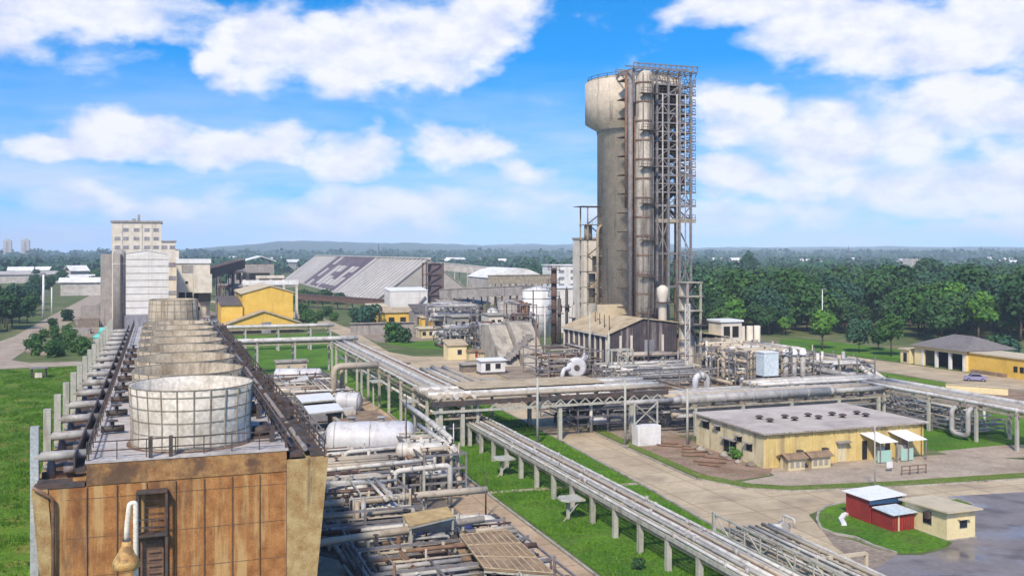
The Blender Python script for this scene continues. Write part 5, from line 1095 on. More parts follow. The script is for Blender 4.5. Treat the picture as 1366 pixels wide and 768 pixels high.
a, b = U(1272, 522); t = thing('low_wall', 'low cream wall along the red earth strip at right', 'wall', a, b)
m = MB(t); p0, p1 = U(1262, 521), U(1345, 527); m.bar((*p0, .6), (*p1, .6), .6, 1.2); part('wall', m, 'cream_house', t); part('coping', MB(t).bar((*p0, 1.25), (*p1, 1.25), .8, .12), 'roof_cream', t)

# ------------------------------------------------------------------ far left odds and ends
a, b = U(140, 462); t = thing('dome', 'pale turquoise domed tank beside the overgrown garden', 'tank', a, b)
part('drum', MB(t).cyl((a, b, 0), (a, b, 2.4), 2.9, n=28), 'wall_slate', t); m = MB(t); m.dome((a, b, 2.4), 3.0, 1.3, 28); part('cover', m, 'teal', t); part('cap', MB(t).cyl((a, b, 3.4), (a, b, 5.0), 1.7, 1.3, 20), 'teal', t)
a, b = U(52, 504); t = thing('stand', 'dark open table like stand on the lime green field', 'stand', a, b)
part('top', MB(t).box(a-1.6, a+1.6, b-1, b+1, 1.9, 2.1), 'steel_grey', t)
for x in (-1.4, 1.1):
    for y in (-.8, .6): part('leg', MB(t).box(a+x, a+x+.25, b+y, b+y+.25, 0, 1.9), 'steel_dark', t)
part('tank', MB(t).box(a-.7, a+.6, b-.5, b+.5, .1, 1.1), 'wall_cream', t)
t = thing('lamp_post', 'tall white post standing by the track before the far left trees', 'post', *D(58, 365)); a, b = ORG[t.name][:2]
part('pole', MB(t).cyl((a, b, 0), (a, b, 16.5), .55, .35, 10), 'white_paint', t); part('head', MB(t).box(a-.8, a+.8, b-.4, b+.4, 16.5, 17.0), 'steel_grey', t)
t = thing('lamp_post', 'thinner pale post to the right of the tall white post by the track', 'post', *D(69, 380)); a, b = ORG[t.name][:2]
part('pole', MB(t).cyl((a, b, 0), (a, b, 11), .3, .2, 8), 'white_paint', t); part('head', MB(t).box(a-.5, a+.5, b-.2, b+.2, 11, 11.3), 'steel_grey', t)
t = thing('lamp_post', 'thin pole rising out of the wood behind the bright green tree', 'post', *D(1097, 262)); a, b = ORG[t.name][:2]
part('pole', MB(t).cyl((a, b, 0), (a, b, 15), .16, .10, 8), 'white_paint', t); part('head', MB(t).box(a-.2, a+1.2, b-.2, b+.2, 14.9, 15.1), 'steel_grey', t)
for i, (px0, px1, py, h, lb) in enumerate(((108, 136, 424, 4.2, 'roofless grey block walls beside the track, the larger enclosure'), (104, 130, 437, 2.6, 'low broken brown wall below the roofless grey enclosure'), (134, 153, 428, 5.0, 'grey brown store with a pale top left of the dark silo'), (92, 118, 446, 1.6, 'low grey trough wall in the overgrown garden'))):
    a, b = U(px0, py); w = (px1-px0)*G(px0, py)[1]/FPX; t = thing('ruined_wall', lb, 'wall', a+w/2, b)
    part('wall', MB(t).box(a, a+w, b, b+.4, 0, h).box(a, a+.4, b+.4, b+6, 0, h).box(a+w-.4, a+w, b+.4, b+6, 0, h*.9).box(a+.4, a+w-.4, b+5.6, b+6, 0, h), 'wall_grey' if i != 1 else 'rubble', t); part('floor', MB(t).box(a+.4, a+w-.4, b+.4, b+5.6, 0, .1 if i else .3), 'concrete', t)
for i, (px, py) in enumerate(((50, 446), (57, 462), (46, 470), (112, 467), (64, 474))):
    a, b = U(px, py); m = MB(); rr = random.Random(60+i); m.t = None
    r = rr.uniform(1.5, 2.4); m.rev((a, b, 0), (a, b, 1.6), [(0, r), (.5, r*.95), (1.0, r*.7), (1.3, r*.3)], 9)
    o = solo('rubble_heap', ('grey rubble heap nearest to the far left track bend', 'grey brown rubble heap among the garden bushes', 'low rubble heap at the near left corner of the garden', 'pale rubble heap beside the turquoise dome', 'small rubble heap on the garden edge by the footpath')[i], 'rubble', a, b, m, 'rubble' if i != 3 else 'concrete')

# ------------------------------------------------------------------ far things in the haze
for i, px in enumerate((10, 34)):
    X, Y = (px-CX)*2600/FPX, 2600; a, b = ab(X, Y); t = thing('far_tower', ('left one of two hazy high rise blocks on the far left skyline', 'right one of two hazy high rise blocks on the far left skyline')[i], 'tower', a, b)
    part('wall', MB(t).box(a-10, a+10, b-8, b+8, 0, 53+i), 'far_tan', t); part('roof', MB(t).box(a-5, a+5, b-5, b+5, 53.1+i, 57+i), 'far_tan', t); part('window_band', MB(t).box(a-3, a+3, b-8.3, b-8.05, 6, 50), 'wall_grey', t)
a, b = D(-40, 760); a1 = D(92, 760)[0]; t = thing('long_shed', 'long low pale grey shed beyond the trees at the far left', 'shed', (a+a1)/2, b)
part('wall', MB(t).box(a, a1, b, b+20, 0, 6.5), 'far_tan', t); part('roof', MB(t).slab([(a, b-1, 6.8), (a1, b-1, 6.8), (a1, b+22, 9), (a, b+22, 9)], .3), 'far_tan', t)
a, b = D(1216, 1050); t = thing('far_block', 'pale far block with square openings above the wood at right', 'building', a+9, b)
part('wall', MB(t).box(a, a+19, b, b+14, 0, 16.6), 'far_tan', t)
windows(t, 0, b, (14, 10), [a+3.2, a+9.5, a+15.8], 3.4, 2.4, frame='far_tan', m='wall_grey')
part('wing', MB(t).box(a+19.1, a+64, b+2, b+14, 0, 6.4), 'far_white', t); part('wing', MB(t).box(a-44, a-.1, b+2, b+14, 0, 3.4), 'far_white', t)
for i, (px, py0, Y) in enumerate(((1132, 331, 2400), (505, 327, 2400))):
    a, b = D(px, Y); t = thing('radio_mast', ('thin lattice radio mast on the skyline above the wood', 'thin lattice radio mast on the hills behind the storage hall')[i], 'mast', a, b); z = ZT(py0, Y)
    m = MB(t)
    for x in (-2, 2): m.bar((a+x, b, 0), (a+x*.2, b, z), .9)
    for k in range(6): q = k/6; m.bar((a-2+q*1.6, b, z*q), (a+2-(q+.16)*1.6, b, z*(q+.16)), .6)
    part('lattice', m, 'steel_dark', t); part('antenna', MB(t).bar((a, b, z), (a, b, z+6), .7), 'steel_dark', t)
rr = random.Random(77); hp = [(28, 357, 820), (58, 357, 860), (102, 358, 700), (118, 364, 640), (112, 372, 560)]+[(rr.uniform(585, 690), 0, rr.uniform(1200, 1900)) for _ in range(9)]+[(rr.uniform(930, 1210), 0, rr.uniform(1250, 2100)) for _ in range(12)]+[(rr.uniform(240, 400), 0, rr.uniform(1300, 2200)) for _ in range(5)]+[(rr.uniform(1280, 1366), 0, rr.uniform(1300, 2200)) for _ in range(4)]
h0 = None
for i, (px, py, Y) in enumerate(hp):
    X, Y = (px-CX)*Y/FPX, Y; a, b = ab(X, Y)
    if h0 is None:
        h0 = thing('far_house', 'small pale roofed house among the far trees', 'house', 0, 0, 0, 'far houses among the trees')
        part('wall', MB(h0).box(-9, 9, -5, 5, 0, 9), 'far_tan', h0); part('roof', MB(h0).slab([(-10, -6, 9), (10, -6, 9), (10, 0, 12), (-10, 0, 12)], .3).slab([(-10, 0, 12), (10, 0, 12), (10, 6, 9), (-10, 6, 9)], .3), 'far_white', h0)
        h0.location = wld(a, b)
    else: dup(h0, a, b, rot=rr.uniform(-.5, .5), scale=(rr.uniform(.6, 1.6), 1, rr.uniform(.8, 1.25)))
# ------------------------------------------------------------------ pipe racks
rr = random.Random(12)
def rack(label, axis, s0, s1, c0, c1, z, posts, pipes, pm='post', pw=.34, beam='steel_tan', deck=None, both=True, name='pipe_rack', cpost=None, zb=0.0):
    """axis 'b': runs along b from s0 to s1 between a = c0 and c1; pipes = (cross position, height above the beams, radius, material)"""
    P = (lambda s, c, h: (c, s, h)) if axis == 'b' else (lambda s, c, h: (s, c, h))
    q = P((s0+s1)/2, (c0+c1)/2, 0); t = thing(name, label, 'pipe rack', q[0], q[1])
    for s in posts:
        for c in ((c0, c1) if both else ((c0+c1)/2,)): part('post', MB(t).bar(P(s, c, zb), P(s, c, z-.2), pw), pm, t)
        part('crossbeam', MB(t).bar(P(s, c0-.25, z-.1), P(s, c1+.25, z-.1), .3, .28), beam, t)
    for c in (c0, c1): part('side_beam', MB(t).bar(P(s0, c, z-.36), P(s1, c, z-.36), .16, .26), beam, t)
    for (c, dz, r, mm) in pipes:
        m = MB(t); w = .12; n_ = max(2, int((s1-s0)/6)); c_ = [c+rr.uniform(-.03, .03) for _ in range(n_+1)]
        m.pipe([P(s0+(s1-s0)*k/n_, c_[k], z+dz+r+rr.uniform(0, .03)) for k in range(n_+1)], r, 10, .1)
        for k in range(int((s1-s0)/9)):
            s = s0+4+k*9+rr.uniform(-2, 2)
            m.cyl(P(s, c, z+dz+r), P(s+.1, c, z+dz+r), r+.07, n=10); m.cyl(P(s+.14, c, z+dz+r), P(s+.24, c, z+dz+r), r+.07, n=10)
        part('pipe', m, mm, t)
    if deck: part('walkway', MB(t).bar(P(s0, deck[0], z+deck[2]), P(s1, deck[0], z+deck[2]), deck[1], .12), deck[3], t)
    return t
# low rack on the lawn
posts = [63.5+4.75*k for k in range(14)]
pp = [(37.6, 0, .14, 'pipe_white'), (38.08, 0, .10, 'pipe_tan'), (38.55, 0, .15, 'pipe_grey'), (39.05, 0, .17, 'pipe_white'), (39.5, 0, .09, 'pipe_rust'), (39.9, 0, .15, 'pipe_tan'), (40.35, 0, .11, 'pipe_grey'), (40.8, 0, .14, 'pipe_white')]
t = rack('long low pipe rack on white posts running down the lawn beside the main lane', 'b', 56, 130, 37.4, 41.1, 2.75, posts, pp, pw=.42)
part('side_plate', MB(t).bar((37.2, 56, 2.75), (37.2, 130, 2.75), .08, .34), 'post', t)
for b in (84.5, 103.5, 124):
    part('platform', MB(t).prism([(35.4, b-1.1), (37.1, b-1.1), (37.1, b+1.1), (35.4, b+1.1), (34.9, b+.5), (34.9, b-.5)], 1.9, 2.05), 'post', t)
    part('platform_leg', MB(t).bar((35.8, b, 0), (35.8, b, 1.9), .28).bar((35.1, b-.5, 0), (36.6, b-.9, 1.9), .08), 'post', t)
m = MB(t)
for k in range(18): b = 58+k*4; m.cyl((37.9+(k*1.7) % 2.9, b, 2.8), (37.9+(k*1.7) % 2.9, b, 3.35), .16, n=8)
part('valve', m, 'pipe_grey', t)
# bridge of pipes over the road mouth, bottom right
t = rack('short wide pipe bridge with white trusses where the low rack meets the road mouth', 'b', 50, 72, 44.2, 49.6, 1.5, [52, 57.5, 63, 68.5], [(44.8+.62*k, 0, (.13, .09, .16, .11)[k % 4], ('pipe_tan', 'pipe_white', 'pipe_tan')[k % 3]) for k in range(8)], pw=.26)
m = MB(t); a = 43.9; m.bar((a, 50, 2.9), (a, 72, 2.9), .13); m.bar((a, 50, 1.5), (a, 72, 1.5), .13)
for k in range(10): m.bar((a, 50+k*2.2, 1.5 if k % 2 else 2.9), (a, 52.2+k*2.2, 2.9 if k % 2 else 1.5), .08); m.bar((a, 50+k*2.2, 1.5), (a, 50+k*2.2, 2.9), .09)
part('truss', m, 'post', t)
part('gantry', MB(t).bar((47.4, 62.6, 1.6), (51.6, 62.6, 1.6), .3, .22).bar((47.4, 62.6, 0), (47.4, 62.6, 1.6), .24).bar((51.6, 62.6, 0), (51.6, 62.6, 1.6), .24), 'roof_cream', t)
part('end_post', MB(t).bar((43.9, 72.2, 0), (43.9, 72.2, 3.1), .26), 'post', t)
a, b = U(1040, 716); t = thing('pump', 'small white pump set on the road edge by the end of the pipe bridge', 'pump', a, b)
part('base', MB(t).box(a-1, a+1, b-.6, b+.6, 0, .35), 'concrete', t); part('motor', MB(t).tank((a-.9, b, .8), (a+.2, b, .8), .4, 12), 'pipe_white', t); part('casing', MB(t).cyl((a+.4, b-.3, .8), (a+.4, b+.3, .8), .55), 'pipe_grey', t); part('outlet', MB(t).pipe([(a+.4, b, 1.2), (a+.4, b, 1.9), (a+.4, b-1.6, 1.9), (a+.4, b-1.6, 1.2)], .12), 'pipe_white', t)
# tall rack from the main crossing back along the lane
t = rack('tall double level pipe rack along the lane left of the gravel yard', 'b', 121, 203, 33.2, 38.6, 6.0, [121, 126, 133.5, 141, 149, 156, 165, 175, 186, 197], [(33.5, 0, .2, 'pipe_white'), (34.2, 0, .32, 'pipe_tan'), (35.1, 0, .2, 'pipe_grey'), (35.8, 0, .36, 'pipe_white'), (36.8, 0, .28, 'pipe_tan'), (37.6, 0, .2, 'pipe_rust'), (38.2, 0, .22, 'pipe_white')], pw=.36)
for (c, r, mm) in ((33.8, .2, 'pipe_white'), (35, .16, 'pipe_tan'), (36.2, .22, 'pipe_grey'), (37.6, .18, 'pipe_rust')): part('pipe', MB(t).pipe([(c, 121, 3.9), (c, 200, 3.9)], r), mm, t)
for b in (121, 126, 133.5, 141, 149, 156, 165, 175, 186, 197): part('crossbeam', MB(t).bar((32.9, b, 3.6), (38.9, b, 3.6), .24), 'steel_tan', t)
for b in (130.5, 152): part('platform', MB(t).box(30.9, 33.0, b-1.4, b+1.4, 4.6, 4.75), 'post', t); part('platform_leg', MB(t).bar((31.4, b, 0), (31.4, b, 4.6), .22), 'post', t)
t = rack('broad pipe bundle beside the lane right of the tall double level rack', 'b', 132.5, 158, 40.2, 45.6, 5.3, [136, 146, 156], [(40.6, 0, .3, 'pipe_tan'), (41.6, 0, .24, 'pipe_white'), (42.5, 0, .4, 'pipe_tan'), (43.6, 0, .22, 'pipe_grey'), (44.4, 0, .35, 'pipe_tan'), (45.3, 0, .18, 'pipe_rust')], pw=.34)
# crossing rack from left to right over the lane
pp = [(121.6+.95*k, 0, (.28, .2, .36, .24, .3)[k % 5], ('pipe_tan', 'pipe_tan', 'pipe_white', 'pipe_tan', 'pipe_grey')[k % 5]) for k in range(11)]
t = rack('wide crossing pipe rack with a tan deck spanning the main lane', 'a', 32.6, 66, 120.8, 132.2, 6.0, [33.6, 36.5, 50, 60.5], pp, pw=.5, beam='steel_dark')
part('edge_beam', MB(t).bar((32.4, 120.5, 5.6), (66, 120.5, 5.6), .3, .62), 'steel_dark', t); part('edge_beam', MB(t).bar((32.4, 120.45, 4.6), (66, 120.45, 4.6), .22, .3), 'post', t)
part('deck_plate', MB(t).box(38, 58.4, 124.5, 131.6, 6.75, 6.83), 'roof_tan', t)
m = MB(t)
for k in range(14): a = 40+k*1.8; m.bar((a, 120.4, 4.6), (a+.9, 120.4, 5.4), .14); m.bar((a+.9, 120.4, 5.4), (a+1.8, 120.4, 4.6), .14)
part('bracing', m, 'post', t)
for px, zt in ((717, 8.6), (834, 8.4), (917, 7.4)):
    t = thing('post', {717: 'thin white post rising past the crossing rack beside the lane verge', 834: 'white post left of the white box at the crossing rack', 917: 'white post nearest to the flat roofed yellow building under the big pipes'}[px], 'post', *U(px, 592 if px < 800 else 595)); a, b = ORG[t.name][:2]
    part('shaft', MB(t).cyl((a, b, 0), (a, b, zt), .18, .14, 10), 'post', t); part('foot', MB(t).box(a-.35, a+.35, b-.35, b+.35, 0, .2), 'concrete', t)
a, b = U(851, 596); t = thing('cabinet', 'plain white box cabinet under the crossing pipe rack', 'cabinet', a+1.6, b)
part('shell', MB(t).box(a, a+3.3, b, b+1.6, .15, 2.6), 'white_paint', t); part('plinth', MB(t).box(a-.1, a+3.4, b-.1, b+1.7, 0, .15), 'concrete', t); part('frame', MB(t).bar((a, b+1.0, 2.6), (a, b+1, 5.6), .18).bar((a+3.3, b+1, 2.6), (a+3.3, b+1, 5.6), .18).bar((a, b+1, 2.7), (a+3.3, b+1, 5.4), .12).bar((a+3.3, b+1, 2.7), (a, b+1, 5.4), .12), 'post', t)
part('door', MB(t).box(a+.3, a+1.5, b-.05, b-.005, .35, 2.4), 'far_white', t); 
# big pipes running right
pp = [(118.2, 0, .78, 'pipe_tan'), (120.2, 0, .34, 'pipe_white'), (121.2, 0, .28, 'pipe_tan'), (122.2, 0, .5, 'pipe_tan'), (123.6, 0, .3, 'pipe_grey'), (124.6, 0, .35, 'pipe_white')]
t = rack('rack carrying one very fat greyish pipe behind the flat roofed yellow building', 'a', 66.1, 101, 117.4, 125.2, 4.1, [68.5, 76, 84, 92, 99], pp[1:], pw=.4)
m = MB(t).cyl((58, 118.3, 4.8), (65.5, 118.3, 4.8), .34, n=16).cyl((65.5, 118.3, 4.8), (66.6, 118.3, 4.8), .34, .64, 18).cyl((66.6, 118.3, 4.8), (91, 118.3, 4.8), .64, n=18).cyl((91, 118.3, 4.8), (92, 118.3, 4.8), .64, .4, 18).cyl((92, 118.3, 4.8), (101, 118.3, 4.8), .4, n=16)
for x in (69, 73.4, 78, 82.5, 87): m.cyl((x, 118.3, 4.8), (x+.22, 118.3, 4.8), .71, n=18)
part('fat_pipe', m, 'pipe_grey', t)
for (c, z, r, mm) in ((118, 2.6, .25, 'pipe_grey'), (119.5, 2.6, .3, 'pipe_tan'), (122, 2.6, .22, 'pipe_white')): part('pipe', MB(t).pipe([(66, c, z), (99, c, z)], r), mm, t)
t = rack('broad right hand pipe rack coming out of frame past the yellow building', 'b', 62, 124, 100.9, 106.6, 4.75, [68, 77, 86, 94.5, 101, 109.5, 118.5, 123.5], [(101.2, 0, .28, 'pipe_white'), (102.0, 0, .2, 'pipe_tan'), (102.7, 0, .34, 'pipe_tan'), (103.6, 0, .16, 'pipe_rust'), (104.2, 0, .24, 'pipe_grey'), (104.9, 0, .2, 'pipe_tan'), (105.5, 0, .18, 'pipe_grey'), (106.2, 0, .34, 'pipe_white')], pw=.36)
m = MB(t); 
for (aa, b0_, b1_) in ((100.3, 101.8, 104.6),): m.pipe([(102.5, b0_, 4.2), (aa, b0_, 4.2), (aa, b0_, .6), (aa, b1_, .6), (aa, b1_, 4.0), (102.5, b1_, 4.0)], .34, 10)
part('expansion_loop', m, 'pipe_grey', t)
t = rack('linking pipe rack with whitish pipes between the process plant and the right hand rack', 'a', 84, 107, 125.6, 130.2, 4.7, [86, 94, 102], [(126.0, 0, .3, 'pipe_white'), (127.0, 0, .2, 'pipe_tan'), (127.9, 0, .36, 'pipe_white'), (129, 0, .2, 'pipe_grey'), (129.9, 0, .26, 'pipe_tan')], pw=.36)
# cross racks at the far end of the works
t = rack('upper far cross rack passing before the yellow hall', 'a', 10, 42, 252, 256, 5.8, [12, 20, 28, 36, 41], [(252.4, 0, .4, 'pipe_white'), (253.6, 0, .3, 'pipe_tan'), (254.8, 0, .36, 'pipe_grey')], pw=.4)
t = rack('near far cross rack with one fat whitish pipe before the small lawn', 'a', 8, 39, 204, 208, 6.4, [11, 18.5, 26, 33.5, 38], [(204.5, 0, .5, 'pipe_white'), (206.0, 0, .3, 'pipe_tan'), (207.2, 0, .34, 'pipe_grey')], pw=.36)
t = thing('pipe_loop', 'fat tan pipe leaving the tall rack and bending down into the plant', 'pipe', 28, 157)
part('pipe', MB(t).pipe([(33.4, 157.5, 6.6), (26.2, 157.5, 6.6), (26.2, 157.5, .2)], .55, 12), 'pipe_tan', t); part('pipe', MB(t).pipe([(33.4, 159.5, 6.3), (27.8, 159.5, 6.3), (27.8, 159.5, .2)], .35, 10), 'pipe_tan', t)
part('post', MB(t).bar((30.6, 157.5, 0), (30.6, 157.5, 6), .3), 'post', t)
t = thing('valve_box', 'small white box frame under the corner of the tall rack', 'box', *U(585, 598)); a, b = ORG[t.name][:2]
part('shell', MB(t).box(a-1, a-.5, b, b+1.2, 0, 2.3).box(a+.4, a+.9, b, b+1.2, 0, 2.3).box(a-1, a+.9, b, b+1.2, 2.31, 2.8), 'white_paint', t); part('opening', MB(t).box(a-.5, a+.4, b+.4, b+.6, 0, 2.3), 'opening', t)
for i, (pts, lb) in enumerate((([(484, 478), (502, 479)], 'dark pit cover on the lane end'), ([(516, 484), (545, 486)], 'brown flower bed slab beside the lane'), ([(600, 520), (622, 518)], 'dark steel plate lying by the rack corner'))):
    p, q = U(*pts[0]), U(*pts[1]); t = thing('plate', lb, 'plate', *p); part('slab', MB(t).bar((*p, .2), (*q, .2), 1.6, .4), 'slab_brown' if i == 1 else 'roof_dark', t)

# ------------------------------------------------------------------ process plant right of the cooling tower
def cluster(label, a0, a1, b0, b1, z1, n, seed, mats=('pipe_white', 'pipe_grey', 'pipe_tan', 'pipe_rust'), rmin=.08, rmax=.24, posts=True, vessels=3, name='pipework', lay=None, z0=.4):
    """a knot of process pipework: pipes at right angles on several levels, with small vessels, valves and posts"""
    r = random.Random(seed); t = thing(name, label, 'pipework', (a0+a1)/2, (b0+b1)/2)
    lv = lay or [z0+(z1-z0)*k/3 for k in range(4)]
    for k in range(n):
        rad = rmin+(rmax-rmin)*r.random()**1.7; z = r.choice(lv)+r.uniform(-.12, .12); mm = r.choice(mats); kind = r.random()
        a, b = r.uniform(a0, a1), r.uniform(b0, b1); z2 = r.choice(lv)
        if kind < .42: pts = [(a0+r.uniform(0, .25)*(a1-a0), b, z), (a1-r.uniform(0, .25)*(a1-a0), b, z)]
        elif kind < .58: pts = [(a, b0+r.uniform(0, .3)*(b1-b0), z), (a, b1-r.uniform(0, .3)*(b1-b0), z)]
        elif kind < .80: l = r.uniform(.2, .6)*(a1-a0); s = 1 if a < (a0+a1)/2 else -1; pts = [(a, b, .05), (a, b, z), (a+s*l, b, z)]+([(a+s*l, b, max(.05, z-1.2))] if r.random() < .5 else [])
        elif kind < .92: l = r.uniform(.2, .5)*(b1-b0); s = 1 if b < (b0+b1)/2 else -1; pts = [(a, b, .05), (a, b, z), (a, b+s*l, z), (a, b+s*l, z2+.3)]
        else: pts = [(a, b, .05), (a, b, z1+r.uniform(0, .8))]
        part('pipe', MB(t).pipe(pts, rad, 8), mm, t)
    for k in range(vessels):
        a, b = r.uniform(a0+.8, a1-.8), r.uniform(b0+.8, b1-.8); q = r.uniform(.35, .7)
        if k % 2: m = MB(t).tank((a-1.2*q*2, b, z0+q+.5), (a+1.2*q*2, b, z0+q+.5), q, 14)
        else: m = MB(t); m.rev((a, b, 0), (a, b, 2.4), [(0, q*.9), (1.5, q*.9), (1.9, q*.7), (2.1, q*.3), (2.15, .05)], 14)
        part('vessel', m, r.choice(('vessel', 'pipe_grey', 'pipe_white')), t)
    for k in range(n//3):
        m = MB(t); a, b, z = r.uniform(a0, a1), r.uniform(b0, b1), r.choice(lv); m.cyl((a, b, z), (a, b, z+.5), .07, n=6); m.cyl((a, b, z+.45), (a, b, z+.5), .22, n=10); m.box(a-.16, a+.16, b-.16, b+.16, z-.2, z+.15); part('valve', m, 'steel_dark', t)
    if posts:
        na, nb = max(2, int((a1-a0)/4)+1), max(2, int((b1-b0)/5)+1)
        for i in range(na):
            for j in range(nb):
                a, b = a0+(a1-a0)*i/(na-1), b0+(b1-b0)*j/(nb-1); part('post', MB(t).bar((a, b, 0), (a, b, z1), .18), 'steel_grey', t)
        m = MB(t)
        for z in lv[1:]:
            for j in range(nb): b = b0+(b1-b0)*j/(nb-1); m.bar((a0, b, z-.2), (a1, b, z-.2), .14, .2)
            for i in range(na): a = a0+(a1-a0)*i/(na-1); m.bar((a, b0, z-.32), (a, b1, z-.32), .12, .18)
        part('beam', m, 'steel_grey', t)
    return t
def hvessel(label, p, q, r, m='vessel', extra=None, name='pressure_vessel', sadm='concrete'):
    t = thing(name, label, 'vessel', (p[0]+q[0])/2, (p[1]+q[1])/2); P, Q = Vector(p), Vector(q)
    part('shell', MB(t).tank(P, Q, r, 28), m, t); d = (Q-P)
    for k in (.22, .78): c = P+d*k; n = Vector((-d.y, d.x, 0)).normalized()*(r*.8); part('saddle', MB(t).bar((c.x-n.x, c.y-n.y, c.z*.5-r*.35), (c.x+n.x, c.y+n.y, c.z*.5-r*.35), .5, max(.3, c.z-r*.7)), sadm, t)
    for k in (.3, .62): c = P+d*k; part('nozzle', MB(t).cyl((c.x, c.y, c.z+r*.9), (c.x, c.y, c.z+r+.5), r*.16).cyl((c.x, c.y, c.z+r+.42), (c.x, c.y, c.z+r+.52), r*.26), 'pipe_grey', t)
    m_ = MB(t)
    for k in (.12, .5, .88): c = P+d*k; dn = d.normalized(); m_.rev(c, c+dn*.12, [(0, r+.03), (.12, r+.03)], 28, caps=False)
    part('weld_band', m_, 'pipe_grey', t); return t
# bottom of the picture: crosswise pipes in front of the rust wall
t = cluster('knot of grey crosswise pipes nearest to the camera beside the concrete slab', 14, 23.5, 62, 80, 2.6, 64, 31, rmax=.2, vessels=2)
t = cluster('dense grey pipework between the rust wall and the blue pump', 11, 21.5, 82, 96, 3.4, 84, 32, mats=('pipe_white', 'pipe_grey', 'pipe_grey', 'pipe_tan', 'steel_brown'), vessels=5)
t = cluster('white and grey pipework below the big white horizontal vessel', 12, 25, 97.5, 107, 3.6, 90, 33, vessels=7)
t = cluster('tall tangle of white exchangers and pipes at the path edge', 25, 29.4, 96, 112, 4.6, 88, 34, mats=('pipe_white', 'pipe_white', 'pipe_grey', 'pipe_tan'), rmax=.3, vessels=8)
t = cluster('brown rusty pipework and steel left of the white flat roofs', 11, 19, 122, 150, 3.2, 60, 35, mats=('steel_brown', 'pipe_rust', 'pipe_grey', 'pipe_tan'), vessels=3)
t = cluster('dark low machinery between the white roofs and the large vessel', 12, 23, 113, 122, 3.0, 64, 36, mats=('steel_brown', 'steel_dark', 'pipe_grey', 'pipe_tan'), vessels=3)
t = cluster('pale pipework in front of the far grey horizontal vessel', 17, 29, 152, 181, 2.8, 80, 37, mats=('pipe_white', 'pipe_grey', 'pipe_rust', 'pipe_tan'), vessels=6)
t = cluster('low grey pipes along the far flank of the cooling tower', 10.2, 16, 152, 198, 2.4, 36, 38, mats=('steel_brown', 'pipe_grey', 'steel_dark'), vessels=2)
t = cluster('bottom edge pipework beside the brown slatted roof', 23.6, 27.6, 62, 79, 2.4, 30, 39, mats=('pipe_grey', 'steel_brown', 'pipe_tan'), vessels=2)
def run(label, pts, r, m, posts=(), n=12, name='pipe'):
    t = thing(name, label, 'pipe', pts[0][0], pts[0][1]); part('pipe_run', MB(t).pipe(pts, r, n), m, t)
    for (a, b, z) in posts: part('support', MB(t).bar((a, b, 0), (a, b, z), .22), 'post', t)
    for k in (.3, .7):
        P, Q = Vector(pts[len(pts)//2-1]), Vector(pts[len(pts)//2]); c = P.lerp(Q, k); d = (Q-P).normalized()*.12; part('flange', MB(t).cyl(c-d, c+d, r*1.35, n=12), 'pipe_grey', t)
    return t
run('long cream pipe crossing the bottom of the plant towards the brown slatted roof', [(11.4, 77.2, .3), (11.4, 77.2, 2.3), (25.0, 76.6, 3.1)], .30, 'pipe_tan', [(15.5, 77.0, 2.2), (19, 76.9, 2.4), (23.2, 76.7, 2.7)])
run('second long cream pipe running under the yellow canopy', [(11, 86.4, .3), (11, 86.4, 2.9), (24.5, 85.6, 3.2), (28.2, 85.6, 3.2)], .34, 'pipe_tan', [(13.5, 86.2, 2.6), (17.5, 86, 2.7), (21, 85.8, 2.8)])
run('white pipe across the plant behind the second cream pipe', [(12, 97.2, 3.4), (26, 96.2, 4.0)], .22, 'pipe_white', [(14, 97.1, 3.2), (18.5, 96.7, 3.4), (23, 96.4, 3.6)])
run('white pipe arching over the round grey drum', [(18.4, 103.6, .5), (18.4, 103.6, 3.8), (25, 102.9, 4.1)], .24, 'pipe_white', [(21.5, 103.2, 3.8)])
run('fat white arched pipe left of the yellow canopy', [(21.2, 92.6, .4), (21.2, 92.6, 3.9), (26.6, 92.2, 4.2), (26.6, 92.2, .4)], .27, 'pipe_white', [(24, 92.3, 4.3)])
run('white pipe sloping down along the path beside the exchangers', [(29.6, 123, 5.4), (29.4, 113, 5.4), (29.4, 101.5, 4.9), (29.4, 101.5, .3)], .32, 'pipe_white', [(29.5, 118, 5), (29.5, 109, 4.9)])
run('big white elbow pipe curving down by the brown slatted roof', [(23.6, 83.8, 1.25), (27.7, 82.4, 1.25), (27.7, 82.4, 0)], .5, 'pipe_white', [(25, 83.3, .8)], 16)
run('white pipe beside the concrete slab with a dark valve', [(13.9, 78, .5), (13.2, 92, .7), (13.2, 96, .7)], .2, 'pipe_grey', [])
hvessel('large white horizontal vessel beside the lattice of white ladders', (17.6, 112.4, 3.5), (27.6, 109.4, 3.5), 2.15)
t = hvessel('white exchanger drum at the path edge below the large white vessel', (23.4, 101.8, 4.0), (29, 100.0, 4.0), .85, 'pipe_white')
hvessel('small white exchanger drum stacked below at the path edge', (23.6, 99.6, 2.0), (28.8, 98.2, 2.0), .6, 'vessel')
hvessel('far grey horizontal vessel on the small lawn', (20, 187.4, 1.8), (28.6, 184.6, 1.8), 1.4)
t = hvessel('short white domed drum beside the two white flat roofs', (25.2, 151.5, 1.9), (29.2, 149.6, 1.9), 1.5)
hvessel('pale horizontal drum between the rust wall and the arching white pipe', (12.6, 101.2, 2.7), (17.2, 99.8, 2.7), 1.05)
hvessel('stubby pale drum behind the second long cream pipe', (14.5, 93.2, 2.5), (18.6, 92.0, 2.5), .9, 'pipe_white')
hvessel('round grey drum under the arching white pipe', (17.8, 104.8, 1.7), (22.0, 103.6, 1.7), 1.0, 'pipe_grey')
a, b = U(370, 497); t = thing('pump_house', 'low tan plant room behind the far grey horizontal vessel', 'building', 23.5, 192)
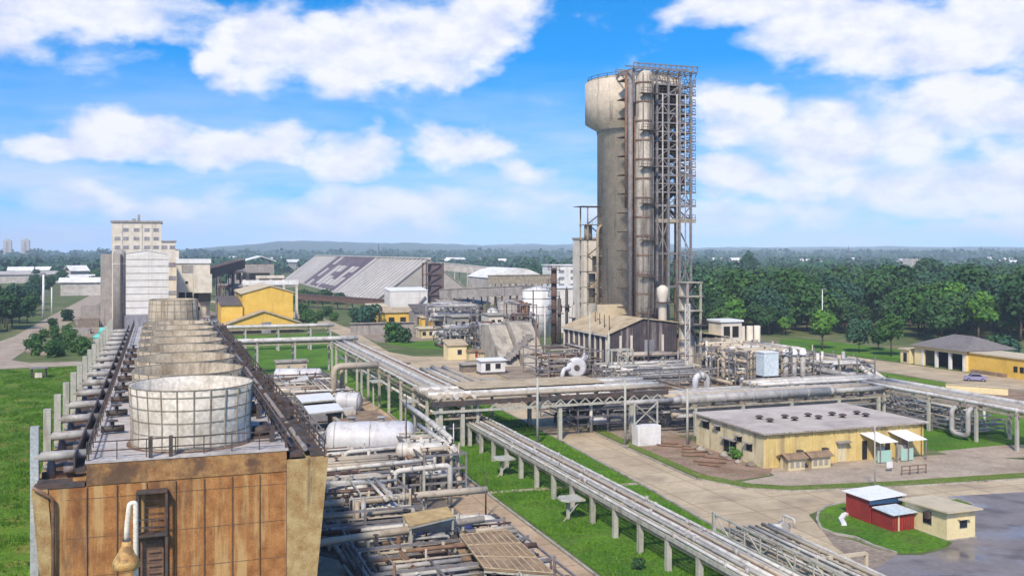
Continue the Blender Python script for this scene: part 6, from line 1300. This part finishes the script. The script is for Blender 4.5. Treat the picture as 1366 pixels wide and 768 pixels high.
part('wall', MB(t).box(21, 26.6, 191, 194, 0, 3.8), 'roof_cream', t); part('roof', MB(t).box(20.7, 26.9, 190.7, 194.3, 3.8, 4.05), 'concrete', t); part('opening', MB(t).box(22, 23.6, 190.9, 191.02, .2, 2.4), 'opening', t)
t = thing('ladder_frame', 'white lattice access frame at the left end of the large white vessel', 'frame', 17, 110)
for k in range(3): part('post', MB(t).bar((16.2+k*.8, 108.4+k*1.6, 0), (16.2+k*.8, 108.4+k*1.6, 5.0), .16), 'pipe_white', t)
part('rail', MB(t).rail([(16.2, 108.4, 3.6), (17.8, 111.6, 3.6)], 1.2, 1.0, .09).box(15.8, 17.4, 108.6, 111.4, 3.4, 3.55), 'pipe_white', t)
def canopy(name, label, quad, m, legs, th=.1, legm='post', cat='shelter'):
    c = [sum(p[i] for p in quad)/4 for i in range(2)]; t = thing(name, label, cat, c[0], c[1]); r_ = part('roof', MB(t).slab(quad, th), m, t)
    q = [Vector(p) for p in quad]
    for i in legs:
        p = q[i]*.94+Vector((c[0], c[1], q[i].z))*.06; part('leg', MB(t).bar((p.x, p.y, 0), (p.x, p.y, p.z-th-.03), .16), legm, t)
    part('purlin', MB(t).bar(q[0]-Vector((0, 0, th+.1)), q[1]-Vector((0, 0, th+.1)), .12).bar(q[3]-Vector((0, 0, th+.1)), q[2]-Vector((0, 0, th+.1)), .12), legm, r_); return t
def pxq(pts, z): return [(*U(x, y, z), z) for x, y in pts]
canopy('canopy', 'pale yellow sheet canopy over the blue pump', pxq([(546, 701), (606, 687), (597, 675), (537, 685)], 3.9), 'roof_canopy', (0, 1, 2, 3))
canopy('shelter', 'left of two white flat roofs, the farther one behind', pxq([(402, 536), (447, 532), (440, 523), (394, 527)], 3.0), 'roof_white', (0, 1, 2, 3))
canopy('shelter', 'nearer of the two white flat roofs with dark machinery underneath', pxq([(412, 551), (458, 546), (450, 537), (405, 541)], 3.2), 'roof_white', (0, 1, 2, 3))
canopy('shelter', 'thin pale sheet roof left of the two white flat roofs', pxq([(366, 521), (402, 521), (402, 515), (366, 516)], 2.8), 'roof_cream', (0, 1, 2, 3))
canopy('shelter', 'tilted pale sheet roof in front of the far grey vessel', [(*U(380, 514, 2.2), 2.2), (*U(412, 505, 3.1), 3.1), (*U(409, 500, 3.4), 3.4), (*U(378, 510, 2.5), 2.5)], 'pipe_white', (0, 1))
t = canopy('slatted_roof', 'large brown slatted roof at the bottom beside the path', [(*U(646, 757, 2.6), 2.6), (*U(738, 764, 2.6), 2.6), (*U(676, 706, 2.9), 2.9), (*U(613, 713, 2.9), 2.9)], 'slab_brown', (0, 1, 2, 3), .16)
m = MB(t); q = [Vector((*U(646, 757, 2.6), 2.63)), Vector((*U(738, 764, 2.6), 2.63)), Vector((*U(676, 706, 2.9), 2.93)), Vector((*U(613, 713, 2.9), 2.93))]
for k in range(9): s = k/8; m.bar(q[0].lerp(q[1], s), q[3].lerp(q[2], s), .07, .07)
for k in range(4): s = k/3; m.bar(q[0].lerp(q[3], s), q[1].lerp(q[2], s), .08, .06)
part('batten', m, 'roof_tan', t)
t = canopy('slatted_roof', 'narrow tan sheet strip sloping beside the large brown slatted roof', [(*U(628, 768, 1.6), 1.6), (*U(642, 768, 1.6), 1.6), (*U(615, 722, 2.4), 2.4), (*U(606, 724, 2.4), 2.4)], 'slab_brown', (0, 2, 3), .1)
t = thing('low_block', 'broad flat low block with a weathered tan brown roof beside the path', 'building', 26, 130)
part('wall', MB(t).box(22.6, 29.4, 122, 141, 0, 1.7), 'wall_grey', t); part('roof', MB(t).box(22.3, 29.7, 121.7, 141.3, 1.7, 1.95), 'slab_brown', t); part('curb', MB(t).box(22.3, 22.8, 121.8, 141, 1.96, 2.3), 'concrete', t); part('hatch', MB(t).box(24, 26, 138, 140, 1.96, 2.8), 'pipe_white', t)
t = thing('machine_hall', 'small dark machine bay under the nearer white flat roof', 'machine', *U(440, 562)); a, b = ORG[t.name][:2]
part('body', MB(t).box(a-3.2, a+1.4, b, b+4, 0, 2.4), 'steel_dark', t); part('motor', MB(t).tank((a+1.6, b-.4, .9), (a+3.2, b-.9, .9), .6), 'pipe_grey', t); part('cover', MB(t).box(a-2.8, a-.4, b-.5, b-.05, .2, 1.9), 'wall_slate', t)
a, b = U(583, 722); t = thing('pump', 'blue pump set with a white domed drum under the yellow canopy', 'pump', a, b)
part('drum', MB(t).tank((a-.2, b-.9, 1.0), (a+.3, b+1.6, 1.0), .95, 20), 'vessel', t); part('base', MB(t).box(a-1.4, a+2.8, b-.9, b+1.4, 0, .3), 'concrete', t); part('motor', MB(t).tank((a+1.2, b+.2, 1.0), (a+3.2, b-.2, 1.0), .55, 14), 'blue_machine', t); part('panel', MB(t).box(a-2.0, a-.2, b+1.8, b+2.0, .2, 2.2), 'blue_machine', t)
a, b = U(662, 703); t = thing('drum', 'small blue drum on the path beside the big white elbow', 'drum', a, b); part('body', MB(t).cyl((a, b, 0), (a, b, .9), .32, n=14), 'blue_machine', t); part('lid', MB(t).cyl((a, b, .9), (a, b, .95), .34, n=14), 'steel_dark', t)
a, b = U(444, 718); t = thing('valve_stand', 'black valve elbow standing on the concrete slab by the rust wall', 'valve', 11.6, 79)
part('pipe', MB(t).pipe([(11.2, 79, .3), (11.2, 79, 1.5), (12.2, 79, 1.5)], .28, 10), 'steel_dark', t); part('flange', MB(t).cyl((12.2, 79, 1.5), (12.35, 79, 1.5), .42), 'steel_dark', t)
for i, (px, py, h, lb) in enumerate(((542, 640, 9.5, 'thin dark pole standing among the white exchangers'), (648, 690, 4.5, 'thin dark pole on the path by the white elbow'), (605, 640, 6.2, 'white riser frame post at the path edge beside the exchangers'))):
    t = thing('pole', lb, 'pole', *U(px, py)); a, b = ORG[t.name][:2]; part('shaft', MB(t).cyl((a, b, 0), (a, b, h), .09, .06, 8), 'steel_dark' if i < 2 else 'pipe_white', t); part('foot', MB(t).box(a-.2, a+.2, b-.2, b+.2, 0, .12), 'concrete', t)
for k in range(6):
    b = 63+k*2.2; t = thing('pipe', 'slanting grey feeder pipe at the bottom edge left of the slatted roof', 'pipe', 16+k*.3, b, 0, 'slanting feeder pipes'); part('pipe_run', MB(t).pipe([(14.2+k*.7, 62, .6), (13.4+k*.7, 76, .7)], .13), ('pipe_white', 'pipe_grey')[k % 2], t); part('support', MB(t).box(14.0+k*.7, 14.5+k*.7, 67, 67.3, 0, .5), 'concrete', t)

# ------------------------------------------------------------------ plant around the tower foot and to its right
t = cluster('dark pipework on frames in front of the left wall of the compressor shed', 70.5, 82, 176, 190, 5.6, 44, 51, mats=('pipe_grey', 'steel_dark', 'pipe_tan', 'steel_brown'), rmax=.28, vessels=3)
t = cluster('pale frames and pipes in front of the dark gable of the compressor shed', 78, 98, 160, 172, 3.4, 50, 52, mats=('pipe_white', 'pipe_grey', 'pipe_tan'), rmax=.3, vessels=5)
t = cluster('tan pipe structure with stacked levels right of the lattice mast', 98, 112, 150, 168, 7.4, 95, 53, mats=('pipe_tan', 'pipe_tan', 'pipe_white', 'roof_cream'), rmin=.14, rmax=.42, vessels=5, lay=[1.0, 3.0, 5.0, 7.0])
t = cluster('whitish pipe structure around the pale square panel', 112, 124, 148, 166, 5.6, 85, 54, mats=('pipe_white', 'pipe_tan', 'pipe_grey'), rmin=.12, rmax=.36, vessels=6, lay=[.8, 2.6, 4.6])
t = cluster('low tangled pipes behind the fat greyish pipe', 70, 98, 127, 141, 2.6, 64, 55, mats=('pipe_tan', 'pipe_grey', 'pipe_rust', 'pipe_white'), rmax=.3, vessels=6)
t = cluster('grey pump line under the crossing pipe rack', 54, 72, 124, 138, 3.4, 56, 56, mats=('pipe_grey', 'steel_dark', 'pipe_white', 'wall_slate'), rmax=.26, vessels=8)
t = cluster('pipes and machines on the yard behind the crossing rack', 56, 84, 140, 156, 2.2, 44, 57, mats=('pipe_tan', 'pipe_grey', 'pipe_rust'), rmax=.26, vessels=6, posts=False)
t = cluster('low pipes on the grass below the right hand pipe rack', 101.5, 109, 104, 126, 2.2, 40, 58, mats=('pipe_grey', 'pipe_tan', 'pipe_white'), rmax=.28, vessels=2)
t = cluster('pipes behind the linking rack beyond the vent roof', 96, 120, 134, 147, 3.0, 46, 59, mats=('pipe_white', 'pipe_tan', 'pipe_grey'), rmax=.3, vessels=4)
t = cluster('lilac grey pump machinery above the slate wall', *[D(588, 285)[0], D(668, 285)[0]], 285, 300, 8.4, 60, 60, mats=('pipe_grey', 'wall_slate', 'pipe_white'), rmin=.2, rmax=.7, vessels=9, z0=4.4)
t = cluster('brown steel pipework tower between concrete slabs and compressor shed', D(712, 232)[0], D(738, 232)[0], 226, 238, 12, 44, 61, mats=('steel_brown', 'pipe_rust', 'pipe_grey'), rmin=.12, rmax=.4, vessels=3)
t = cluster('hazy steel structure and pipes left of the yellow hall', D(286, 400)[0], D(326, 400)[0], 392, 410, 17, 60, 62, mats=('wall_slate', 'pipe_grey', 'steel_brown'), rmin=.25, rmax=.8, vessels=5)
t = cluster('dark clutter of pipes between the last fan stack and the yellow hall', D(266, 240)[0], D(292, 240)[0], 238, 262, 8, 36, 63, mats=('steel_brown', 'pipe_grey', 'wall_slate'), rmin=.12, rmax=.5, vessels=4)
t = cluster('dark pipe clutter behind the far end of the cooling tower', D(150, 215)[0], D(200, 215)[0], 218, 240, 4.5, 36, 64, mats=('steel_dark', 'pipe_grey', 'pipe_white'), rmin=.12, rmax=.4, vessels=4)
for (px0, px1, Y, dY, z1, n, sd, lb) in ((592, 640, 252, 10, 5.2, 44, 71, 'grey pipework and small drums standing against the slate wall, left part'), (642, 690, 246, 10, 6.4, 50, 72, 'grey pipework and small drums standing against the slate wall, right part'), (690, 722, 238, 8, 9.5, 44, 73, 'tall grey pipe tower behind the sloping concrete slabs')):
    a0, b0 = D(px0, Y); cluster(lb, a0, D(px1, Y)[0], b0, b0+dY, z1, n, sd, mats=('pipe_grey', 'wall_slate', 'pipe_white', 'steel_brown'), rmin=.14, rmax=.5, vessels=7)
for (px0, px1, Y, z, m_, lb) in ((700, 716, 250, 7.5, 'wall_slate', 'tall narrow slate grey block behind the sloping concrete slabs'), (604, 628, 275, 6.5, 'wall_grey', 'grey plant room rising behind the slate wall, the left one'), (652, 676, 272, 7.2, 'wall_cream', 'pale plant room rising behind the slate wall, the right one')):
    t, a, a1, b = shed('plant_room', lb, 'building', px0, px1, Y, z, 6, m_, 'concrete', .2)
    for k in range(2): part('opening', MB(t).box(a+.8+k*1.8, a+1.8+k*1.8, b-.06, b+.02, z-2.4, z-1.2), 'opening', t)
cluster('dark pipe thicket crowding the foot of the dark gable', 85, 99, 173.4, 176.4, 4.6, 40, 74, mats=('steel_dark', 'pipe_rust', 'pipe_grey', 'pipe_tan'), rmin=.1, rmax=.3, vessels=3)
a, b = U(1018, 512); t = thing('panel_box', 'pale lilac square panel box on the whitish pipe structure', 'box', 112.6, 147)
a0, a1 = D(1017, 172)[0], D(1041, 172)[0]; b = D(1029, 172)[1]
part('shell', MB(t).box(a0, a1, b, b+2.5, 3.2, 7.2), 'pale_blue_roof', t)
for x in (a0+.15, a1-.15): part('leg', MB(t).bar((x, b+.3, 0), (x, b+.3, 3.2), .25), 'steel_grey', t)
part('lid', MB(t).box(a0-.1, a1+.1, b-.1, b+2.6, 7.2, 7.35), 'roof_white', t)
for i, px in enumerate((1033, 1048, 1059, 1071)):
    a, b = D(px, 178); t = thing('vent_drum', 'small white domed drum in the row above the pale lilac panel box', 'drum', a, b, 0, 'white domed drums in a row'); part('shell', MB(t).cyl((a, b, 0), (a, b, 6.2+.0*i), .5, n=14), 'pipe_grey', t); m = MB(t); m.dome((a, b, 6.2), .75, 1.2, 14); part('cover', m, 'white_paint', t)
run('slanting grey walkway pipe descending right of the pale lilac panel', [(112, 149, 3.6), (118, 140, 2.4)], .5, 'pipe_grey', [(114, 146, 3)])
for i, (dx, lb) in enumerate(((0, 'left white curved duct leaning right of the whitish pipe structure'), (1.6, 'right white curved duct leaning right of the whitish pipe structure'))): run(lb, [(122+dx, 156, 4.6), (122.6+dx, 152, 4.2), (123+dx, 147, 1.8), (123.2+dx, 144, .2)], .5, 'pipe_white', [])
# blower
a, b = D(769, 192); t = thing('blower', 'big white round blower casing with a dark hub before the shed wall', 'blower', a, b)
m = MB(t); m.rev((a-.3, b-.9, 2.4), (a+.1, b+.5, 2.4), [(0, 1.5), (.15, 1.95), (1.2, 1.95), (1.4, 1.5)], 28); part('scroll', m, 'vessel', t); part('hub', MB(t).cyl((a-.36, b-1.06, 2.4), (a-.28, b-.8, 2.4), .55, n=18), 'steel_dark', t); part('base', MB(t).box(a-1.4, a+1.4, b-.8, b+.8, 0, .6), 'concrete', t)
part('inlet', MB(t).pipe([(a-1.5, b-.2, 2.2), (a-2.9, b-.4, 2.2), (a-3.3, b-.5, .3)], .45, 12), 'vessel', t); part('outlet', MB(t).bar((a+1.2, b, 3.4), (a+2.2, b+.3, 4.8), .8), 'vessel', t)
t = solo('dome_drum', 'white round drum top before the big white blower', 'drum', *U(755, 516), MB(), 'vessel') if False else None
a, b = U(754, 521); t = thing('dome_drum', 'low white domed drum before the big white blower', 'drum', a, b); m = MB(t); m.dome((a, b, .6), 1.1, .9, 16); part('dome', m, 'white_paint', t); part('base', MB(t).cyl((a, b, 0), (a, b, .6), 1.1, n=16), 'pipe_grey', t)
canopy('shelter', 'low tan corrugated roof in front of the compressor shed', pxq([(806, 519), (832, 515), (802, 503), (776, 507)], 2.6), 'roof_tan', (0, 1, 2, 3))
canopy('shelter', 'thin whitish sheet roof left of the low tan corrugated roof', pxq([(786, 517), (796, 516), (768, 505), (758, 507)], 2.4), 'pipe_tan', (0, 1, 2, 3))
t = thing('trestle', 'two storey white trestle frame with crossed braces before the gable', 'frame', *D(830, 186)); a, b = ORG[t.name][:2]
for x in (-2.2, 2.2):
    for y in (0, 2): part('post', MB(t).bar((a+x, b+y, 0), (a+x, b+y, 6.4), .26), 'post', t)
m = MB(t)
for z in (3.2, 6.3): m.bar((a-2.4, b, z), (a+2.4, b, z), .24); m.bar((a-2.4, b+2, z), (a+2.4, b+2, z), .24); m.bar((a-2.2, b, z), (a-2.2, b+2, z), .2); m.bar((a+2.2, b, z), (a+2.2, b+2, z), .2)
part('beam', m, 'post', t); part('bracing', MB(t).bar((a-.9, b, 3.3), (a+2.2, b, 6.2), .14).bar((a+2.2, b, 3.3), (a-.9, b, 6.2), .14).bar((a-.9, b, 3.3), (a-.9, b, 6.2), .2), 'post', t)
t = thing('trestle', 'smaller white frame right of the two storey trestle', 'frame', *D(838, 182)); a, b = ORG[t.name][:2]
for x in (-1.4, 2.0): part('post', MB(t).bar((a+x, b, 0), (a+x, b, 3.9), .26), 'post', t)
part('beam', MB(t).bar((a-1.6, b, 3.9), (a+2.2, b, 3.9), .3), 'post', t)
for i, (px, Y, z1, lb) in enumerate(((727, 215, 13.5, 'pale tall mast at the left corner of the compressor shed'), (787, 197, 12.8, 'white pole rising before the tan roof of the compressor shed'), (812, 192, 9.2, 'white post at the left eave corner of the compressor shed'), (715, 200, 11, 'brown pole left of the pale tall mast'), (865, 190, 14, 'dark thin pole before the gable peak of the compressor shed'))):
    a, b = D(px, Y); t = thing('pole', lb, 'pole', a, b); part('shaft', MB(t).cyl((a, b, 0), (a, b, z1), .22, .15, 8), ('pipe_white', 'post', 'post', 'pipe_rust', 'steel_dark')[i], t); part('foot', MB(t).box(a-.4, a+.4, b-.4, b+.4, 0, .3), 'concrete', t)
for i, (px, Y, z, lb) in enumerate(((884, 187, 3.4, 'tan arched duct beside the lattice mast foot'), (936, 165, 4.2, 'fat cream arched duct at the left end of the tan pipe structure'))):
    a, b = D(px, Y); run(lb, [(a-1.2, b, .2), (a-1.2, b, z), (a+1.0, b, z), (a+1.0, b, .2)], .55, 'pipe_tan' if i == 0 else 'vessel', [])
a, b = D(876, 192); t = thing('process_column', 'white bottle shaped column above the shed gable', 'column', *D(884, 203)); a, b = ORG[t.name][:2]
part('shell', MB(t).rev((a, b, 0), (a, b, 18), [(0, .9), (15, .9), (16, 1.2), (17.4, 1.2), (18, .4)], 16), 'wall_cream', t)
part('platform', MB(t).rev((a, b, 14.4), (a, b, 14.6), [(0, 1.9), (.2, 1.9)], 14), 'steel_dark', t)

# rusty pipes and scrap lying on the bare earth by the yellow building
rr = random.Random(91)
for k in range(9):
    a, b = 59+rr.random()*4, 101+k*1.7; t = thing('scrap_pipe', 'rusty length of pipe lying on the bare earth left of the yellow building', 'pipe', a, b, 0, 'rusty pipes on the bare earth'); part('tube', MB(t).cyl((a, b, .14), (a+rr.uniform(1.5, 3.2), b-rr.uniform(.5, 2.5), .14), .12, n=8), 'pipe_rust', t)
for k in range(7):
    a, b = 64.4+rr.uniform(-.6, .6), 98.5+k*1.9; t = thing('rubble_heap', 'small heap of rubble along the left wall of the yellow building', 'rubble', a, b, 0, 'rubble along the yellow wall'); m = MB(t); r = rr.uniform(.35, .8); m.rev((a, b, 0), (a+.1, b, r), [(0, r), (r*.4, r*.85), (r*.8, r*.3), (r*.9, .05)], 8); part('heap', m, ('rubble', 'concrete')[k % 2], t)
# ------------------------------------------------------------------ vehicles
def car(label, px, py, m, rot):
    a, b = U(px, py); t = thing('parked_car', label, 'car', a, b)
    L, W, Hh = 2.0, .82, 1.45
    prof = [(-L, .3), (-L, .75), (-1.75, .92), (-1.2, .98), (-.7, 1.42), (.75, 1.45), (1.35, 1.0), (1.85, .9), (L, .72), (L, .3)]
    body = MB(t).extr([(a+x, z) for x, z in prof], b-W, b+W); part('body', body, m, t)
    win = [(-1.05, .99), (-.62, 1.36), (.68, 1.38), (1.18, 1.0)]
    for s in (-1, 1): part('side_window', MB(t).extr([(a+x, z) for x, z in win], b+s*(W+.004), b+s*(W+.02)), 'glass_dark', t)
    part('windscreen', MB(t).slab([(a-1.17, b-W*.9, 1.02), (a-1.17, b+W*.9, 1.02), (a-.72, b+W*.88, 1.435), (a-.72, b-W*.88, 1.435)], .02), 'glass_dark', t)
    for x in (-1.25, 1.25):
        for s in (-1, 1):
            w = part('wheel', MB(t).cyl((a+x, b+s*(W-.12), .31), (a+x, b+s*(W+.03), .31), .31, n=18), 'tyre', t); part('rim', MB(t).cyl((a+x, b+s*(W+.03), .31), (a+x, b+s*(W+.045), .31), .19, n=14), 'steel_grey', w)
    for s in (-.55, .55): part('headlight', MB(t).box(a-L-.03, a-L-.002, b+s-.17, b+s+.17, .58, .74), 'far_white', t); part('tail_light', MB(t).box(a+L+.002, a+L+.03, b+s-.17, b+s+.17, .62, .78), 'red_sheet', t)
    t.rotation_euler = (0, 0, TH+rot); return t
car('lilac blue car parked on the road before the garage', 1301, 508, 'car_lilac', R(-38))

# ------------------------------------------------------------------ the air over the far country
m = MB(); hz = bpy.data.materials.new('haze_air'); hz.use_nodes = True; hz.node_tree.nodes.clear()
o_ = hz.node_tree.nodes.new('ShaderNodeOutputMaterial'); pv = hz.node_tree.nodes.new('ShaderNodeVolumePrincipled')
pv.inputs['Color'].default_value = (0.62, 0.78, 1.0, 1); pv.inputs['Density'].default_value = 0.00015; pv.inputs['Anisotropy'].default_value = -0.35
hz.node_tree.links.new(pv.outputs[0], o_.inputs['Volume']); MATS['haze'] = hz
m.box(-7400, 7400, -5000, 5000, -3.5, 190)
ho = bpy.data.objects.new('haze', m.mesh('haze', hz)); C.objects.link(ho); ho.location = (0, 4000, 0); ho['kind'] = 'stuff'; ho['label'] = 'thin bluish air that pales the far hills and woods'
